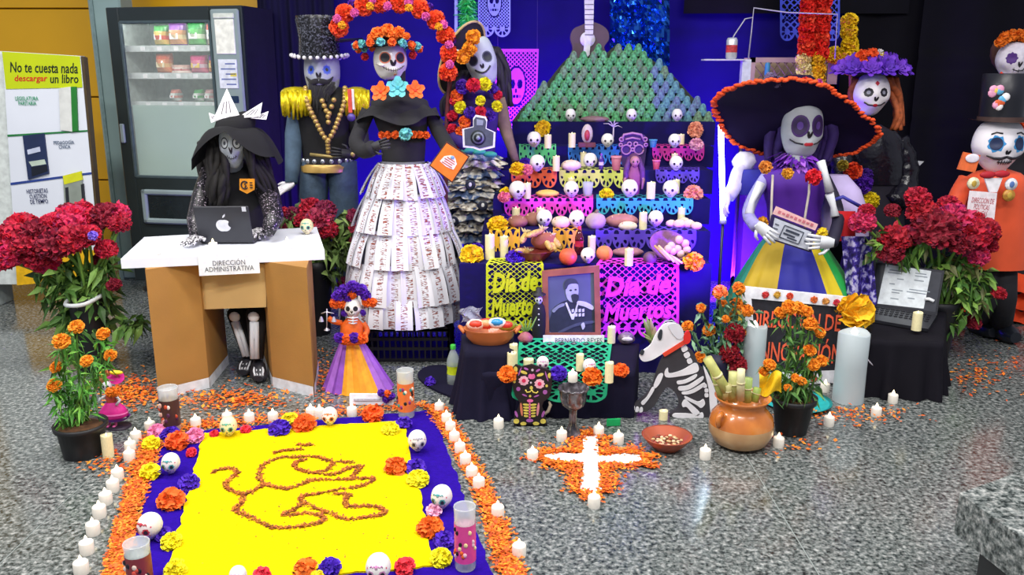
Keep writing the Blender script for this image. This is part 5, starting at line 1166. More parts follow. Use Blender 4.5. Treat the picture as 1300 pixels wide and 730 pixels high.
blob('avocado', 'dark purple fruit left of the woven tray', 'fruit', on(1, 825, 334), (9, 8, 8), '#6a4a5c', 2)

# ---------------------------------------------------------------- egg carton mountain and its companions
Ym = 5.235; zb = TIER[6][1]; mo = thing('egg_carton_mountain', 'green painted mountain made of egg carton trays above the altar', 'model mountain', (P(778, 155, Ym).x, Ym, zb))
sil = [(650, 154), (662, 138), (690, 112), (712, 84), (725, 70), (738, 74), (748, 72), (757, 64), (764, 57), (772, 68), (779, 62), (786, 56), (793, 66), (806, 63), (813, 62), (826, 72), (845, 84), (862, 100), (880, 122), (896, 140), (908, 155)]
mb = MB(); tilt = lambda p: Vector((p.x, Ym+.02+(p.z-zb)*.35, p.z))
ol = [tilt(P(x, y, Ym+.02)) for x, y in sil]
mb.prism(ol, (0, .02, 0), mat('#2e342a', .8, .3, 8)); mb.build('backing_board', mo)
def egg_cup(c):
    mb = MB(); mb.lathe((0, 0, 0), [(.5, 0), (.44, .18), (.26, .62), (.15, .72), (0, .72)], c, 8, smooth=False); mb.lathe((0, 0, 0), [(.5, 0), (.62, .03), (.62, -.01)], c, 8, smooth=False, cap=False); return mb.mesh('egg_cup')
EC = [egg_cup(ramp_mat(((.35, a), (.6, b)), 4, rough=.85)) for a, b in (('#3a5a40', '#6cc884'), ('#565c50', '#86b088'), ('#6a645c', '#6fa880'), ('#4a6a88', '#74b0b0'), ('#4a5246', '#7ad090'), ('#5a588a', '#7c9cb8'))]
def inside(x, y):
    c = False; n = len(sil)
    for i in range(n):
        (x1, y1), (x2, y2) = sil[i], sil[(i+1) % n]
        if (y1 > y) != (y2 > y) and x < (x2-x1)*(y-y1)/(y2-y1)+x1: c = not c
    return c
rnd = random.Random(3); row = 0; y = 150.5
while y > 58:
    x = 652+(row % 2)*6.5
    while x < 905:
        if inside(x, y) and inside(x-4, y+3) and inside(x+4, y+3):
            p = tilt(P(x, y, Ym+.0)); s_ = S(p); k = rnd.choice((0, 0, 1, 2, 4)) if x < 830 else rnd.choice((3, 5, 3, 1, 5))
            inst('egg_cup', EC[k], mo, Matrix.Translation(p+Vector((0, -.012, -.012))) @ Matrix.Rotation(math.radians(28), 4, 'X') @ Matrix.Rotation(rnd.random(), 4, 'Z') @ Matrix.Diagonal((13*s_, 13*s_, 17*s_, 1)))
        x += 13
    y -= 9.6; row += 1
blob('stone', 'rough brown stone on the ledge under the mountain', 'stone', Vector((P(755, 154, 5.16).x, 5.165, zb)), (18, 6, 4), '#8a6a70', 3, .2)
# guitar cut-out
Yg = 5.45; gt = thing('guitar_cutout', 'brown cardboard guitar with white neck behind the mountain', 'guitar', (P(748, 75, Yg).x, Yg, P(748, 75, Yg).z))
go = bez([P(x, y, Yg) for x, y in ((738, 32), (748, 28), (760, 30), (771, 38), (773, 50), (767, 60), (772, 72), (768, 90), (750, 95), (728, 92), (722, 76), (727, 62), (724, 48), (728, 37))], 56, True)
mb = MB(); mb.prism(go, (0, .05, 0), mat('#5b4650', .6, .2, 8)); mb.build('body', gt)
mb = MB(); mb.prism([P(x, y, Yg-.012) for x, y in ((741, -40), (755, -40), (753, 46), (743, 46))], (0, .012, 0), mat('#e4e0ea', .6)); nk = mb.build('neck', gt)
for i in range(13): mb = MB(); mb.box(P(748, 44-i*6.4, Yg-.014), (11*PS(748, 40, Yg), .003, .004), mat('#6a6470', .5)); mb.build('fret', nk)
mb = MB(); c_ = P(746, 50, Yg-.008); mb.lathe(c_, [(0, -.004), (9.5*PS(746, 50, Yg), -.004), (9.5*PS(746, 50, Yg), .004), (0, .004)], mat('#e4e0ea', .6), 24, R=Rx(PI/2)); mb.prism([P(x, y, Yg-.016) for x, y in ((742, 50), (750, 50), (748, 76), (740, 76))], (0, .01, 0), mat('#e4e0ea', .6)); mb.build('sound_hole', gt)
# blue foil curtain
Yf = 5.5; fo = thing('foil_curtain', 'crinkled blue foil hanging behind the mountain', 'foil', (P(812, 90, Yf).x, Yf, P(812, 90, Yf).z))
FOIL = mat('#2a6ad0', .16, .3, 8, metal=.9); rnd = random.Random(8); NZ = [[rnd.uniform(-1, 1) for _ in range(24)] for _ in range(30)]
for (xa, xb, yb) in ((774, 800, 62), (796, 822, 70), (818, 850, 84)):
    mb = MB()
    def ff(u, v, xa=xa, xb=xb, yb=yb):
        i, j = int(u*9), int(v*22); nz_ = NZ[(j+int(xa)) % 30][(i+int(xb)) % 24]
        p = P(xa+(xb-xa)*u+nz_*1.2, -30+(yb+30)*v, Yf); return p+Vector((0, nz_*.022-.02*math.sin(u*PI), 0))
    mb.sheet(ff, 9, 22, FOIL, False); mb.build('foil_strip', fo)
# hanging papers and garlands at the top
Yh = 5.62
def hang(label, x0, x1, y0, y1, col, kind='skull', nS=3, tilt_=0, Yh=Yh, res=(70, 80)):
    za, zb_ = P(650, y0, Yh).z, P(650, y1, Yh).z
    o = picado('hanging_cut_paper', label, [(0, x0, x1, Yh, za), (1, x0+tilt_, x1+tilt_, Yh, zb_)], col, nS, kind, .87, res)
    for px in (x0+2, x1-2): mb = MB(); a = P(px, y0, Yh); a = Vector((xz(px, Yh, za), Yh, za)); mb.tube([a, Vector((a.x, Yh+.05, 2.5))], .0015, mat('#3a3a5a'), 4); mb.build('string', o)
    return o
hang('pale lavender cut paper hanging beside the green garland', 607, 648, -35, 47, '#8f98e0', 'skull', 2)
hang('magenta cut paper with skull hanging left of the mountain', 630, 684, 62, 166, '#c83ac8', 'skull', 3, -4)
hang('blue cut paper hanging behind the red flower garland', 990, 1066, -40, 52, '#4a5ae8', 'text', 4)
gg = thing('tinsel_garland', 'green tinsel garland hanging beside the lavender cut paper', 'garland', (P(593, 50, Yh).x, Yh, P(593, 50, Yh).z)); mb = MB(); rnd = random.Random(9)
for i in range(420):
    a = P(593+rnd.uniform(-4, 4), rnd.uniform(-35, 46), Yh-.02); d = Vector((rnd.choice((-1, 1))*rnd.uniform(.3, 1), rnd.uniform(-.7, .2), rnd.uniform(-.9, .1))); b = a+d.normalized()*.068*rnd.uniform(.7, 1); w_ = d.cross(Vector((0, 1, .2))).normalized()*.006
    mb.add([a-w_, a+w_, b+w_*.3, b-w_*.3], [(0, 1, 2, 3)], mat(rnd.choice(('#18b040', '#20c858', '#0f8a38', '#58e088')), .3, .1, 20, metal=.2))
tag(mb.build('tinsel', gg), kind='stuff'); mb = MB(); mb.tube(pts3([(593, -35), (592, 50)], Yh), .004, mat('#1a6a30'), 6); mb.build('cord', gg)
mb = MB(); mb.sheet(lambda u, v: P(577+u*4, -30+v*(75), Yh-.01), 1, 8, mat('#9aa2e8', .6)); mb.build('ribbon', gg)
# paper flower arch over the catrina
Ya = 4.62; ar = thing('flower_arch', 'arch of orange red paper flowers over the paper skirted skeleton', 'arch', (P(500, 320, Ya).x, Ya, 0))
cv = bez(pts3([(428, 52), (430, 32), (445, 12), (470, -2), (500, -8), (530, 2), (552, 20), (568, 45), (573, 75), (571, 105), (568, 140), (566, 190), (566, 300)], Ya), 60); mb = MB(); mb.tube(cv+[Vector((cv[-1].x, Ya, 0))], .012, mat('#5a2028', .7), 8); mb.build('hoop', ar)
mb = MB(); a = P(428, 52, Ya); mb.tube([a, Vector((a.x-.05, 5.68, a.z+.05))], .010, mat('#1a1828', .7), 6); mb.build('back_strut', ar)
s_ = PS(500, 20, Ya); fr_ = pompom_mesh('#fb5420', 110, 21, -.3, .5, .45); pk_ = pompom_mesh('#f070b8', 60, 22, -.3); ye_ = pompom_mesh('#f8b820', 60, 23, -.3); pu_ = pompom_mesh('#5a1aa0', 60, 24, -.3)
for x, y in ((438, 17), (462, 8), (482, 4), (507, 4), (533, 11), (553, 25), (566, 45), (570, 68), (430, 35), (569, 92)): flower('paper_flower', fr_, ar, P(x, y, Ya-.05), 11.5*s_, (0, -1, .2))
for x, y in ((428, 24), (450, 16), (473, 0), (492, 8), (519, 2), (541, 21), (563, 31), (570, 57), (571, 82)): flower('paper_flower', pk_, ar, P(x, y, Ya-.09), 5.5*s_, (0, -1, .2))
for x, y in ((434, 32), (470, 8), (519, 10), (557, 34)): flower('paper_flower', ye_, ar, P(x, y, Ya-.13), 5*s_, (0, -1, .2))
for x, y in ((447, 6), (495, -2), (545, 10), (574, 51)): flower('paper_flower', pu_, ar, P(x, y, Ya-.03), 6*s_, (0, -1, .2))
# ================================================================== right hand figures
# ---------------------------------------------------------------- 5 catrina with the huge sombrero
Y = 4.28; f5 = thing('sombrero_figure', 'skeleton lady with huge orange rimmed purple hat and rainbow skirt', 'figure', (P(1005, 375, Y).x, Y, 0))
VIO = mat('#4c1590', .7, .2, 8); LAV = mat('#c9b8e8', .7, .15, 8)
mb = MB(); mb.loft([L3(1008, 302, Y, 34), L3(1008, 285, Y, 33), L3(1008, 262, Y, 34), L3(1008, 240, Y, 40), L3(1008, 222, Y, 42), L3(1008, 212, Y, 26), L3(1009, 203, Y, 10)], VIO, 24); mb.build('bodice', f5)
for x0, x1 in ((981, 979), (1028, 1022)):
    mb = MB(); mb.tube(pts3([(x0, 222, -.19), (x0-1, 245, -.215), (x1, 275, -.205), (x1, 290, -.2)], Y), .006, mat('#cfc3b8', .6), 6); mb.build('strap', f5)
# skirt gores, each colour its own panel
SKC = [('#138a78', -1.05, -.80), ('#c9a818', -.80, -.30), ('#1a1a9a', -.30, .22), ('#e8cc10', .22, .42), ('#12b84a', .42, 1.05)]
def skirt_pt(q, v):       # q: -1.2..1.2 across the front, v: 0 waist .. 1 hem
    a = -PI/2+q*PI/2; fold = 1+.045*v*math.sin(q*34); y_ = 300+v*100
    c_ = P(1006, y_, Y); s_ = S(c_); r = (33+v**.85*64)*fold; return c_+Vector((r*s_*math.cos(a), r*s_*.7*math.sin(a), -.02*v*abs(q)))
for col, q0, q1 in SKC+[('#138a78', 1.05, 1.6), ('#4c1590', 1.6, 2.4), ('#138a78', 2.4, 2.95)]:
    mb = MB(); mb.sheet(lambda u, v: skirt_pt(q0+(q1-q0)*u, v), 14, 10, mat(col, .6, .15, 6, sheen=.2)); mb.build('skirt_panel', f5)
mb = MB(); mb.tube([P(1006, 398, Y+.05), Vector((P(1006, 398, Y).x, Y+.05, 0))], [.09, .10], mat('#2a1a50', .7), 14); mb.build('stand', f5)
# purple feather collar
mb = MB(); rnd = random.Random(5); c_ = P(1009, 208, Y); s_ = S(c_)
for i in range(220):
    a = rnd.random()*6.28; r0 = rnd.uniform(6, 20)*s_; r1 = r0+rnd.uniform(12, 22)*s_; z = rnd.uniform(-.03, .05); d = Vector((math.cos(a), math.sin(a)*.8, 0)); p0 = c_+d*r0+Vector((0, 0, z+.01)); p1 = c_+d*r1+Vector((0, 0, z-.03+rnd.uniform(-.03, .02))); w_ = Vector((-d.y, d.x, .3)).normalized()*.013
    mb.add([p0-w_*.4, p0+w_*.4, p0.lerp(p1, .6)+w_, p1, p0.lerp(p1, .6)-w_], [(0, 1, 2, 3, 4)], mat(rnd.choice(('#6a1aa8', '#8030c0', '#4a1490', '#a860d8')), .7))
tag(mb.build('feather_collar', f5), kind='stuff')
H = Head(f5, P(1018, 165, Y-.02), .20, .26, .19, yaw=.1, jaw=.16, square=.42); H.skin(mat('#a9adb4', .6, .12, 14)); H.eyes(mat('#2a1048', .6), ring=mat('#3c1460', .6), ra=.36, rb=.34, b=.2, a=.5, pupil=mat('#5a3a90')); H.nose(INK, b=-.14, ra=.12, rb=.16)
mb = MB(); H.patch(mb, 0, -.5, .26, .09, mat('#b02030', .5), 1.02, shape=lambda t: 1-.25*abs(math.sin(t))*(1 if math.cos(t)**2 < .1 else 0)); mb.build('lips', f5); H.line('smile_line', [(-1.0, -.32), (-.7, -.46), (-.3, -.5)], .004, INK); H.line('smile_line', [(.3, -.5), (.7, -.46), (1.0, -.32)], .004, INK)
mb = MB(); mb.lathe(P(1012, 203, Y-.02), [(.055, -.03), (.05, .03), (.055, .08)], mat('#a9adb4', .6), 14); mb.build('neck', f5)
hair(f5, [[(1040, 140, .04), (1050, 170, .05), (1050, 205, .04)], [(1035, 140, .06), (1045, 175, .08), (1042, 210, .06)], [(990, 140, .06), (985, 170, .08), (985, 205, .08)], [(1010, 130, .1), (1012, 170, .12), (1012, 200, .1)]], mat('#2a0f58', .8, .3, 20), .03, Y, 5, 9)
# sombrero
hc = P(1012, 150, Y-.03); s_ = S(hc); DPU = mat('#14072e', .85, .2, 8, spec=.2); OF = mat('#f05014', .7, .25, 20)
HO = bez([P(x, y, Y+d) for x, y, d in ((906, 132, -.05), (915, 120, -.12), (935, 110, -.2), (965, 104, -.25), (1000, 101, -.25), (1035, 105, -.25), (1060, 117, -.2), (1090, 140, -.12), (1116, 166, -.03), (1108, 180, .05), (1088, 192, .1), (1068, 198, .14), (1045, 195, .2), (1010, 190, .25), (975, 195, .2), (950, 190, .14), (925, 175, .08), (912, 152, .02))], 72, True)
def somb(u, v, dz=0):
    o = HO[int(round(u*72)) % 72]; p = hc.lerp(o, v); return p+Vector((0, dz+.012*math.sin(v*PI), .012*math.sin(v*PI)))
mb = MB(); mb.sheet(somb, 72, 8, DPU); mb.sheet(lambda u, v: somb(u, v, .012), 72, 8, DPU); mb.build('hat_brim', f5)
mb = MB(); rnd = random.Random(6)
for i in range(144):
    p = HO[i//2].lerp(HO[(i//2+1) % 72], .5*(i % 2)); mb.ball(p+Vector((rnd.uniform(-.006, .006), rnd.uniform(-.006, .006), rnd.uniform(-.005, .008))), (.017, .012, .009), OF, 7, 5, noise=.3, sd=i)
mb.build('orange_rim', f5)
mb = MB(); cq = P(1012, 125, Y+.1); mb.loft([(cq, 27*s_, 24*s_), (cq+Vector((0, 0, .05)), 24*s_, 22*s_), (cq+Vector((0, 0, .10)), 20*s_, 18*s_), (cq+Vector((0, 0, .115)), 14*s_, 12*s_)], DPU, 22); mb.build('hat_crown', f5)
for x, y, r, col in ((978, 100, 8, '#8a7aa0'), (987, 104, 7, '#7a6a90'), (1022, 103, 5, '#d02a20'), (1040, 104, 4, '#c040a0')): p = P(x, y, Y-.2); flower('hat_flower', pompom_mesh(col, 70, 4), f5, p, r*s_, (0, -.6, .8))
# arms with skeleton bones, hands holding the keyboard-like board
for l in ([(972, 225), (957, 250, -.06), (950, 272, -.12), (960, 288, -.26)], [(1046, 225), (1060, 255, -.05), (1064, 280, -.12), (1056, 309, -.25)]):
    mb = MB(); mb.tube(bez(pts3(l, Y), 16), .03, mat('#9a94cc' if l[0][0] < 1000 else '#1c1830', .7), 10); mb.build('arm', f5)
for l in ([(1042, 205, -.1), (1048, 222, -.13), (1053, 243, -.13)], [(1053, 246, -.13), (1058, 262, -.12), (1060, 275, -.14)], [(966, 232, -.1), (955, 255, -.12), (951, 272, -.16)]):
    mb = MB(); mb.tube(pts3(l, Y), [.022, .015, .022], BONE, 9); mb.build('arm_bone', f5)
mb = MB(); mb.loft([L3(1072, 300, Y+.06, 30), L3(1072, 270, Y+.06, 30), L3(1068, 240, Y+.06, 24), L3(1062, 222, Y+.06, 14)], LAV, 18); mb.build('lavender_sleeve', f5)
mb = MB(); mb.tube(pts3([(1052, 256, -.05), (1070, 250, -.07), (1092, 262, -.05)], Y-.05), .010, mat('#3a3aa0'), 6); mb.sheet(lambda u, v: P(1060+u*26, 268+v*38, Y-.11-.02*math.sin(u*PI)), 4, 4, mat('#e02028', .6)); mb.build('red_sash', f5)
mb = MB(); mb.loft([L3(950, 246, Y+.05, 18), L3(953, 230, Y+.05, 22), L3(957, 215, Y+.05, 14)], mat('#1a1a90', .7), 16); mb.build('blue_sleeve', f5)
Yb = Y-.30
hand(f5, P(961, 284, Yb-.03), (.7, -.1, -.6), (-.3, -1, 0), .13, BONE, thumb=1); hand(f5, P(1058, 308, Yb-.03), (-1, -.1, .05), (0, -1, 0), .14, BONE, thumb=-1)
for x, y, c2 in ((968, 282, '#e0a020'), (1044, 296, '#f0d020')): flower('wrist_flower', pompom_mesh(c2, 60, 7), f5, P(x, y, Y-.2), 7*s_, (0, -1, .3))
for x, y, r, c2 in ((972, 212, 8, '#e8963c'), (1000, 220, 7, '#e8a830'), (1033, 225, 10, '#e01c30')): flower('collar_flower', pompom_mesh(c2, 80, 8), f5, P(x, y, Y-.24), r*s_, (0, -1, .3))
# board in her hands
q = [P(x, y, Yb) for x, y in ((980, 273), (1034, 294), (1030, 321), (974, 303))]; cc = sum(q, Vector())/4
bo = thing('schematic_board', 'dark edged white board with printed diagram held by the sombrero skeleton', 'board', cc); mb = MB(); mb.prism(q, (0, .012, 0), mat('#241848', .5)); mb.build('frame', bo)
mb = MB(); mb.prism([cc+(p-cc)*.86+Vector((0, -.002, 0)) for p in q], (0, .002, 0), mat('#c6cad6', .5)); fa = mb.build('face', bo)
e1 = (q[1]-q[0]).normalized(); e2 = Vector((-e1.z, 0, e1.x)); RM = Matrix((e1, Vector((0, 1, 0)), e2)).transposed(); mb = MB()
for x, z, w_, h_ in ((0, .030, .10, .004), (0, -.030, .10, .004), (-.05, 0, .004, .06), (.05, 0, .004, .06), (0, .012, .07, .01), (-.01, -.006, .06, .008), (.01, -.018, .05, .006), (-.085, .02, .02, .004), (-.085, 0, .025, .004), (.08, .02, .02, .004), (.08, -.005, .025, .004)): mb.box(cc+e1*x+e2*z+Vector((0, -.005, 0)), (w_, .002, h_), mat('#3a4050', .5), RM)
mb.build('printed_diagram', fa)
mb = MB(); t0, t1 = q[0]+e2*.006, q[1]+e2*.006; mb.prism([t0+Vector((0, -.002, 0)), t1+Vector((0, -.002, 0)), t1+e2*.032+Vector((0, -.002, 0)), t0+e2*.04+Vector((0, -.002, 0))], (0, .004, 0), mat('#e8b8b8', .6)); ti = mb.build('title_strip', bo)
mb = MB()
for k in range(9): mb.box(t0.lerp(t1, .12+.095*k)+e2*.019+Vector((0, -.0035, 0)), ((t1-t0).length*.06, .002, .014-.005*(k % 2)), mat('#c8707c', .6), RM)
tag(mb.build('blurred_print', bo), kind='stuff')
# glowing light sabre-like tube lamp held up at the left
a, b = P(915, 158, 4.35), P(918, 279, 4.25); tl_ = thing('tube_lamp', 'glowing white upright tube lamp left of the sombrero skeleton', 'lamp', b)
mb = MB(); mb.tube([a, b], .014, mat('#d8f4ff', .3, .02, 5, emit=9), 12); mb.build('tube', tl_); mb = MB(); mb.tube([b, b+Vector((0, 0, -.02))], .018, mat('#9aa0b0', .4), 12); mb.tube([b+Vector((0, 0, -.02)), Vector((b.x, b.y, .02))], .008, mat('#2a2a40', .4), 8); mb.lathe((b.x, b.y, 0), [(.08, 0), (.08, .015), (.02, .03)], mat('#2a2a40', .4), 16); mb.build('stand', tl_)
# pale robed arm and hand holding the tube
hp = thing('glove_hand', 'white stuffed arm with gloved hand gripping the glowing tube lamp', 'figure', P(920, 265, 4.3)); mb = MB(); mb.tube(bez(pts3([(950, 205, .1), (938, 218, .05), (932, 238, 0), (924, 250, -.02)], 4.3), 14), .036, mat('#cfc6f0', .7), 12); mb.build('arm', hp)
hand(hp, P(924, 246, 4.26), (-.2, -.3, -1), (-1, -.2, 0), .12, mat('#d8d0f0', .6), thumb=1, curl=.6); mb = MB(); mb.ball(P(945, 205, 4.38), (.06, .05, .05), mat('#e6dff4', .8), 12, 8, noise=.25); mb.build('ruffled_shoulder', hp)

# ---------------------------------------------------------------- 6 purple hatted lady behind
Y = 4.95; f6 = thing('purple_hat_figure', 'skeleton lady in purple petal hat and shiny black jacket', 'figure', (P(1105, 270, Y).x, Y, 0)); SHB = mat('#14121c', .22, .3, 12, bump=.8, bscale=16)
mb = MB(); mb.loft([(Vector((P(1112, 300, Y).x, Y, .0)), .22, .18), (Vector((P(1112, 300, Y).x, Y, .45)), .17, .13), L3(1112, 270, Y, 34), L3(1112, 225, Y, 33), L3(1110, 190, Y, 37), L3(1108, 172, Y, 34), L3(1106, 158, Y, 12)], mat('#1a1626', .7), 24); mb.build('dress', f6)
for l in ([(1138, 178), (1150, 205, -.02), (1150, 235, -.05), (1135, 258, -.12)], [(1082, 178), (1070, 200, -.03), (1072, 225, -.1)]):
    mb = MB(); ps = bez(pts3(l, Y), 16); mb.tube(ps, [.065+.006*math.sin(i*2.1) for i in range(len(ps))], SHB, 12); mb.build('jacket_sleeve', f6)
mb = MB(); mb.loft([L3(1112, 232, Y, 36), L3(1111, 205, Y, 38), L3(1109, 180, Y, 39), L3(1107, 165, Y, 30)], SHB, 22, cap=False); mb.build('jacket', f6)
H = Head(f6, P(1106, 120, Y-.04), .20, .235, .18, yaw=-.05, jaw=.36, square=.75); H.skin(mat('#e6e0e4', .55, .05, 10)); H.eyes(INK, ra=.27, rb=.21, b=.12, a=.46, shape=lambda t: 1+.06*math.cos(8*t), pupil=mat('#8a8a9a')); H.nose(INK, b=-.2, ra=.11, rb=.13)
mb = MB(); H.patch(mb, 0, -.5, .17, .08, mat('#b01828', .5), 1.02); mb.build('lips', f6); mb = MB(); H.patch(mb, 0, .55, .14, .14, mat('#c01830', .5), 1.02, 4); mb.build('forehead_gem', f6); H.line('smile_line', [(-.7, -.35), (-.45, -.48), (-.15, -.5)], .004, INK); H.line('smile_line', [(.15, -.5), (.45, -.48), (.7, -.35)], .004, INK)
hair(f6, [[(1088, 100, -.02), (1084, 118, 0), (1086, 140, 0)], [(1090, 98, .02), (1083, 125, .03), (1090, 150, .04)]], mat('#8a3c28', .7, .4, 40), .018, Y, 5, 2); hair(f6, [[(1126, 100, -.02), (1134, 120, 0), (1136, 145, 0), (1140, 165, 0)], [(1130, 98, .02), (1138, 125, .03), (1142, 160, .0)]], mat('#b0582c', .7, .4, 40), .02, Y, 5, 3)
hb = P(1106, 92, Y-.0); s_ = S(hb); pm_ = petal_mesh('#5a20b8', '#7a40d0', 6, 3, .5); rnd = random.Random(3)
mb = MB(); mb.sheet(lambda u, v: hb+Vector(((v*44)*s_*math.cos(2*PI*u), (v*40)*s_*math.sin(2*PI*u), (2-v*v*3+2*math.sin(6*2*PI*u)*v)*s_)), 48, 4, mat('#2a1070', .7)); mb.build('hat_brim', f6)
for i in range(26):
    a = 2*PI*i/13+.2*(i > 12); rr = 37 if i < 13 else 24; flower('hat_flower', (pm_, petal_mesh('#7434cc', '#4a18a0', 6, 3, .5))[i % 2], f6, hb+Vector((rr*s_*math.cos(a), rr*.9*s_*math.sin(a), (3 if i < 13 else 10)*s_)), 13*s_, (math.cos(a)*.8, math.sin(a)*.8-.3, .6), rnd)
for x, y, c2, r in ((1095, 72, '#f0581c', 9), (1107, 69, '#f0581c', 8), (1118, 74, '#f0d020', 7), (1117, 66, '#e8e0e0', 4)): flower('hat_flower', pompom_mesh(c2, 70, 9), f6, P(x, y, Y-.08), r*s_, (0, -.8, .6), rnd)
mb = MB(); mb.prism([P(x, y, Y) for x, y in ((1155, 203), (1173, 205), (1168, 210), (1156, 215))], (0, .01, 0), BONE); mb.build('paper_hand', f6)
for x, y, r, c2 in ((1083, 217, 11, '#f05020'), (1094, 233, 13, '#5a1aa8'), (1105, 255, 11, '#e8d010'), (1070, 210, 7, '#b8a030'), (1100, 222, 8, '#4a1890')): flower('paper_flower', pompom_mesh(c2, 90, 10, -.4, .5, .5), f6, P(x, y, Y-.35), r*s_*.93, (-.2, -1, .2), rnd)

# ---------------------------------------------------------------- 7 man in orange coat, far right
Y = 4.32; f7 = thing('orange_coat_figure', 'skeleton man in orange coat and tall black hat at the right edge', 'figure', (P(1268, 380, Y).x, Y, 0)); OC = mat('#e8562a', .6, .12, 5, bump=.15, bscale=20, sheen=.1)
mb = MB(); mb.loft([L3(1262, 338, Y, 41), L3(1263, 315, Y, 42), L3(1263, 280, Y, 38), L3(1264, 245, Y, 40), L3(1265, 228, Y, 40), L3(1266, 219, Y, 28), L3(1266, 214, Y, 12)], OC, 26); mb.build('coat', f7)
for l in ([(1228, 228), (1215, 252, -.02), (1208, 285, -.05), (1206, 305, -.08)], [(1302, 228), (1315, 255, -.02), (1322, 290, -.05)]): mb = MB(); mb.tube(bez(pts3(l, Y), 14), .045, OC, 12); mb.build('sleeve', f7)
for x0, x1 in ((1272, 1275), (1252, 1248)):
    g = G(x1, 432) if x1 > 1260 else G(x1, 425); mb = MB(); mb.tube([P(x0, 330, Y), P((x0+x1)/2, 380, Y-.03), Vector((g.x, g.y+.05, .06))], [.072, .064, .055], mat('#17151c', .8), 14); mb.build('trouser_leg', f7)
    mb = MB(); mb.loft([[Vector((g.x+w_*math.cos(a), g.y+yy, max(0, .045+hh*math.sin(a)))) for a in [2*PI*i/12 for i in range(12)]] for yy, w_, hh in ((.12, .04, .05), (.06, .055, .10), (0, .055, .06), (-.06, .055, .045), (-.1, .03, .03))], mat('#1c2028', .3), 12); mb.build('boot', f7)
H = Head(f7, P(1267, 185, Y-.03), .255, .27, .19, yaw=.04, jaw=.42, square=.7); H.skin(mat('#e4e0e6', .55, .05, 10)); H.eyes(mat('#1c2a50', .5), ring=mat('#2f8ac8', .6), a=.5, b=.12, ra=.26, rb=.24, shape=lambda t: 1+.14*math.cos(7*t)); H.nose(INK, b=-.2, ra=.1, rb=.1); mb = MB()
for sg in (-1, 1): mb.tube([H.pt(sg*a, b, 1.02) for a, b in ((0, -.36), (.25, -.42), (.55, -.42), (.85, -.32))], [.006, .008, .007, .003], INK, 6); mb.tube([H.pt(sg*a, b, 1.01) for a, b in ((.3, .5), (.55, .54), (.75, .46))], .004, INK, 5)
mb.build('moustache', f7); H.smile(INK, b=-.6, wd=.4, lift=.02, teeth=6)
mb = MB(); mb.lathe(P(1266, 219, Y-.02), [(.035, -.02), (.04, .04)], BONE, 12); mb.build('neck', f7)
hb = P(1270, 152, Y-.02); s_ = S(hb); HT = mat('#15161f', .4, .2, 10)
mb = MB(); mb.loft([(hb, 26*s_, 25*s_), (hb+Vector((0, 0, 28*s_)), 26.5*s_, 25*s_), (hb+Vector((0, 0, 56*s_)), 27*s_, 26*s_), (hb+Vector((0, 0, 57*s_)), 24*s_, 23*s_)], HT, 26); hh_ = mb.build('hat_crown', f7); mb = MB(); mb.sheet(lambda u, v: hb+Vector(((24+v*13)*s_*math.cos(2*PI*u), (24+v*11)*s_*math.sin(2*PI*u), (-2+abs(math.cos(2*PI*u))**3*3*v)*s_)), 36, 3, mat('#4a3430', .6)); mb.loft([(hb+Vector((0, 0, -2*s_)), 27*s_, 26*s_), (hb+Vector((0, 0, 4*s_)), 27*s_, 26*s_)], mat('#4a3430', .6), 26, cap=False); mb.build('hat_brim', f7)
mb = MB(); rnd = random.Random(2)
for i in range(12): c2 = rnd.choice(('#e8a0c0', '#60b0d8', '#f0d060', '#e06030', '#f4f0f0')); mb.ball(P(1268+rnd.uniform(-10, 10), 122+rnd.uniform(-13, 13), Y-.155), (.022, .006, .02), mat(c2, .5), 8, 5)
mb.build('painted_motif', hh_)
mb = MB(); mb.prism([P(x, y, Y-.17) for x, y in ((1250, 226), (1273, 226), (1266, 244), (1256, 244))], (0, .01, 0), mat('#f0eef2', .6)); mb.build('shirt_front', f7)
mb = MB(); mb.ball(P(1254, 222, Y-.17), (.04, .012, .018), mat('#b01828', .6)); mb.ball(P(1272, 221, Y-.17), (.04, .012, .018), mat('#b01828', .6)); mb.build('bow_tie', f7)
for x, y, c2, r in ((1236, 233, '#f0e8c0', 8), (1284, 234, '#e8e8f4', 8), (1281, 248, '#c89038', 8)): p = P(x, y, Y-.165); mb = MB(); mb.lathe(p, [(0, -.004), (r*s_, -.004), (r*.9*s_, .004), (0, .005)], mat(c2, .4, .4, 60), 18, R=Rx(PI/2)); mb.ball(p+Vector((0, -.006, 0)), (r*.4*s_, .003, r*.5*s_), mat('#5a7ab8' if x > 1282 else '#c0a040', .5)); mb.build('pin_badge', f7)
sg_ = [P(x, y, Y-.2) for x, y in ((1231, 242), (1266, 245), (1262, 281), (1226, 279))]; c_ = sum(sg_, Vector())/4; t = thing('paper_sign', 'white paper sign pinned on the orange coat', 'sign', c_); mb = MB(); mb.prism(sg_, (0, .003, 0), mat('#f0e8ec', .6)); mb.build('sheet', t); e1 = (sg_[1]-sg_[0]).normalized(); e2 = Vector((-e1.z, 0, e1.x)); lettering('DIRECCIÓN DE\nPOLÍTICAS\nPÚBLICAS', t, c_, e1, e2, 28*s_, mat('#b83a4a', .6), 24*s_, depth=.002)
q = [P(x, y, Y-.12) for x, y in ((1224, 193), (1245, 197), (1238, 219), (1216, 215))]; c_ = sum(q, Vector())/4; t = thing('square_card', 'small tilted orange card beside the chin of the orange coat figure', 'card', c_); mb = MB(); mb.prism(q, (0, .012, 0), mat('#e8703a', .5)); mb.build('card', t); mb = MB(); mb.ball(c_+Vector((.01, -.004, .02)), (.035, .004, .022), mat('#e8e4f0', .5)); mb.build('printed_oval', t)
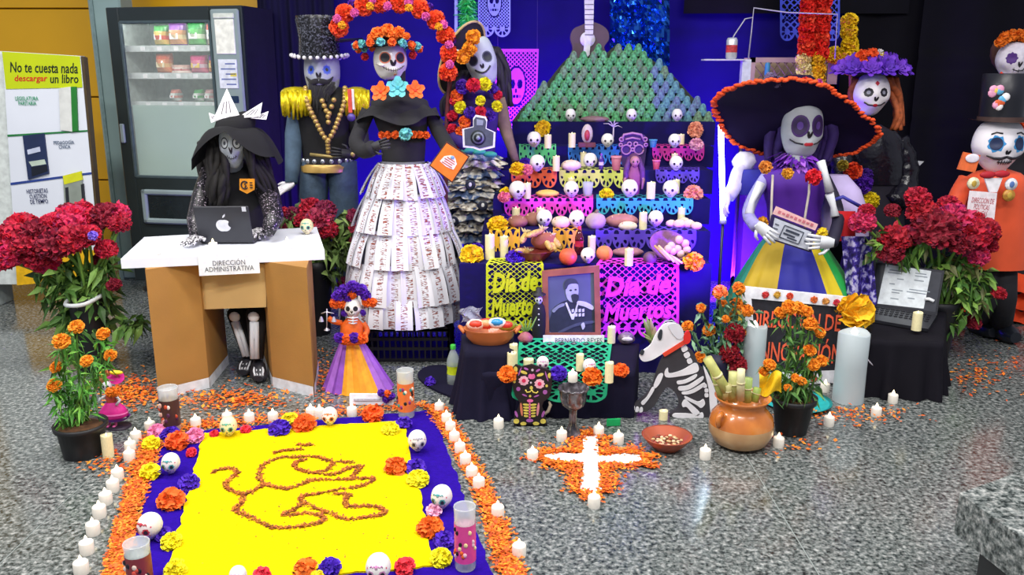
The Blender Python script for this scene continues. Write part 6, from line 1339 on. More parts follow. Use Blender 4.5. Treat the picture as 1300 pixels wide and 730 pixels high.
# ---------------------------------------------------------------- 8 lady with orange flowers behind him
Y = 4.95; f8 = thing('orange_ruffle_figure', 'skeleton lady with orange flower crown and orange ruffled dress behind the orange coat', 'figure', (P(1296, 380, Y).x, Y, 0))
H = Head(f8, P(1287, 77, Y), .19, .21, .17, yaw=-.1, jaw=.3, square=.7); H.skin(mat('#dcd6e2', .6)); H.eyes(mat('#4a1a78', .6), ra=.32, rb=.3, b=.12, a=.5, shape=lambda t: 1+.12*math.cos(8*t)); H.nose(INK, b=-.22, ra=.1); H.smile(INK, b=-.55, wd=.4, lift=.1, teeth=3)
mb = MB(); mb.ball(P(1287, 66, Y+.06), (.12, .12, .12), mat('#5a3a2c', .8, .3, 30)); mb.build('hair', f8); s_ = PS(1287, 60, Y)
for x, y, r in ((1270, 54, 7), (1276, 48, 8), (1285, 45, 8), (1295, 45, 8), (1304, 48, 8)): flower('hat_flower', pompom_mesh('#f2801a', 80, 11), f8, P(x, y, Y-.04), r*s_, (0, -.8, .6))
mb = MB(); mb.loft([(Vector((P(1300, 300, Y).x, Y, .05)), .32, .2), L3(1300, 330, Y, 50), L3(1298, 230, Y, 32), L3(1296, 140, Y, 34), L3(1294, 118, Y, 24), L3(1290, 108, Y, 10)], mat('#1a1620', .8), 22); mb.build('dress', f8)
for i, y in enumerate((350, 368, 386)): mb = MB(); ruffle(mb, P(1300, y-10, Y), .16, .36, .04, -.09, mat('#f04a14', .7, .2, 10), 16, .10, sd=i); mb.build('orange_ruffle', f8)
for i, (y, r) in enumerate(((150, 10), (170, 8), (130, 9))): flower('paper_flower', pompom_mesh('#e84a14', 80, 12), f8, P(1301, y, Y-.2), r*s_, (0, -1, .2))
mb = MB(); mb.tube(pts3([(1270, 92, -.08), (1280, 101, -.1), (1290, 97, -.1)], Y), .008, mat('#e83a20', .6), 6); mb.build('necklace', f8)

# ---------------------------------------------------------------- garlands, cardboard house and can behind the sombrero
Yg = 5.2; g1_ = thing('flower_garland', 'upright red paper flower garland with yellow base behind the sombrero', 'garland', (P(1030, 105, Yg).x, Yg, P(1030, 110, Yg).z)); s_ = PS(1030, 40, Yg); rnd = random.Random(5)
mb = MB(); mb.tube(pts3([(1036, -60), (1030, 110)], Yg), .012, mat('#a03020'), 8); mb.build('cord', g1_)
for i in range(13):
    y = 66-i*10; 
    for sx in (-1, 1): flower('paper_flower', pompom_mesh('#e82414' if (i+sx) % 3 else '#f04a28', 90, 14, -.4, .5, .5), g1_, P(1032+sx*9+(66-y)*.06, y+rnd.uniform(-3, 3), Yg-.03), 10.5*s_, (sx*.4, -1, .1), rnd)
for x, y, c2 in ((1020, 75, '#f6d898'), (1021, 88, '#f4e0a8'), (1024, 100, '#f6d898'), (1038, 76, '#f4c020'), (1039, 88, '#f4b818'), (1038, 100, '#f4c020')): flower('paper_flower', pompom_mesh(c2, 90, 15, -.4, .5, .5), g1_, P(x, y, Yg-.04), 9.5*s_, (0, -1, .1), rnd)
g2_ = thing('marigold_cross', 'yellow paper flower cross standing behind the purple hat', 'garland', (P(1078, 90, 5.35).x, 5.35, P(1078, 92, 5.35).z)); s_ = PS(1078, 50, 5.35); mb = MB(); mb.tube(pts3([(1078, 22), (1080, 110)], 5.35), .012, mat('#8a7020'), 8); mb.build('stake', g2_)
for x, y in ((1078, 28), (1078, 42), (1079, 57), (1059, 70), (1070, 72), (1082, 71), (1090, 80), (1080, 84)): flower('paper_flower', pompom_mesh('#f6cc08', 100, 16, -.4, .5, .5), g2_, P(x, y, 5.32), 10.5*s_, (0, -1, .1), rnd)
Yk = 5.4; cb2 = thing('cardboard_house', 'pale cardboard box with lattice windows behind the sombrero', 'box', (P(1010, 100, Yk).x, Yk, 0)); CBM = mat('#b59c82', .8, .1, 10)
bz0 = P(1010, 112, Yk).z; x0, x1 = P(953, 72, Yk).x, P(1064, 76, Yk).x; zt = P(1010, 73, Yk).z; xm = (x0+x1)/2; wx = x1-x0; s_ = PS(1010, 90, Yk)
mb = MB(); mb.box((xm, Yk+.14, (bz0+zt)/2), (wx, .02, zt-bz0), CBM)
for xx0, xx1, za, zb_ in ((x0, x1, zt-6*s_, zt), (x0, x1, bz0, bz0+5*s_), (x0, x0+6*s_, bz0, zt), (x1-12*s_, x1, bz0, zt), (P(1038, 90, Yk).x, P(1046, 90, Yk).x, bz0, zt)): mb.box(((xx0+xx1)/2, Yk, (za+zb_)/2), (xx1-xx0, .02, zb_-za), CBM)
mb.build('box_front', cb2); mb = MB()
for i in range(14):
    for sg in (-1, 1): a = Vector((x0+wx*i/11, Yk+.004, zt-.01)); mb.tube([a, a+Vector((sg*(zt-bz0)*.7, 0, -(zt-bz0)+.02))], .0035, mat('#8a7460', .8), 4) if x0 < a.x+sg*(zt-bz0)*.7 < x1 and a.x < x1 else None
mb.build('lattice', cb2)
mb = MB(); mb.box((xm, Yk+.07, bz0/2), (wx*.9, .12, bz0), mat('#241c3c', .8)); mb.build('support', cb2)
mb = MB(); mb.lathe(P(973, 104, Yk-.06), [(.016, 0), (.016, .1), (.012, .115)], mat('#3a8ab8', .5), 12); mb.build('blue_peg', cb2)
# can on its shelf with bent rods
Yk = 5.1; p = P(928, 75, Yk); s_ = S(p); cn = thing('tin_can', 'small silver drink can with red print on the thin shelf', 'can', p); mb = MB(); mb.lathe(p, [(5.5*s_, 0), (7*s_, 2*s_), (7*s_, 23*s_), (5.5*s_, 26*s_), (0, 25*s_)], mat('#d4d8e0', .3, .1, 30, metal=.4), 20); mb.build('can', cn); mb = MB(); mb.lathe(p, [(7.1*s_, 8*s_), (7.1*s_, 17*s_)], mat('#c83a40', .4, .5, 60), 20, cap=False); mb.build('print', cn)
rd = thing('rod_shelf', 'thin wire frame with a narrow shelf holding the drink can', 'frame', P(945, 78, Yk)); mb = MB(); mb.box(P(918, 76, Yk), (52*s_, .08, .008), mat('#c8c4d8', .5)); mb.build('shelf', rd); mb = MB(); mb.tube(pts3([(950, 76), (954, 40), (957, 10), (1000, 16), (1063, 18), (1060, 75)], Yk), .004, mat('#b8b4c8', .4, metal=.3), 6); mb.tube(pts3([(956, 22), (946, 24), (932, 45), (930, 49)], Yk), .004, mat('#b8b4c8', .4, metal=.3), 6); mb.build('rod', rd); mb = MB(); mb.box(P(946, 92, Yk), (11*s_, .05, 32*s_), mat('#cfd0ea', .6)); mb.tube([P(946, 105, Yk), Vector((P(946, 105, Yk).x, Yk, 0))], .012, mat('#2a2050'), 8); mb.build('post', rd)
# ================================================================== in front of the altar
def draped(name, label, top, z, flare, m, sd=0, cat='cloth', waves=11, amp=.03, floor_pts=None):
    """cloth over a low box: top outline (world xy list), hem spread on the floor"""
    top = [Vector((p.x, p.y, z)) for p in top]; c = sum(top, Vector())/len(top); n = 96; per = []
    k = len(top); L = [(top[(i+1) % k]-top[i]).length for i in range(k)]; tot = sum(L)
    for i in range(n):
        d = tot*i/n; j = 0
        while d > L[j]: d -= L[j]; j += 1
        per.append(top[j].lerp(top[(j+1) % k], d/L[j]))
    rnd = random.Random(sd); ph = rnd.random()*6; rings = []
    for v in (1, .985, .9, .7, .4, .15, .03, 0):
        ring = []
        for i, p in enumerate(per):
            d = (p-c); d.z = 0; d.normalize(); w_ = (1-v)
            f = flare*w_**1.3+amp*w_*(math.sin(i/n*2*PI*waves+ph)+.5*math.sin(i/n*2*PI*waves*1.7+ph*2))
            if v == 1: f = -.02
            q = p+d*f; q.z = z*v+.002; ring.append(q)
        rings.append(ring)
    t = thing(name, label, cat, Vector((c.x, c.y, 0))); mb = MB(); mb.loft(rings[::-1], m, n); mb.build('drape', t); return t
DRP = cloth_mat('#16142a')
ZP = .20
pf = [G(612, 474, ZP), G(806, 474, ZP), G(812, 436, ZP), G(608, 436, ZP)]
draped('draped_platform', 'low platform under black cloth in front of the altar', pf, ZP, .0, DRP, 1, waves=21, amp=.008)
pf = [G(590, 447, .285), G(652, 447, .285), G(652, 424, .285), G(586, 424, .285)]
draped('draped_box', 'black cloth heap under the clay tray left of the altar', pf, .285, .05, DRP, 3, waves=13, amp=.014)
# spread of cloth on the floor, far left
mb = MB(); co = bez([G(x, y, .004) for x, y in ((530, 478), (545, 466), (580, 468), (620, 490), (650, 520), (645, 534), (612, 526), (580, 508), (548, 494))], 40, True); mb.prism([Vector((p.x, p.y, .012)) for p in co], (0, 0, -.01), DRP); tag(mb.build('cloth_spread', None, G(575, 490)), 'black cloth trailing over the floor below the soda bottle', 'cloth')
# framed portrait
Yf = 3.81; fq = [P(688, 344, Yf+.02), P(761, 337, Yf+.02), P(763, 426, Yf), P(690, 427, Yf)]
for q in fq[2:]: q.z = ZP+.002
c_ = sum(fq, Vector())/4; fr = thing('framed_portrait', 'wooden framed black and white portrait of a bearded man in uniform', 'picture', Vector((c_.x, Yf, ZP)))
def inq(u, v, off=0):
    a = fq[0].lerp(fq[1], u); b = fq[3].lerp(fq[2], u); return a.lerp(b, v)+Vector((0, -off, 0))
WOOD = mat('#9a5a44', .5, .25, 14, coat=.2); bw = .10; bh = .085
for (u0, u1, v0, v1) in ((0, 1, 0, bh), (0, 1, 1-bh, 1), (0, bw, bh, 1-bh), (1-bw, 1, bh, 1-bh)): mb = MB(); mb.prism([inq(u0, v0, .008), inq(u1, v0, .008), inq(u1, v1, .008), inq(u0, v1, .008)], (0, .02, 0), WOOD); mb.build('frame_bar', fr)
mb = MB(); mb.prism([inq(bw, bh), inq(1-bw, bh), inq(1-bw, 1-bh), inq(bw, 1-bh)], (0, .004, 0), mat('#575e78', .5, .15, 6)); ph_ = mb.build('photo_print', fr)
def pp(ol, col, off, nm='printed_shape', sm=True):
    pts = [inq(bw+(1-2*bw)*u, bh+(1-2*bh)*v, off) for u, v in ol]; pts = bez(pts, 40, True) if sm else pts; mb = MB(); mb.prism(pts, (0, .0006, 0), mat(col, .5, .2, 30)); mb.build(nm, ph_)
pp(((.05, 1), (.08, .62), (.22, .5), (.40, .44), (.60, .44), (.80, .50), (.97, .58), (.98, 1)), '#2c3040', .001)
pp(((.38, .30), (.40, .16), (.52, .12), (.64, .16), (.66, .30), (.62, .42), (.52, .48), (.42, .42)), '#aab0be', .002)
pp(((.36, .24), (.36, .13), (.46, .07), (.60, .09), (.66, .18), (.60, .16), (.46, .17), (.40, .24)), '#3a3f4e', .0026)
pp(((.50, .36), (.58, .335), (.66, .37), (.64, .46), (.58, .50), (.52, .46)), '#30343f', .003); pp(((.46, .27), (.49, .255), (.52, .27), (.49, .285)), '#30343f', .003); pp(((.57, .265), (.60, .25), (.62, .265), (.60, .28)), '#30343f', .003)
pp(((.62, .46), (.80, .48), (.97, .56), (.95, .62), (.78, .56), (.64, .52)), '#c8ccd6', .003); pp(((.08, .60), (.22, .51), (.34, .49), (.34, .53), (.22, .57), (.12, .64)), '#8a90a0', .003)
pp(((.36, .48), (.40, .47), (.54, .76), (.50, .78)), '#d8dce4', .0034, sm=False); pp(((.62, .5), (.65, .51), (.54, .78), (.51, .76)), '#d8dce4', .0034, sm=False)
for i in range(4):
    for j in range(2): u = .50+i*.075; v = .60+j*.075; pp(((u, v), (u+.05, v-.01), (u+.05, v+.045), (u, v+.05)), '#d4d8e0', .004, 'medal_print', False)
pp(((.70, .86), (.76, .83), (.78, .90), (.73, .95)), '#c4c8d2', .004); pp(((.20, .98), (.6, .84), (.98, .80), (.98, .84), (.6, .89), (.3, .99)), '#4a5064', .0036)
# name strip under it
s_ = PS(728, 430, Yf); c_ = G(728, 436, ZP); ns = thing('name_plate', 'white name strip leaning under the framed portrait', 'sign', c_); mb = MB(); q = c_+Vector((0, -.012, 0)); mb.prism([q+Vector((-38*s_, 0, 0)), q+Vector((38*s_, 0, 0)), q+Vector((38*s_, .006, 11*s_)), q+Vector((-38*s_, .006, 11*s_))], (0, .004, 0), mat('#e8e6ec', .6)); mb.build('strip', ns)
lettering('BERNARDO REYES', ns, q+Vector((6*s_, -.001, 5*s_)), (1, 0, 0), (0, .1, 1), 58*s_, mat('#4a4a58', .6), 6.5*s_, depth=.003)
# small figure in a black hat between banner and frame
p = G(684, 430, ZP); s_ = S(p); Yd = p.y; fg_ = thing('black_doll', 'small black dressed skeleton doll left of the portrait frame', 'doll', p)
mb = MB(); mb.loft([L3(684, 429, Yd, 8), L3(684, 415, Yd, 9), L3(684, 398, Yd, 9), L3(684, 388, Yd, 7), L3(684, 384, Yd, 3)], mat('#14131c', .8), 14); mb.build('gown', fg_); H = Head(fg_, P(684, 381, Yd-.01), .035, .04, .035, jaw=.3); H.skin(BONE); H.eyes(INK, ra=.3, rb=.25, b=.1); hb = P(684, 374, Yd); mb = MB(); mb.lathe(hb, [(9*s_, 0), (8.5*s_, 1.5*s_), (4*s_, 3*s_), (3.6*s_, 9*s_), (0, 9.5*s_)], mat('#101018', .6), 16); mb.build('hat', fg_)
for i in range(4): mb = MB(); mb.ball(P(684, 392+i*7, Yd-.045), (.004, .003, .004), BONE, 8, 5); mb.build('button', fg_)
# green papel picado over the platform and hanging down its front
picado('cut_paper_cloth', 'large green cut paper cloth over the low black platform', [(0, 660, 778, 3.78, ZP+.012), (.5, 654, 772, 3.34, ZP+.012), (.58, 652, 772, 3.285, ZP), (1, 648, 770, 3.262, .10)], '#10a878', 3, 'text', .84, (110, 80))
# pillars and flowers on the platform
for a in ((652, 462, 10.5, 27, 'yellowish candle at the back left of the green cut paper'), (650, 468, 12, 22, 'thick yellowish candle front left of the green cut paper'), (736, 470, 10, 22, 'yellowish candle behind the orange marigold on the green cut paper'), (773, 485, 11, 27, 'yellowish candle at the right edge of the green cut paper'), (776, 435, 10, 22, 'yellowish candle right of the portrait frame'), (671, 465, 13, 10, 'short yellowish candle behind the painted cat')):
    p = G(a[0], a[1], ZP+.014); s_ = S(p); put(PIL, 'pi', a[4], p, (a[2]*s_, a[2]*s_, a[3]*s_), 0, 'yellowish candles on the low platform')
SK_V = [skull_template('painted_skull', 'white painted sugar skull', c0, c1, fancy=True) for c0, c1 in (('#e9e4e0', '#4aa8a8'), ('#e9e4e0', '#c83a4a'), ('#e6dcb0', '#5ab0a0'), ('#e9e4e0', '#b8b4c0'), ('#e9e4e0', '#f07a28'), ('#e9e4e0', '#d890c0'))]; NSK = [0]
def fskull(px, py, hpx, label, yaw=0, z=0): p = G(px, py, z); s_ = S(p); k = 0 if 'teal' in label else 1 if 'red' in label else 2 if 'cream' in label else 3 if 'plain' in label else 4 if 'orange' in label else 5; return put(SK_V[k], 'skf%d' % k, label, p, (hpx*s_*1.05, hpx*s_, hpx*s_), yaw, 'painted sugar skulls')
fskull(689, 470, 19, 'painted sugar skull behind the cat cut-out on the green cloth', 0, ZP+.014); fskull(748, 474, 20, 'painted sugar skull behind the marigold on the green cloth', .3, ZP+.014)
GRP = 'flowers on the low platform'
def gbloom(label, px, py, r, col, z=0, n=110, sd=0, flat=.75, group=GRP, name='marigold_bloom'): p = G(px, py, z); return bloom(label, p, r, col, n, sd, (0, -.5, .9), name, flat, group)
gbloom('orange marigold left of the cat cut-out', 644, 480, 12, OR, ZP+.01); gbloom('orange marigold before the skull on the green cloth', 752, 483, 13, OR, ZP+.014, sd=1); gbloom('purple flower beside the cat cut-out on the green cloth', 709, 478, 11, PU, ZP+.014, sd=2); gbloom('orange petal cluster right of the green cloth', 788, 474, 10, '#f0640c', ZP+.01, sd=3)
p = G(727, 486, ZP+.014); tl0 = tealight_template()
def tea(px, py, label, z=0, group='LED tealights'): p = G(px, py, z); return put(tl0, 'tl', label, p, 1.08 if z == 0 else 1, random.random()*6, group)
tea(727, 484, 'LED tealight on the green cloth behind the black goblet', ZP+.014)
p = G(795, 437, ZP); s_ = S(p); t = thing('wrapped_skull', 'small plastic wrapped sweet right of the portrait', 'sweet', p); mb = MB(); mb.ball(p+Vector((0, 0, 8*s_)), (11*s_, 9*s_, 8*s_), mat('#7a6a78', .15, .5, 40, coat=.5), 14, 9, noise=.12); mb.build('wrapper', t); mb = MB(); mb.ball(p+Vector((0, -8*s_, 9*s_)), (7*s_, 2*s_, 3*s_), mat('#d8d0d4', .4)); mb.build('label', t)
p = G(667, 436, ZP); s_ = S(p); t = thing('onion', 'red onion left of the name strip', 'onion', p); mb = MB(); mb.lathe(p, [(0, 0), (8*s_, 3*s_), (10*s_, 8*s_), (6*s_, 13*s_), (1.5*s_, 16*s_)], mat('#b0606a', .5, .3, 30), 16); mb.build('bulb', t); mb = MB()
for k in range(5): mb.tube([p+Vector((0, 0, 15*s_)), p+Vector(((k-2)*4*s_, 0, 22*s_)), p+Vector(((k-2)*7*s_, -.01, 28*s_+2*k*s_))], [.006, .005, .002], mat('#7aa04a', .6), 6)
mb.build('leaf', t)
# clay tray with wrapped snacks
p = G(622, 434, .287); s_ = S(p); t = thing('clay_tray', 'orange clay tray with handles on the black cloth heap', 'tray', p)
mb = MB(); mb.lathe(p, [(23*s_, 0), (30*s_, 8*s_), (33*s_, 18*s_), (34*s_, 19*s_), (31*s_, 18*s_), (26*s_, 6*s_), (0, 5*s_)], mat('#c9703c', .5, .15, 8, coat=.2), 30, sc=(1, .7)); mb.build('dish', t)
for sx in (-1, 1): mb = MB(); mb.tube([p+Vector((sx*32*s_, 8*s_, 14*s_)), p+Vector((sx*38*s_, 0, 20*s_)), p+Vector((sx*32*s_, -8*s_, 15*s_))], 2.6*s_, mat('#c9703c', .5, .15, 8), 8); mb.build('handle', t)
for i, (px, py, col, c2, lab) in enumerate(((604, 412, '#d8402c', '#f0d8c8', 'red wrapped snack in the clay tray'), (617, 411, '#e8a070', '#d84030', 'orange wrapped snack in the clay tray'), (631, 410, '#2a8ac8', '#f0f0f8', 'blue and white wrapped snack in the clay tray'), (643, 413, '#c83a30', '#8a9a30', 'red striped snack at the right of the clay tray'))):
    q = P(px, py, p.y+.01*(i % 2)); w_ = thing('wrapped_snack', lab, 'snack', q, 'snacks in the clay tray'); mb = MB(); mb.ball(q, (12*s_, 7*s_, 7*s_), mat(c2, .3, .2, 20), 12, 8, noise=.15, sd=i); mb.build('wrapper', w_); mb = MB(); mb.ball(q+Vector((0, -3*s_, 1.5*s_)), (9*s_, 5*s_, 5*s_), mat(col, .3, .2, 20), 10, 7); mb.build('print', w_)
q = P(598, 400, p.y+.03); mb = MB(); mb.sheet(lambda u, v: q+Vector(((u-.5)*.09+.01*math.sin(v*7), .02*math.sin(u*9+v*4), (v-.5)*.07)), 8, 8, mat('#c8cce0', .1, .1, 20, alpha=.55), False); tag(mb.build('plastic_bag', None, q), 'clear crumpled plastic bag at the left of the clay tray', 'bag')
p = G(576, 489); bottle('clear soda bottle with green cap and yellow green label on the floor', p, 54*S(p), '#c4d2cc', '#c8d820', '#3cb83a', 'soda_bottle', .45)
gbloom('purple petal flower on the cloth near the soda bottle', 546, 487, 7, PU, .014, 60, 9)

# ---------------------------------------------------------------- cat cut-out
Yc = G(674, 541).y; ca = thing('cat_cutout', 'black painted sugar skull cat cut-out with pink eyes and yellow ribs', 'cutout', G(674, 542)); s_ = PS(674, 500, Yc)
def K(px, py, off=0): return P(px, py, Yc-off)
ol = [(651, 467), (655, 463), (662, 466), (675, 463), (688, 467), (697, 470), (702, 474), (701, 484), (700, 496), (697, 505), (690, 510), (688, 516), (692, 527), (695, 540), (672, 543), (652, 540), (653, 528), (658, 518), (660, 511), (654, 503), (651, 492), (650, 480)]
mb = MB(); mb.prism([P(x, y, Yc) for x, y in ol], (0, .012, 0), mat('#1c1016', .5)); mb.build('board', ca)
def dot(nm, px, py, rx, ry, col, off=.003, ang=0, shape=None, par=ca):
    n = 20; c2 = K(px, py, off); pts = []
    for i in range(n):
        t_ = 2*PI*i/n; q_ = shape(t_) if shape else 1; x, z = rx*s_*q_*math.cos(t_), ry*s_*q_*math.sin(t_); pts.append(c2+Vector((x*math.cos(ang)-z*math.sin(ang), 0, x*math.sin(ang)+z*math.cos(ang))))
    mb = MB(); mb.prism(pts, (0, .004, 0), mat(col, .5)); return mb.build(nm, par)
PKc, YLc, VIc = '#e86aa8', '#e0cc58', '#b060b0'
for px in (665, 685): dot('eye_flower', px, 483.5 if px < 670 else 487.5, 6.2, 6.2, '#f0b8c8', .003, 0, lambda t: 1+.13*math.cos(9*t)); dot('eye_center', px, 483.5 if px < 670 else 487.5, 2.6, 2.6, '#d82a58', .005)
dot('heart', 675, 478, 3.4, 3.4, PKc, .003, 0, lambda t: 1+.3*abs(math.cos(t))-.35*math.exp(-((t-PI/2)/.4)**2)); dot('ear', 654.5, 469, 2.6, 3.4, YLc); dot('ear', 698, 477, 2.6, 3.4, YLc); dot('brow', 665, 473, 4.5, 1.8, YLc, ang=-.35); dot('brow', 686, 476, 4.5, 1.8, YLc, ang=.3); dot('nose', 674.5, 492.5, 2, 2.2, YLc)
for px, py, rx, ry, col, a in ((676, 470, 1.5, 1.5, '#d8c8d0', 0), (668, 468.5, 3, 1.2, VIc, -.4), (683, 470.5, 3, 1.2, VIc, .5), (660, 472, .8, 6, VIc, -.35), (694, 478, .8, 7, VIc, .3), (658, 494, 2.6, 2.6, VIc, 0), (692, 498, 2.8, 2.8, VIc, 0), (653, 485, 1.6, 1.6, YLc, 0), (694, 490, 1.6, 1.6, YLc, 0), (674, 486, 1.2, 1.2, '#d8c8d0', 0), (666, 502, 3.5, .9, VIc, -.4), (681, 503, 3.5, .9, VIc, .35), (673, 503, 1.5, 1.5, YLc, 0), (673, 509, 4, 2, PKc, 0)): dot('painted_dot', px, py, rx, ry, col, .003, a)
mb = MB(); mb.tube([K(x, y, .004) for x, y in ((667, 495), (669, 498), (673, 497.5), (675, 495), (677, 498), (681, 499), (683, 497))], .9*s_, mat(YLc, .5), 5); mb.build('mouth', ca)
for i in range(5):
    for sx in (-1, 1): dot('rib', 672.5+sx*4.6, 514+i*3.6, 4.2-.3*i, 1.3, YLc, .003, sx*.12)
for i in range(6): dot('vertebra', 672.5, 513+i*3.4, 1.3, 1.3, PKc, .0035)
dot('pelvis', 672.5, 534, 4.5, 2.2, VIc); 
for sx in (-1, 1): dot('leg_bone', 672.5+sx*10.5, 520, 1.6, 9, '#d87a5a' if sx < 0 else '#e08a9a', .003, sx*-.1); dot('paw', 672.5+sx*8, 538, 4, 2.2, YLc); dot('haunch', 672.5+sx*17, 526, 1.6, 4.5, VIc, ang=sx*-.35); dot('paw', 672.5+sx*17, 535, 3.6, 3.2, YLc)
mb = MB(); mb.tube([P(x, y, Yc+.03) for x, y in ((690, 527), (696, 522), (699, 514), (697, 510))], [.006, .007, .007, .004], mat('#c8b8a0', .5), 7); mb.build('tail', ca)
mb = MB(); mb.box(G(674, 541)+Vector((0, .045, .004)), (.12, .09, .006), mat('#1c1016', .6)); mb.build('stand', ca)
# black goblet censer
p = G(727, 553); s_ = S(p); gb_ = thing('goblet_censer', 'dark glazed goblet incense burner in front of the green cloth', 'goblet', p); GM = ramp_mat(((.35, '#17161a'), (.55, '#4a454c'), (.7, '#8f8a92')), 25, rough=.2, detail=4, coat=.5)
mb = MB(); mb.lathe(p, [(12*s_, 0), (11.5*s_, 3*s_), (8*s_, 9*s_), (5*s_, 17*s_), (5*s_, 33*s_), (6*s_, 37*s_)], GM, 24); mb.build('stem', gb_); mb = MB(); mb.lathe(p, [(6*s_, 36*s_), (14*s_, 42*s_), (17*s_, 50*s_), (18*s_, 62*s_), (19*s_, 65*s_), (16.5*s_, 64*s_), (12*s_, 50*s_), (0, 47*s_)], GM, 28); mb.build('bowl', gb_); mb = MB(); mb.tube([p+Vector((18.4*s_*math.cos(a), 18.4*s_*math.sin(a), (64+.8*math.sin(a*12))*s_)) for a in [2*PI*i/48 for i in range(49)]], 1.6*s_, GM, 6); mb.build('rim', gb_)
# green tag on cloth
p = G(779, 541); mb = MB(); mb.prism([p+Vector((x, y, .03)) for x, y in ((-.03, -.005), (.025, 0), (.03, .012), (-.025, .008))], (0, 0, -.028), mat('#12b060', .6)); tag(mb.build('paper_scrap', None, p), 'green paper scrap at the hem of the black platform cloth', 'paper')

# ---------------------------------------------------------------- skeleton dog cut-out
Yd = G(850, 530).y; dg = thing('dog_cutout', 'painted skeleton dog cut-out with white head and red collar', 'cutout', G(855, 534)); s_ = PS(855, 470, Yd); GD = mat('#3a383e', .7, .2, 20)
def dpoly(nm, ol, col, off, th=.004, sm=True, par=dg):
    pts = [P(x, y, Yd-off) for x, y in ol]; pts = bez(pts, max(24, len(ol)*4), True) if sm else pts; mb = MB(); mb.prism(pts, (0, th, 0), mat(col, .6, .12, 12) if isinstance(col, str) else col); return mb.build(nm, par)
dpoly('board', ((842, 453), (858, 444), (870, 440), (880, 447), (886, 460), (896, 474), (905, 492), (909, 515), (902, 532), (880, 534), (855, 533), (851, 526), (862, 515), (858, 500), (848, 492), (840, 500), (830, 516), (818, 523), (803, 521), (806, 513), (818, 503), (828, 490), (833, 474)), GD, 0, .014)
dpoly('head', ((812, 453), (816, 446), (826, 438), (833, 424), (842, 413), (853, 410), (863, 414), (869, 426), (868, 434), (855, 441), (840, 450), (828, 457), (817, 459)), '#ecebf0', .012, .010)
dpoly('haunch_line', ((893, 464), (902, 480), (909, 500), (910, 516), (903, 526), (901, 512), (900, 495), (896, 478)), '#ecebf0', .005)
dpoly('ear', ((849, 412), (862, 412), (868, 422), (866, 429), (860, 430), (852, 421)), '#dcdce4', .017, .004); dpoly('eye', ((835, 427), (838, 419), (841, 420), (840, 430), (837, 432)), '#2a3038', .017); dpoly('nose', ((812, 449), (815, 444), (818, 446), (816, 451)), '#2a3038', .017)
dpoly('collar', ((841, 449), (868, 432), (872, 436), (844, 453)), '#e0452c', .015, .008, False)
for ol in (((865, 441), (871, 439), (873, 444), (867, 447)), ((868, 450), (874, 447), (876, 452), (871, 455)), ((872, 457), (877, 455), (879, 460), (874, 462)), ((844, 472), (848, 467), (850, 474), (866, 470), (882, 461), (887, 466), (884, 473), (862, 478), (846, 479)), ((860, 484), (870, 482), (884, 475), (883, 480), (872, 486), (861, 488)), ((862, 491), (874, 489), (892, 478), (891, 484), (876, 494), (863, 496)), ((866, 498), (878, 495), (894, 486), (893, 491), (880, 499), (868, 501)), ((836, 476), (842, 475), (838, 486), (832, 493), (830, 489)), ((828, 492), (831, 494), (824, 506), (817, 514), (814, 511), (821, 504)), ((866, 512), (870, 507), (876, 512), (888, 523), (886, 528), (880, 526), (872, 517), (867, 517)), ((870, 503), (886, 510), (893, 507), (895, 513), (890, 518), (884, 514), (871, 507)), ((857, 525), (880, 526), (880, 531), (856, 530)), ((885, 527), (892, 524), (893, 530), (887, 533), (882, 532))): dpoly('bone', ol, '#ecebf0', .005)
for px, py in ((804, 518), (809, 519.5), (814, 520)): dpoly('toe', ((px-2.5, py+3), (px-1, py-2.5), (px+2, py-2), (px+1.5, py+3)), '#ecebf0', .005)
for px, py in ((895, 490), (897, 496), (897, 502)): dpoly('vertebra', ((px-2, py-2), (px+2, py-2), (px+2, py+2), (px-2, py+2)), '#ecebf0', .005)
dpoly('collar_bow', ((869, 425), (874, 420), (877, 426), (876, 434), (871, 437), (868, 432)), '#e02a24', .018, .012)
mb = MB(); mb.tube([P(x, y, Yd+.01) for x, y in ((838, 417), (845, 408), (853, 407), (860, 412))], .004, mat('#a8b0b8', .4), 6); mb.build('wire', dg)
mb = MB(); mb.prism([P(880, 534, Yd+.014), P(900, 480, Yd+.014), Vector((P(890, 530, Yd).x, Yd+.13, 0.001))], (.006, 0, 0), GD); mb.build('prop', dg)
for px, py, r, col, lab in ((876, 414, 8, OR, 'orange marigold behind the dog cut-out head'),): pass
# agave-like plants behind the dog head
p = G(828, 447, .15); t = thing('dried_plant', 'dried green and tan leaves behind the dog cut-out head', 'plant', Vector((p.x, 3.74, .2))); mb = MB()
for x, y in ((817, 405), (821, 402), (826, 404), (815, 422), (819, 428), (829, 425), (832, 415)): mb.tube([P(830, 440, 3.72), P((830+x)/2, (440+y)/2-3, 3.70), P(x, y, 3.68)], [.012, .014, .003], mat('#8a9a58' if x % 2 else '#b09a78', .7), 7, flat=.5)
mb.build('leaf', t); mb = MB(); mb.tube([P(830, 440, 3.72), Vector((P(830, 440, 3.72).x, 3.74, .2))], .012, mat('#6a6a40'), 7); mb.build('stalk', t)
p = G(842, 532); s_ = S(p); put(PIL, 'pi', 'short cream candle stub before the dog cut-out', p, (11*s_, 11*s_, 12*s_), 0, 'yellowish candles on the low platform')

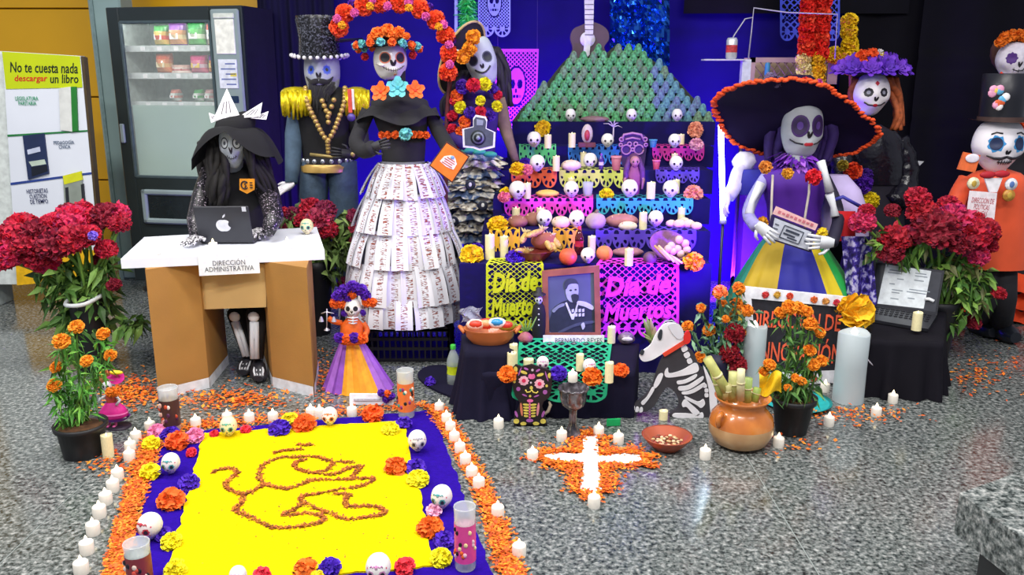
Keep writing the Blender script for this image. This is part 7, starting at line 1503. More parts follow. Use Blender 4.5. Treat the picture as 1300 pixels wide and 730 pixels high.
# ---------------------------------------------------------------- clay dish, clay pot with cane
p = G(846, 569); s_ = S(p); t = thing('clay_dish', 'shallow red clay dish of seeds on the floor', 'dish', p); CLY = mat('#a04a2c', .4, .2, 10, coat=.3)
mb = MB(); mb.lathe(p, [(15*s_, 0), (24*s_, 8*s_), (31*s_, 17*s_), (32*s_, 18.5*s_), (29*s_, 18*s_), (20*s_, 8*s_), (0, 6*s_)], CLY, 32); mb.build('dish', t); mb = MB(); rnd = random.Random(1)
for i in range(70): a, r = rnd.random()*6.3, 20*s_*rnd.random()**.5; mb.ball(p+Vector((r*math.cos(a), r*math.sin(a), 9*s_)), (3*s_, 2.4*s_, 1.8*s_), mat(rnd.choice(('#c8a878', '#6a3a24', '#e0c8a0', '#8a3020')), .6), 6, 4)
tag(mb.build('seeds', t), kind='stuff')
p = G(939, 564); s_ = S(p); po = thing('clay_pot', 'round two tone clay pot holding sugar cane pieces', 'pot', p); PT = ramp_mat(((.3, '#a85a24'), (.5, '#c8762f'), (.7, '#d89a58')), 6, rough=.25, coat=.6); PB = ramp_mat(((.3, '#3a2a20'), (.38, '#b88a5c'), (.7, '#d0a878')), 9, rough=.35, coat=.3)
mb = MB(); mb.lathe(p, [(22*s_, 0), (33*s_, 6*s_), (40*s_, 20*s_), (40*s_, 30*s_)], PB, 34); mb.build('lower_body', po); mb = MB(); mb.lathe(p, [(40*s_, 30*s_), (38*s_, 40*s_), (31*s_, 49*s_), (28*s_, 53*s_), (31*s_, 60*s_), (35*s_, 65*s_), (33*s_, 65*s_), (27*s_, 56*s_), (25*s_, 40*s_), (0, 38*s_)], PT, 34, cap=False); mb.build('upper_body', po)
mb = MB(); mb.tube([p+Vector((-30*s_, -20*s_, 50*s_)), p+Vector((-36*s_, -26*s_, 47*s_)), p+Vector((-35*s_, -24*s_, 38*s_)), p+Vector((-33*s_, -20*s_, 34*s_))], 3.6*s_, PT, 9); mb.build('handle', po)
for i, (x0, y0, x1, y1, r, col) in enumerate(((928, 505, 898, 455, 6, '#b8b868'), (918, 508, 906, 470, 5.5, '#a8b860'), (930, 510, 931, 472, 6, '#c8c880'), (940, 508, 941, 469, 5, '#dcd8a8'), (948, 510, 950, 480, 5.5, '#a8c068'), (957, 510, 962, 492, 5, '#98b050'), (922, 506, 924, 488, 5, '#c0b878'))):
    a, b = P(x0, y0, p.y+.02*(i % 3-1)), P(x1, y1, p.y+.03*(i % 3-1)); c2 = thing('sugar_cane', 'cut sugar cane piece standing in the clay pot', 'sugar cane', a, 'sugar cane in the clay pot'); c2['label'] = ('leaning tall sugar cane piece at the left of the clay pot', 'second leaning sugar cane piece in the clay pot', 'upright tan sugar cane piece in the middle of the clay pot', 'pale split sugar cane piece in the clay pot', 'green sugar cane piece right of the pale one in the clay pot', 'short green sugar cane piece at the right of the clay pot', 'short tan sugar cane piece at the front of the clay pot')[i]
    mb = MB(); mb.tube([a, a.lerp(b, .5), b], r*s_, mat(col, .5, .3, 15), 12); mb.build('stalk', c2); mb = MB(); mb.tube([a.lerp(b, .55), a.lerp(b, .6)], r*1.12*s_, mat('#d8d0a0', .5), 12); mb.build('node_ring', c2)

# ---------------------------------------------------------------- potted plants
def pot(parent, p, r0, r1, h, m=None):
    m = m or mat('#17171a', .5, .1, 10); mb = MB(); mb.lathe(p, [(r0, 0), (r1*.94, h*.85), (r1*1.06, h*.86), (r1*1.08, h), (r1*.98, h), (r1*.9, h*.88), (0, h*.86)], m, 28); o = mb.build('flower_pot', parent)
    mb = MB(); mb.ball(p+Vector((0, 0, h*.87)), (r1*.9, r1*.9, .012), mat('#5a3a20', .9, .5, 60), 18, 8, noise=.1); mb.build('soil', parent)
def marigold_plant(name, label, base, potdim, heads, nleaf, rnd, col='#f28a10', lcols=('#5a9a38', '#3f7a2c', '#7ab84a', '#2f6024'), spread=.05, extra=None, leafsize=.05):
    t = thing(name, label, 'potted plant', base); pot(t, Vector(base), *potdim); h = potdim[2]; st = MB(); lv = MB()
    for i, (hp, r) in enumerate(heads):
        a = Vector(base)+Vector((rnd.uniform(-1, 1)*spread, rnd.uniform(-1, 1)*spread, h*.85)); mid = a.lerp(hp, .5)+Vector((rnd.uniform(-.02, .02), rnd.uniform(-.02, .02), .02)); cv = bez([a, mid, hp], 12); st.tube(cv, [.005]*3+[.004]*(len(cv)-3), mat('#4f7a2c', .6), 6)
        for q in cv[2:-1]: leaf_cloud(lv, rnd, q, (.03, .03, .03), nleaf, lcols, leafsize, wid=.12)
    st.build('stem', t); tag(lv.build('foliage', t), kind='stuff')
    for i, (hp, r) in enumerate(heads): flower('flower_head', pompom_mesh(col, 120, i % 3), t, hp, r, (rnd.uniform(-.3, .3), -.6, .8), rnd, flat=.75)
    return t
rnd = random.Random(12)
b = G(107, 576); Yp = b.y; s_ = S(b)
hd_ = [(P(x, y, Yp+d), r*PS(x, y, Yp)) for x, y, r, d in ((97, 415, 9.5, 0), (78, 433, 10.5, -.05), (131, 424, 9, .03), (140, 451, 8, .03), (110, 458, 8, -.06), (71, 466, 8, -.03), (69, 489, 9, -.04))]
marigold_plant('marigold_plant', 'potted orange marigold in a black pot at the left', b, (24*s_, 30*s_, 42*s_), hd_, 7, rnd, '#f79a1c', ('#62b040', '#4a9030', '#86c850', '#3a7028'))
b = G(1004, 548); Yp = b.y; s_ = S(b)
hd_ = [(P(x, y, Yp+d), r*PS(x, y, Yp)) for x, y, r, d in ((991, 397, 8, 0), (1003, 390, 10, -.02), (1014, 391, 9, .02), (1024, 395, 8, 0), (1029, 411, 9, -.03), (1040, 422, 8, 0), (1028, 445, 8, -.05), (1033, 463, 8, -.06), (1043, 458, 8, -.04), (977, 463, 8, -.06), (970, 472, 7, -.05), (1010, 480, 6, -.08), (1018, 484, 6, -.08), (1000, 492, 5, -.09))]
marigold_plant('marigold_plant', 'potted orange marigold in a black pot before the lettered sign', b, (19*s_, 27*s_, 48*s_), hd_, 4, rnd, '#f79418', ('#4a7a30', '#35602a', '#6a9440'))
mb = MB(); q = [P(x, y, Yp-.03) for x, y in ((966, 490), (975, 476), (990, 482), (985, 500))]
mb.sheet(lambda u, v: P(964+u*28, 474+v*26+4*math.sin(u*6), Yp-.1-.02*math.sin(u*7+v*5)), 8, 6, mat('#f2c410', .6)); tag(mb.build('yellow_tissue', None, P(978, 490, Yp-.1)), 'yellow crumpled tissue paper beside the black pot', 'paper')
# loose marigold bouquet behind the dog
b = Vector((P(915, 470, 3.72).x, 3.74, 0)); t = thing('marigold_bunch', 'bunch of orange marigolds between the dog cut-out and the sign', 'flowers', b); st = MB(); lv = MB()
hs = [(914, 371, 9), (938, 366, 8), (935, 386, 8), (948, 394, 8), (930, 400, 7), (900, 419, 8), (890, 391, 6), (873, 414, 7), (889, 453, 7), (947, 420, 7), (921, 405, 5), (918, 385, 5)]
for x, y, r in hs:
    hp = P(x, y, 3.72+rnd.uniform(-.06, .06)); cv = bez([b+Vector((rnd.uniform(-.02, .02), 0, .12)), P((x+915)/2, (y+480)/2, 3.74), hp], 12); st.tube(cv, .004, mat('#5a8a50', .6), 6)
    for q in cv[3:]: leaf_cloud(lv, rnd, q, (.04, .04, .03), 4, ('#6a9a70', '#4f7a58', '#86b088', '#3f6248'), .045)
    flower('flower_head', pompom_mesh('#f7901c', 120, 2), t, hp, r*PS(x, y, 3.72)*1.05, (rnd.uniform(-.4, .4), -.7, .6), rnd, flat=.75)
st.build('stem', t); tag(lv.build('foliage', t), kind='stuff'); mb = MB(); mb.lathe(b, [(.05, 0), (.055, .1), (.06, .16), (.05, .15), (.04, .05), (0, .05)], mat('#1a1638', .6), 18); mb.build('vase', t)
c2 = celosia_mesh('#a01428', 3)
for x, y in ((932, 425), (926, 450), (935, 465)): flower('red_celosia', c2, t, P(x, y, 3.70), 11*PS(x, y, 3.7), (0, -.5, 1), rnd, flat=1.2)

# ---------------------------------------------------------------- celosia bouquets
def bouquet(name, label, base, vase, heads, leaves, rnd, cols=('#8a1030', '#a81838', '#b02050'), cat='flowers', stems=True, leafsize=.09, lc=('#5c8a38', '#3f6a2c', '#7aa848', '#4a5a2c')):
    t = thing(name, label, cat, base); st = MB(); top = Vector(base)+Vector((0, 0, vase[2])); mb = MB(); mb.lathe(base, [(vase[0], 0), (vase[1], vase[2]*.9), (vase[1]*1.06, vase[2]), (vase[1]*.9, vase[2]), (vase[0]*.7, .05), (0, .05)], mat('#14141a', .5), 22); mb.build('vase', t)
    for i, (p, r) in enumerate(heads):
        st.tube(bez([top+Vector((rnd.uniform(-.04, .04), rnd.uniform(-.04, .04), -.05)), top.lerp(p, .5)+Vector((rnd.uniform(-.03, .03), rnd.uniform(-.03, .03), 0)), p], 8), .007, mat('#6f9a40', .6), 6)
        flower('flower_head', celosia_mesh(cols[i % len(cols)], i % 3), t, p, r, ((p.x-top.x)*.6, -.5, 1), rnd, flat=.85)
    st.build('stem', t); lv = MB()
    for c_, rad, n in leaves: leaf_cloud(lv, rnd, c_, rad, n, lc, leafsize)
    tag(lv.build('foliage', t), kind='stuff'); return t
rnd = random.Random(31); b = G(100, 500); Yb = 3.95; b = Vector((P(118, 440, Yb).x, Yb, 0)); H_ = []
for x, y, r, d in ((10, 305, 20, 0), (28, 292, 20, -.04), (48, 300, 20, -.1), (22, 322, 18, -.1), (48, 325, 17, -.12), (68, 290, 18, -.05), (72, 312, 20, -.14), (92, 282, 20, -.04), (95, 305, 18, -.14), (112, 284, 18, 0), (85, 270, 12, .05), (8, 330, 15, -.05), (35, 310, 16, -.15), (112, 300, 14, -.1), (135, 275, 17, 0), (150, 272, 13, .02), (152, 284, 12, -.03), (135, 317, 12, -.05), (145, 362, 8, -.05), (60, 335, 14, -.08), (-8, 315, 18, 0), (105, 268, 12, .06), (125, 330, 7, 0)): H_.append((P(x, y, Yb+d), r*PS(x, y, Yb)))
lvs = [(P(x, y, Yb+d), (rx*.0034, .09, rz*.0034), n) for x, y, d, rx, rz, n in ((90, 350, -.02, 26, 26, 90), (115, 370, 0, 28, 30, 90), (75, 365, 0, 20, 30, 60), (105, 410, 0, 26, 28, 80), (130, 345, 0, 20, 22, 50), (90, 395, 0, 22, 26, 60), (130, 395, .02, 18, 26, 40), (165, 410, .02, 18, 8, 26), (180, 405, .03, 10, 12, 14), (100, 440, .02, 20, 20, 40), (60, 345, .02, 14, 20, 30))]
bq = bouquet('celosia_bouquet', 'large crimson cockscomb bouquet with wilting leaves at the left', b, (.06, .085, .38), H_, lvs, rnd, ('#a80c30', '#c01438', '#8a0a2c', '#c82050'), leafsize=.085, lc=('#4f7a34', '#6f9a44', '#3a5a28', '#86b054'))
mb = MB(); c_ = P(97, 386, Yb-.12); mb.tube(bez([c_+Vector((-.07, .1, .01)), c_+Vector((-.05, 0, -.005)), c_+Vector((.04, -.005, .0)), c_+Vector((.08, .1, .02))], 16), .010, mat('#e8ecec', .5), 8); mb.build('ribbon_tie', bq); flower('violet_flower', pompom_mesh('#8a6ae0', 60, 3), bq, P(118, 299, Yb-.16), .022, (0, -1, .2), rnd)
b = Vector((P(405, 400, 4.6).x, 4.55, 0)); Yb = 4.55
H_ = [(P(x, y, Yb+d), r*PS(x, y, Yb)) for x, y, r, d in ((395, 265, 13, 0), (412, 268, 13, -.03), (405, 280, 15, -.08), (415, 292, 12, -.08), (372, 272, 9, 0), (365, 284, 9, 0), (360, 270, 7, 0), (448, 275, 9, 0), (452, 290, 8, -.03), (385, 280, 10, -.05), (437, 358, 7, 0), (450, 305, 6, 0))]
lvs = [(P(x, y, Yb+d), (rx*.004, .08, rz*.004), n) for x, y, d, rx, rz, n in ((430, 285, 0, 22, 20, 90), (425, 315, -.02, 24, 22, 100), (415, 345, 0, 20, 20, 70), (370, 275, 0, 15, 12, 40), (440, 320, 0, 12, 22, 40), (400, 300, 0, 16, 16, 40))]
bouquet('celosia_bouquet', 'crimson cockscomb bouquet between the desk and the paper skirt', b, (.07, .1, .42), H_, lvs, rnd, ('#b01030', '#8a2048', '#a83050'), leafsize=.08, lc=('#7a9a50', '#566f38', '#94b060', '#4a5a34'))
b = Vector((P(1190, 400, 4.15).x, 4.15, 0)); Yb = 4.1
H_ = [(P(x, y, Yb+d), r*PS(x, y, Yb)) for x, y, r, d in ((1165, 252, 14, 0), (1172, 272, 17, -.03), (1188, 292, 24, -.1), (1212, 280, 20, -.04), (1232, 298, 20, -.08), (1250, 294, 16, -.02), (1218, 310, 14, -.12), (1240, 325, 13, -.08), (1255, 312, 10, 0), (1135, 305, 18, -.02), (1130, 322, 14, -.05), (1155, 300, 13, 0), (1205, 262, 13, .04), (1236, 280, 12, .02), (1133, 268, 9, .06), (1095, 283, 14, -.02), (1100, 268, 9, 0), (1268, 373, 8, -.05), (1235, 410, 9, .02))]
lvs = [(P(x, y, Yb+d), (rx*.0036, .08, rz*.0036), n) for x, y, d, rx, rz, n in ((1215, 350, -.02, 30, 24, 110), (1225, 380, 0, 26, 22, 90), (1205, 335, 0, 22, 18, 70), (1205, 405, 0, 14, 20, 40), (1140, 318, .03, 26, 8, 30), (1110, 310, 0, 14, 22, 40), (1165, 310, 0, 20, 14, 40), (1245, 355, 0, 16, 20, 40))]
bouquet('celosia_bouquet', 'large crimson cockscomb bouquet behind the open laptop at the right', b, (.07, .1, .3), H_, lvs, rnd, ('#b00e30', '#a81028', '#8a0c28', '#c02858'), leafsize=.08, lc=('#5a8a38', '#3f6a2c', '#86b04a', '#74784a'))
# violet print cloth beside the green skirt
mb = MB(); PRN = ramp_mat(((.4, '#20125a'), (.5, '#4a34b0'), (.58, '#cfc8f0')), 30, rough=.7); Yq = 4.12
mb.sheet(lambda u, v: P(1068+u*38+v*8, 300+v*88, Yq+.03*math.sin(u*9+v*3)), 14, 14, PRN); tag(mb.build('print_shawl', None, Vector((P(1085, 380, Yq).x, Yq, .2))), 'violet and white printed shawl hanging beside the green skirt', 'cloth')
# ================================================================== right hand foreground
Ys = G(1020, 488).y; sn = thing('lettered_sign', 'white framed black sign with orange hand lettering', 'sign', G(1020, 489)); tlt = .05
def SP(px, py, off=0): p = P(px, py, Ys); return Vector((p.x, Ys-off+(p.z)*.12, p.z))
fo_ = [(946, 367), (1098, 382), (1096, 484), (952, 490)]; fi_ = [(957, 382), (1088, 394), (1087, 470), (962, 474)]
for i in range(4): mb = MB(); j = (i+1) % 4; mb.prism([SP(*fo_[i], .008), SP(*fo_[j], .008), SP(*fi_[j], .008), SP(*fi_[i], .008)], (0, .02, 0), mat('#e9e9f0', .6)); mb.build('frame_bar', sn)
mb = MB(); mb.prism([SP(*q) for q in fi_], (0, .008, 0), mat('#1d1a24', .7, .4, 60)); mb.build('black_panel', sn)
s_ = S(SP(1020, 430)); OT = mat('#f0603c', .6)
lettering('DIRECCIÓN DE', sn, SP(1013, 407, .004), (1, 0, -.06), (.06, .12, 1), 116*s_, OT, 27*s_, bold=.012); lettering('INNOVACIÓN', sn, SP(1016, 446, .004), (1, 0, -.04), (.04, .12, 1), 106*s_, OT, 32*s_, bold=.012)
for x, y, c2 in ((975, 377, '#d83a3a'), (1006, 379, '#e05030'), (1037, 383, '#e07030'), (1066, 387, '#d83a50'), (1032, 480, '#e06040'), (968, 480, '#d84838'), (1075, 477, '#e06040'), (990, 377, '#e0b040'), (1052, 385, '#e0a050')): o = flower('dried_flower', pompom_mesh(c2, 60, 6), sn, SP(x, y, .012), 4.5*s_, (0, -1, .1), flat=.6)
def led_pillar(label, px, py, w_, h_, col='#b4bfc2'):
    p = G(px, py); s_ = S(p); t = thing('large_led_candle', label, 'candle', p, 'large white LED candles'); r = w_*s_/2; h = h_*s_; n = 28; rings = []
    for (rr, z, wv) in ((r, 0, 0), (r*.985, h*.5, 0), (r, h*.97, .006), (r*.93, h*.985, .006), (r*.8, h*.965, 0), (r*.2, h*.955, 0)): rings.append([p+Vector((rr*math.cos(2*PI*i/n), rr*math.sin(2*PI*i/n), z+wv*math.sin(4*PI*i/n))) for i in range(n)])
    mb = MB(); mb.loft(rings, mat(col, .5, .05, 6), n); mb.build('wax', t); mb = MB(); mb.lathe(p, [(.012, h*.955), (.016, h*.985), (.008, h*1.03), (.001, h*1.06)], mat('#fffaf0', .4, .02, 10, emit=1.5), 12); mb.build('flame', t); return t
led_pillar('tall white LED candle left of the lettered sign', 953, 486, 31, 78); led_pillar('tall white LED candle before the right end of the lettered sign', 1076, 508, 38, 92); led_pillar('tall white LED candle half hidden behind the front one', 1089, 495, 30, 72)
p = P(1086, 395, G(1089, 495).y); t = tag(flower('paper_flower', pompom_mesh('#fcc01a', 42, 33, -.7, .45, .8), None, p, 22*S(p), (.1, -.8, .5), flat=.9), 'big yellow paper flower resting on the tall candle', 'flower')
# teal plate behind the pot, laptop on a draped box
p = G(1010, 512); s_ = S(p); t = thing('teal_plate', 'teal paper plate on the floor behind the black pot', 'plate', p); mb = MB(); mb.lathe(p, [(0, .004), (28*s_, .004), (43*s_, .016), (44*s_, .018), (28*s_, 0)], mat('#12a8a8', .5), 32); mb.build('plate', t)
bx_ = [G(1088, 470, .30), G(1200, 474, .30), G(1206, 415, .30), G(1092, 412, .30)]
s0 = G(1130, 420, .3)
bx_ = [G(1104, 432, .26), G(1198, 436, .26), G(1202, 396, .26), G(1106, 392, .26)]
draped('draped_box', 'round cornered box under black cloth carrying the open laptop', bx_, .26, .035, cloth_mat('#14121a'), 7, waves=17, amp=.018)
lp_ = thing('laptop', 'open dark laptop with a white sheet taped on its screen', 'laptop', G(1140, 410, .263)); zL = .264
kb = [G(1098, 408, zL), G(1178, 422, zL), G(1189, 404, zL), G(1103, 391, zL)]; LP = mat('#2b2c33', .35, .15, 20, metal=.3)
mb = MB(); mb.prism([q+Vector((0, 0, .016)) for q in kb], (0, 0, -.014), LP); mb.build('keyboard_base', lp_); mb = MB()
for i in range(4):
    for j in range(12): a = kb[3].lerp(kb[2], (j+.8)/13); b = kb[0].lerp(kb[1], (j+.8)/13); q = a.lerp(b, .12+.14*i)+Vector((0, 0, .0175)); mb.box(q, (.014, .012, .003), mat('#121218', .5))
tag(mb.build('keys', lp_), kind='stuff')
h0, h1 = kb[3]+Vector((0, 0, .016)), kb[2]+Vector((0, 0, .016)); ex = (h1-h0).normalized(); nb = Vector((-ex.y, ex.x, 0)); t0 = P(1103, 341, h0.y+.05); hgt = .215; upv = (Vector((0, 0, 1))+nb*.25).normalized()
mb = MB(); q = [h0, h1, h1+upv*hgt, h0+upv*hgt]; mb.prism(q, nb*.008, LP); sc_ = mb.build('screen', lp_); mb = MB(); L_ = (h1-h0).length
def scp(u, v, off=.002): return h0+ex*(L_*u)+upv*(hgt*v)-nb*off
mb.prism([scp(.03, .06, .001), scp(.97, .06, .001), scp(.97, .95, .001), scp(.03, .95, .001)], nb*.0008, mat('#3a3c44', .3)); mb.build('display', sc_)
mb = MB(); mb.prism([scp(.12, .06), scp(.80, .10), scp(.82, .96), scp(.15, .99)], nb*.0008, mat('#dfe6ea', .6)); sh = mb.build('paper_sheet', lp_); mb = MB()
for u, v, w_ in ((.22, .86, .22), (.60, .86, .16), (.35, .68, .10), (.60, .70, .14), (.25, .55, .08), (.55, .48, .3), (.30, .42, .16), (.30, .36, .12), (.55, .28, .1), (.3, .22, .12), (.42, .9, .1), (.60, .80, .18), (.2, .8, .2), (.52, .42, .28)): mb.prism([scp(u, v, .003), scp(u+w_, v, .003), scp(u+w_, v+.022, .003), scp(u, v+.022, .003)], nb*.0004, mat('#8a949c', .6))
tag(mb.build('printing', sh), kind='stuff'); mb = MB(); mb.tube([scp(.80, .32, .006), scp(.86, .34, .01), scp(.93, .30, .006)], .008, mat('#f0f2f4', .5), 7); mb.build('tape', lp_)
p = G(1163, 419, zL+.017); s_ = S(p); put(PIL, 'pi', 'yellow candle on the keyboard of the right laptop', p, (12*s_, 12*s_, 24*s_), 0, 'yellowish candles on the low platform')
p = P(1099, 463, 3.64); s_ = S(p); t = thing('butterfly_ornament', 'purple and white butterfly wing ornament beside the tall candle', 'ornament', Vector((p.x, p.y-.02, 0))); Yo = p.y-.05; mb = MB()
mb.prism(bez([P(x, y, Yo) for x, y in ((1091, 452), (1100, 455), (1109, 465), (1100, 462), (1093, 468), (1090, 462))], 24, True), (0, .006, 0), mat('#a838a0', .5)); mb.build('wing', t); mb = MB(); mb.tube([P(1097+5*math.cos(a)*(1-a/16), 471+5*math.sin(a)*(1-a/16), Yo-.003) for a in [i*.5 for i in range(20)]], .003, mat('#ece4f0', .5), 6); mb.tube(pts3([(1091, 452), (1100, 455), (1109, 465)], Yo-.003), .003, mat('#ece4f0', .5), 6); mb.tube([P(1096, 476, Yo), Vector((P(1096, 476, Yo).x, Yo, 0))], .003, mat('#ece4f0', .5), 6); mb.build('white_scroll', t)
# ================================================================== salt cross with petals
def flat_field(mb, pts, z, m): mb.prism([Vector((p.x, p.y, z)) for p in pts], (0, 0, -z+.0005), m)
def petals(mb, rnd, pts_fn, n, cols, size, z=.004, zj=.008):
    for i in range(n):
        p = pts_fn(); a = rnd.random()*6.28; L_ = size*rnd.uniform(.6, 1.3); d = Vector((math.cos(a), math.sin(a), rnd.uniform(-.1, .5))).normalized(); w_ = Vector((-d.y, d.x, 0))*L_*.32; b = Vector((p.x, p.y, z+rnd.random()*zj))
        mb.add([b, b+d*L_*.5+w_, b+d*L_, b+d*L_*.5-w_], [(0, 1, 2, 3)], mat(rnd.choice(cols), .7, .2, 30))
OC_ = ('#f07a10', '#e8640c', '#f89420', '#c84a0c'); rnd = random.Random(77)
cr_ = thing('salt_cross', 'white salt cross edged with orange petals on the floor', 'cross', G(750, 592)); mb = MB()
co = [(741, 556), (758, 555), (762, 580), (790, 577), (812, 580), (817, 586), (810, 591), (762, 590), (763, 608), (762, 627), (738, 627), (738, 608), (739, 591), (712, 588), (690, 586), (688, 580), (710, 577), (738, 577)]
cw_ = bez([G(x, y) for x, y in co], 72, True); flat_field(mb, cw_, .008, mat('#f3f1ee', .9, .06, 60, bump=.5, bscale=200)); mb.build('salt', cr_); mb = MB(); gx = [G(x, y) for x, y in co]; gc = G(750, 590)
def edge(gx=gx):
    i = rnd.randrange(len(gx)); a, b = gx[i], gx[(i+1) % len(gx)]; p = a.lerp(b, rnd.random()); d = (b-a).cross(Vector((0, 0, 1))).normalized(); d = d if d.dot(p-gc) > 0 or True else -d
    n_ = Vector((-(b-a).y, (b-a).x, 0)).normalized(); n_ = n_ if True else -n_
    return p-n_*-abs(rnd.gauss(0, .03))*SGN
SGN = 1
# decide outward orientation by signed area
ar_ = sum(gx[i].x*gx[(i+1) % len(gx)].y-gx[(i+1) % len(gx)].x*gx[i].y for i in range(len(gx))); SGN = -1 if ar_ > 0 else 1
petals(mb, rnd, edge, 3200, OC_, .017); tag(mb.build('petal_border', cr_), kind='stuff')
# ================================================================== sawdust tapestry
tp_ = thing('sawdust_carpet', 'yellow sawdust carpet with purple border and lion outline in petals', 'carpet', G(385, 640)); PUR = mat('#26068a', .95, .15, 60, bump=.3, spec=.1); YLW = mat('#e2c600', .95, .07, 50, bump=.35, bscale=160, spec=.1)
def crect(c4, n=24, wob=.01, sd=0):
    rnd = random.Random(sd); g = [G(*q) for q in c4]; out = []
    for i in range(4):
        a, b = g[i], g[(i+1) % 4]
        for k in range(n): out.append(a.lerp(b, k/n)+Vector((rnd.uniform(-1, 1)*wob, rnd.uniform(-1, 1)*wob, 0)))
    return out
mb = MB(); flat_field(mb, crect([(203, 553), (549, 522), (634, 752), (150, 775)], 40, .006, 1), .006, PUR); mb.build('purple_border', tp_)
mb = MB(); flat_field(mb, crect([(258, 553), (513, 537), (553, 722), (208, 752)], 40, .006, 2), .012, YLW); mb.build('yellow_field', tp_)
mb = MB()
def band_fn(a0, a1, w0):
    A_, B_ = [G(*q) for q in a0], [G(*q) for q in a1]
    def f():
        t = rnd.random(); k = t*(len(A_)-1); i = min(int(k), len(A_)-2); a = A_[i].lerp(A_[i+1], k-i); b = B_[i].lerp(B_[i+1], k-i); return a.lerp(b, min(1.15, max(-.15, rnd.gauss(.5, .28))))
    return f
petals(mb, rnd, band_fn([(186, 550), (168, 600), (150, 665), (132, 735)], [(212, 548), (192, 600), (172, 665), (158, 740)], 1), 4600, OC_, .016)
petals(mb, rnd, band_fn([(540, 518), (570, 560), (605, 630), (635, 735)], [(562, 516), (590, 560), (632, 640), (672, 740)], 1), 5000, OC_, .016); petals(mb, rnd, band_fn([(205, 552), (330, 542), (540, 518)], [(205, 540), (330, 528), (540, 512)], 1), 1300, OC_, .016)
tag(mb.build('petal_border', tp_), kind='stuff')
mb = MB(); LC = ('#b8600c', '#9a480a', '#c87a14', '#7a400c')
# lion outline strokes (taken as points on the floor)
def LZ(x, y): return (240+x*320/1300, 540+y*160/650)
strokes = [[(130, 258), (160, 245), (220, 240), (248, 262), (215, 295), (190, 325), (225, 358), (290, 372), (350, 345), (385, 320), (365, 285), (375, 235), (410, 205), (480, 182), (560, 180), (650, 178), (700, 190), (745, 210), (720, 240), (650, 262), (590, 252), (548, 228), (558, 205), (600, 195)],
           [(385, 320), (440, 335), (510, 345), (590, 318), (640, 300), (760, 298), (850, 295), (940, 290), (945, 305), (890, 330), (770, 350), (660, 372), (585, 382), (580, 405), (640, 440), (720, 470), (800, 500), (900, 495), (990, 480), (1010, 460), (960, 438), (880, 436), (815, 435), (808, 400), (820, 375), (760, 372)],
           [(290, 372), (270, 420), (240, 450), (300, 485), (380, 525), (450, 548), (540, 545), (640, 530), (695, 510), (680, 485), (600, 472), (490, 482), (540, 455), (580, 425)], [(650, 262), (720, 272), (780, 260), (820, 240), (890, 228), (860, 262), (840, 295)], [(440, 160), (500, 145), (590, 140)], [(560, 115), (640, 118)], [(780, 205), (850, 208)]]
for st_ in strokes:
    cv = bez([G(*LZ(*q)) for q in st_], len(st_)*6)
    def lf():
        k = rnd.random()*(len(cv)-1); i = int(k); p = cv[i].lerp(cv[i+1], k-i); return p+Vector((rnd.gauss(0, .0035), rnd.gauss(0, .004), 0))
    L_ = sum((b-a).length for a, b in zip(cv, cv[1:])); petals(mb, rnd, lf, int(L_*1300), LC, .011, .0125, .003)
petals(mb, rnd, lambda: G(rnd.uniform(250, 530), rnd.uniform(560, 725)), 90, LC, .007, .0125, .001)
o = mb.build('lion_outline', tp_); tag(o, kind='stuff'); o['label'] = 'lion outline drawn in brown orange petals'
mb = MB(); petals(mb, rnd, lambda: G(rnd.gauss(300, 70), rnd.uniform(468, 530)), 130, OC_, .018)
petals(mb, rnd, lambda: G(rnd.gauss(168, 20), rnd.gauss(500, 10)), 500, OC_, .022); petals(mb, rnd, lambda: G(rnd.gauss(295, 35), rnd.gauss(508, 6)), 450, OC_, .022); petals(mb, rnd, lambda: G(rnd.gauss(410, 12), rnd.gauss(485, 20)), 200, OC_, .02); petals(mb, rnd, lambda: G(rnd.gauss(150, 22), rnd.gauss(590, 8)), 130, OC_, .02)
petals(mb, rnd, lambda: G(rnd.gauss(1080, 38), rnd.gauss(528, 6)), 200, OC_, .018); petals(mb, rnd, lambda: G(rnd.gauss(1232, 18), rnd.gauss(480, 11)), 110, OC_, .022); petals(mb, rnd, lambda: G(rnd.gauss(1275, 25), rnd.gauss(470, 18)), 90, OC_, .02); petals(mb, rnd, lambda: G(rnd.gauss(1010, 20), rnd.gauss(566, 8)), 40, OC_, .02)
tag(mb.build('scattered_petals', None, G(300, 500)), 'loose orange marigold petals scattered over the floor', 'petals', kind='stuff')
# skulls along the border
for a in ((218, 600, 27, 'painted skull with teal brow at the back left of the carpet border', .0), (291, 553, 26, 'cream painted skull in the middle of the carpet back border', .1), (419, 539, 24, 'painted skull with orange crown on the carpet back border', 0), (530, 572, 28, 'plain white skull at the back right of the carpet border', .2), (561, 645, 32, 'painted skull with teal crown on the right carpet border', -.3), (192, 683, 35, 'painted skull with red brow on the left carpet border', -.35), (481, 737, 38, 'painted skull with pink marks at the front of the carpet', 0), (303, 742, 26, 'small painted skull at the front edge of the yellow field', 0)): fskull(a[0], a[1], a[2], a[3], a[4], .012)
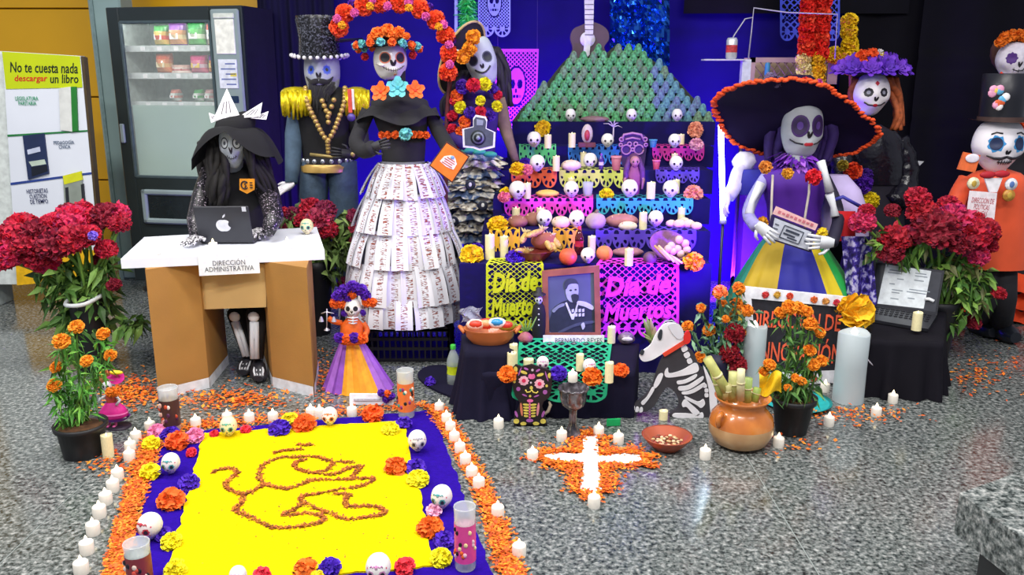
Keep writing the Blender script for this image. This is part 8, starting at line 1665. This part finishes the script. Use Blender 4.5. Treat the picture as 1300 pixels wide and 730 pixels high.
# flowers along the border
CG = 'flowers along the carpet border'
for i, (x, y, r, col, lab) in enumerate(((199, 552, 11, '#f088b8', 'pink flower at the back left corner of the carpet'), (216, 556, 12, PU, 'purple flower behind the orange bloom at the carpet back left'), (225, 566, 15, '#f0601c', 'orange bloom at the back left corner of the carpet'), (192, 567, 11, '#f4e000', 'yellow bloom at the far left of the carpet back corner'), (247, 558, 12, '#f088b8', 'pink bloom right of the orange one at the carpet corner'), (243, 577, 7, '#f03048', 'small red paper flower beside the carpet corner skull'), (191, 604, 13, '#f4e400', 'yellow bloom left of the teal browed skull'), (240, 618, 13, PU, 'purple flower on the left inner edge of the carpet'), (218, 641, 17, '#f26a1c', 'orange bloom on the left carpet border'), (216, 630, 9, '#f4c8d8', 'pale pink flower above the left orange bloom'), (208, 682, 11, PU, 'purple flower right of the red browed skull'), (218, 692, 13, '#f4e400', 'yellow bloom beside the red browed skull'), (223, 728, 14, '#f4e400', 'yellow bloom at the front left of the carpet'),
     (272, 553, 6, '#f03048', 'small red flower left of the cream skull'), (312, 548, 7, '#f03048', 'small red flower right of the cream skull'), (355, 549, 14, PU, 'purple flower on the back carpet border'), (368, 536, 10, '#f4e000', 'yellow flower on the back carpet border'), (386, 544, 15, '#f26a1c', 'orange bloom on the back carpet border'), (473, 531, 14, '#f26018', 'orange bloom right of the small doll on the carpet border'), (496, 549, 11, '#f4e810', 'yellow bloom at the back right of the yellow field'), (513, 541, 10, PU, 'purple flower at the carpet back right corner'), (503, 598, 15, '#f2741c', 'orange bloom on the right edge of the yellow field'), (528, 598, 13, PU, 'purple flower behind the right yellow bloom'), (531, 613, 14, '#f4e810', 'yellow bloom on the right carpet border'), (551, 652, 10, '#f4b0d0', 'pale pink flower under the teal crowned skull'), (546, 676, 17, '#f2741c', 'orange bloom before the pink glass candle'), (564, 690, 13, PU, 'purple flower left of the pink glass candle'), (560, 713, 14, '#f4e810', 'yellow bloom left of the pink glass candle base'), (514, 724, 13, '#e83040', 'red paper flower at the front of the carpet'), (418, 727, 15, PU, 'purple flower at the front of the carpet'), (388, 729, 16, '#f27a1c', 'orange bloom at the front of the carpet'), (402, 737, 10, '#f4d810', 'yellow flower between the front blooms'), (333, 733, 11, '#f03850', 'red paper scrap flower at the front of the yellow field'))):
    gbloom(lab, x, y, r, col, .012, 80, i % 4, .7, CG, 'paper_bloom')
# glass candles
def glass_candle(label, px, py, w_, h_, cols, empty=True):
    p = G(px, py, .008); s_ = S(p); r = w_*s_/2; h = h_*s_; t = thing('glass_candle', label, 'candle', p, 'glass votive candles'); mb = MB(); mb.lathe(p, [(r*.92, 0), (r, h*.03), (r, h*.9), (r*1.05, h*.985), (r*1.02, h), (r*.93, h*.98), (r*.9, h*.12), (0, h*.12)], mat('#dfe4e6', .06, .05, 5, alpha=.42, spec=.8), 24); mb.build('glass', t)
    mb = MB(); mb.lathe(p, [(r*.86, h*.13), (r*.86, h*(.72 if empty else .9)), (0, h*(.70 if empty else .88))], mat(cols[0], .5, .1, 8), 20); mb.build('wax', t); mb = MB()
    mb.lathe(p, [(r*1.012, h*.14), (r*1.012, h*.74)], mat(cols[1], .5, .2, 8), 24, cap=False); lb = mb.build('wrap_label', t)
    me = MB(); k = 0; rn = random.Random(int(px))
    for i in range(16):
        a = -PI/2+rn.uniform(-1.1, 1.1); z = h*rn.uniform(.2, .68); d = Vector((math.cos(a), math.sin(a), 0)); me.ball(p+d*r*1.01+Vector((0, 0, z)), (r*.2, r*.07, r*.24), mat(cols[2+i % (len(cols)-2)], .5), 8, 5, R=None)
    me.build('printed_motif', lb); return t
glass_candle('dark printed glass candle behind the carpet corner flowers', 218, 546, 24, 58, ('#8a7a5a', '#4a2a28', '#e0b0a0', '#c84a28', '#e8e0d8', '#5a2a50')); glass_candle('orange and teal glass candle at the carpet back right corner', 516, 528, 21, 62, ('#e8c890', '#f0783c', '#1f8a8a', '#f0e0c8', '#1c1018', '#8a2a70')); glass_candle('pink printed glass candle on the right carpet border', 591, 720, 27, 86, ('#f0b0c0', '#e84a98', '#f8e0a0', '#f0641c', '#1c0c14', '#f4c8d0')); glass_candle('clear rimmed glass candle at the front left of the carpet', 179, 742, 31, 60, ('#b8c0b8', '#8a3038', '#f0d8c8', '#1c1420', '#d85040'))
# tealights
for i, (x, y) in enumerate(((104, 728), (111, 702), (119, 678), (127, 656), (135, 639), (144, 623), (150, 609), (165, 585), (166, 573), (173, 560))): tea(x, y, 'LED tealight, %s from the front in the left row' % ('first second third fourth fifth sixth seventh eighth ninth tenth'.split()[i]), group='left row of tealights')
for i, (x, y) in enumerate(((191, 547), (249, 542), (289, 536), (317, 536), (347, 535), (395, 529), (406, 530), (447, 528))): tea(x, y, 'LED tealight, %s from the left in the back row' % ('first second third fourth fifth sixth seventh eighth'.split()[i]), group='back row of tealights')
for i, (x, y) in enumerate(((659, 706), (632, 656), (608, 620), (599, 606), (591, 590), (584, 575), (577, 561), (572, 548), (567, 537), (558, 523))): tea(x, y, 'LED tealight, %s from the front in the right row' % ('first second third fourth fifth sixth seventh eighth ninth tenth'.split()[i]), group='right row of tealights')
for x, y, lab in ((676, 584, 'LED tealight at the left tip of the salt cross'), (713, 559, 'LED tealight left of the goblet foot'), (760, 553, 'LED tealight right of the goblet foot'), (785, 563, 'LED tealight above the right arm of the salt cross'), (754, 643, 'LED tealight at the bottom tip of the salt cross'), (633, 543, 'LED tealight before the left end of the black cloth'), (895, 582, 'LED tealight left of the clay pot'), (988, 567, 'LED tealight before the black marigold pot'), (1052, 540, 'LED tealight right of the black marigold pot'), (1112, 528, 'LED tealight before the right tall candle'), (1133, 511, 'LED tealight before the laptop box'), (1047, 497, 'unlit tealight leaning at the lettered sign')): tea(x, y, lab, group='tealights around the floor')
for x, y, lab in ((198, 323, 'LED tealight at the left of the white desk top'), (365, 316, 'LED tealight at the right of the white desk top'), (271, 318, 'LED tealight before the desk laptop')): tea(x, y, lab, .637, 'tealights on the desk')
p = G(138, 579); s_ = S(p); put(PIL, 'pi', 'cream candle on the floor beside the black marigold pot', p, (14*s_, 14*s_, 30*s_), 0, 'yellowish candles on the low platform')
fskull(390, 297, 20, 'small cream skull on the right corner of the desk', 0, .637)
# ---------------------------------------------------------------- small purple and orange doll
p = G(455, 492); Yd = p.y; s_ = S(p); dd = thing('catrina_doll', 'small paper skeleton doll in purple and orange pleated dress', 'doll', p)
cols_ = ['#9a5ac8', '#a868d0', '#8a4ab8', '#f2a420', '#f0981c', '#f2a828', '#a868d0', '#9a5ac8', '#8a4ab8', '#9a5ac8', '#a868d0', '#9a5ac8', '#8a4ab8', '#9a5ac8', '#a868d0', '#9a5ac8']
tp0 = P(447, 436, Yd); 
for i in range(16):
    a0 = PI+2*PI*i/16; a1 = PI+2*PI*(i+1)/16; am = (a0+a1)/2; q = lambda a, r, z: Vector((0, 0, 0))
    def rr(a, r, z): return Vector((tp0.x+(p.x-tp0.x)*(1-z)+r*s_*math.cos(a), Yd+r*s_*.7*math.sin(a), (tp0.z)*z+.002))
    mb = MB(); mb.add([rr(a0, 42, 0), rr(am, 46, 0), rr(a1, 42, 0), rr(a1, 14, 1), rr(am, 16, 1), rr(a0, 14, 1)], [(0, 1, 4, 5), (1, 2, 3, 4)], mat(cols_[i], .6)); mb.build('skirt_pleat', dd)
mb = MB(); mb.loft([L3(447, 440, Yd, 14), L3(447, 425, Yd, 15), L3(447, 412, Yd, 15), L3(447, 405, Yd, 8), L3(447, 401, Yd, 4)], mat('#f06a18', .6), 16); mb.build('bodice', dd)
for l in ([(433, 410), (424, 408, -.02), (417, 404, -.03)], [(461, 410), (466, 420, -.01), (460, 430, -.03)]): mb = MB(); mb.tube(bez(pts3(l, Yd), 10), .013, mat('#f06a18', .6), 9); mb.build('arm', dd)
H = Head(dd, P(448, 391, Yd-.02), .078, .09, .07, jaw=.32); H.skin(mat('#eeeae8', .5)); H.eyes(INK, ra=.3, rb=.26, b=.1); H.nose(INK, b=-.25); H.smile(INK, b=-.55, wd=.4, teeth=4)
mb = MB(); mb.tube(pts3([(448, 402, -.055), (448, 411, -.065)], Yd), .004, BONE, 6)
for k in range(3): mb.tube(pts3([(441+k, 403+k*3.5, -.055), (448, 404+k*3.5, -.068), (455-k, 403+k*3.5, -.055)], Yd), .003, BONE, 6)
mb.build('rib_cage', dd)
for x, y, c2, r in ((429, 377, '#5a1ab0', 8), (436, 369, '#5a1ab0', 8), (447, 364, '#5a1ab0', 8), (458, 368, '#5a1ab0', 8), (464, 375, '#5a1ab0', 7), (425, 385, '#f06a18', 7), (433, 385, '#f06a18', 7), (447, 374, '#f06a18', 6), (466, 383, '#f06a18', 7), (473, 384, '#f06a18', 6), (442, 378, '#5a1ab0', 6), (437, 398, '#5a1ab0', 4), (461, 397, '#5a1ab0', 4)): flower('hair_pompom', pompom_mesh(c2, 60, 2), dd, P(x, y, Yd-.03), r*s_, (0, -1, .2))
for x, y, c2 in ((431, 429, '#5a1ab0'), (439, 431, '#f06a18'), (450, 429, '#5a1ab0'), (460, 430, '#f06a18')): flower('waist_pompom', pompom_mesh(c2, 60, 2), dd, P(x, y, Yd-.065), 7*s_, (0, -1, .1))
bs_ = P(415, 405, Yd-.05); mb = MB(); mb.tube(pts3([(408, 398), (414, 396), (424, 398)], Yd-.05), .003, mat('#b8b8c4', .3, metal=.6), 6); mb.tube(pts3([(415, 392), (415, 418)], Yd-.05), .003, mat('#b8b8c4', .3, metal=.6), 6)
for x in (408, 424): mb.lathe(P(x, 408, Yd-.05), [(.012, 0), (.004, .022)], mat('#c8c8d4', .3, metal=.5), 10)
mb.lathe(P(415, 419, Yd-.05), [(.014, 0), (.004, .01)], mat('#b8b8c4', .3, metal=.6), 10); mb.build('balance_scale', dd)
p2 = G(472, 514); t = thing('name_card', 'white name card with pompoms at the foot of the small doll', 'sign', p2); s2 = S(p2); mb = MB(); mb.box(p2+Vector((0, 0, 7.5*s2)), (56*s2, .014, 15*s2), mat('#e6e6ee', .6), Rz(-.02) @ Rx(-.2), .003); mb.build('card', t); mb = MB(); mb.box(p2+Vector((-3*s2, -.010, 8*s2)), (38*s2, .004, 2.5*s2), mat('#b8b8c4', .6, .4, 160), Rx(-.2)); mb.build('faint_print', t)
for x, y, c2 in ((484, 499, '#5a1ab0'), (492, 500, '#f06a18'), (490, 507, '#5a1ab0'), (497, 503, '#5a1ab0')): flower('pompom', pompom_mesh(c2, 60, 2), t, P(x, y, p2.y-.02), 5*s2, (0, -1, .3))
# ---------------------------------------------------------------- pink dancing doll beside the marigold pot
p = G(146, 542); Yd = p.y; s_ = S(p); pd = thing('pink_doll', 'small dancing doll in pink ruffled skirt beside the marigold pot', 'doll', p)
mb = MB(); mb.loft([L3(143, 532, Yd, 11), L3(144, 527, Yd, 19), L3(144, 518, Yd, 15), L3(142, 510, Yd, 7)], mat('#d8208a', .6), 22, cap=False)
mb.loft([L3(145, 532, Yd, 16), L3(145, 528, Yd, 20)], mat('#7a2a9a', .6), 22, cap=False); mb.loft([L3(144, 524, Yd, 18.5), L3(144, 522, Yd, 18)], mat('#f070b8', .6), 22, cap=False); mb.build('skirt', pd)
mb = MB(); mb.loft([L3(142, 511, Yd, 6), L3(141, 502, Yd, 8), L3(140, 497, Yd, 5)], mat('#c04a3a', .6), 14); mb.build('blouse', pd); H = Head(pd, P(136, 490, Yd-.01), .036, .042, .036, jaw=.3); H.skin(BONE); H.eyes(INK, ra=.33, rb=.28, b=.1)
mb = MB(); mb.ball(P(134, 483, Yd+.01), (.03, .024, .022), mat('#8a5a30', .8), 12, 8, noise=.15); mb.build('hair', pd)
for x, y, c2, r in ((141, 498, '#f28a1c', 7), (147, 499, '#f28a1c', 5), (128, 476, '#d8b040', 4), (136, 474, '#c06a40', 4)): flower('flower', pompom_mesh(c2, 60, 2), pd, P(x, y, Yd-.03), r*s_, (0, -1, .2))
mb = MB(); hc_ = P(147, 479, Yd); mb.sheet(lambda u, v: hc_+Vector(((v*11)*s_*math.cos(2*PI*u), .01*math.sin(2*PI*u)*v, (v*8*math.sin(2*PI*u)+(1-v)*3)*s_)), 24, 3, mat('#e0289a', .6)); mb.ball(P(147, 473, Yd-.01), (.03, .012, .009), mat('#f0d020', .6), 10, 6); mb.build('hat', pd)
for l in ([(137, 501), (128, 506, -.02), (126, 510, -.02)], [(146, 502), (152, 508, -.02), (148, 514, -.02)]): mb = MB(); mb.tube(pts3(l, Yd), .006, BONE, 7); mb.build('arm', pd)
for x in (139, 147): mb = MB(); mb.tube([P(x, 530, Yd), P(x, 540, Yd), P(x-3, 542, Yd-.02)], .006, mat('#e060a0', .6), 7); mb.build('foot', pd)
mb = MB(); mb.lathe(p+Vector((.02, 0, 0)), [(.045, 0), (.045, .006), (0, .008)], mat('#2a1c30', .6), 18); mb.build('stand', pd)
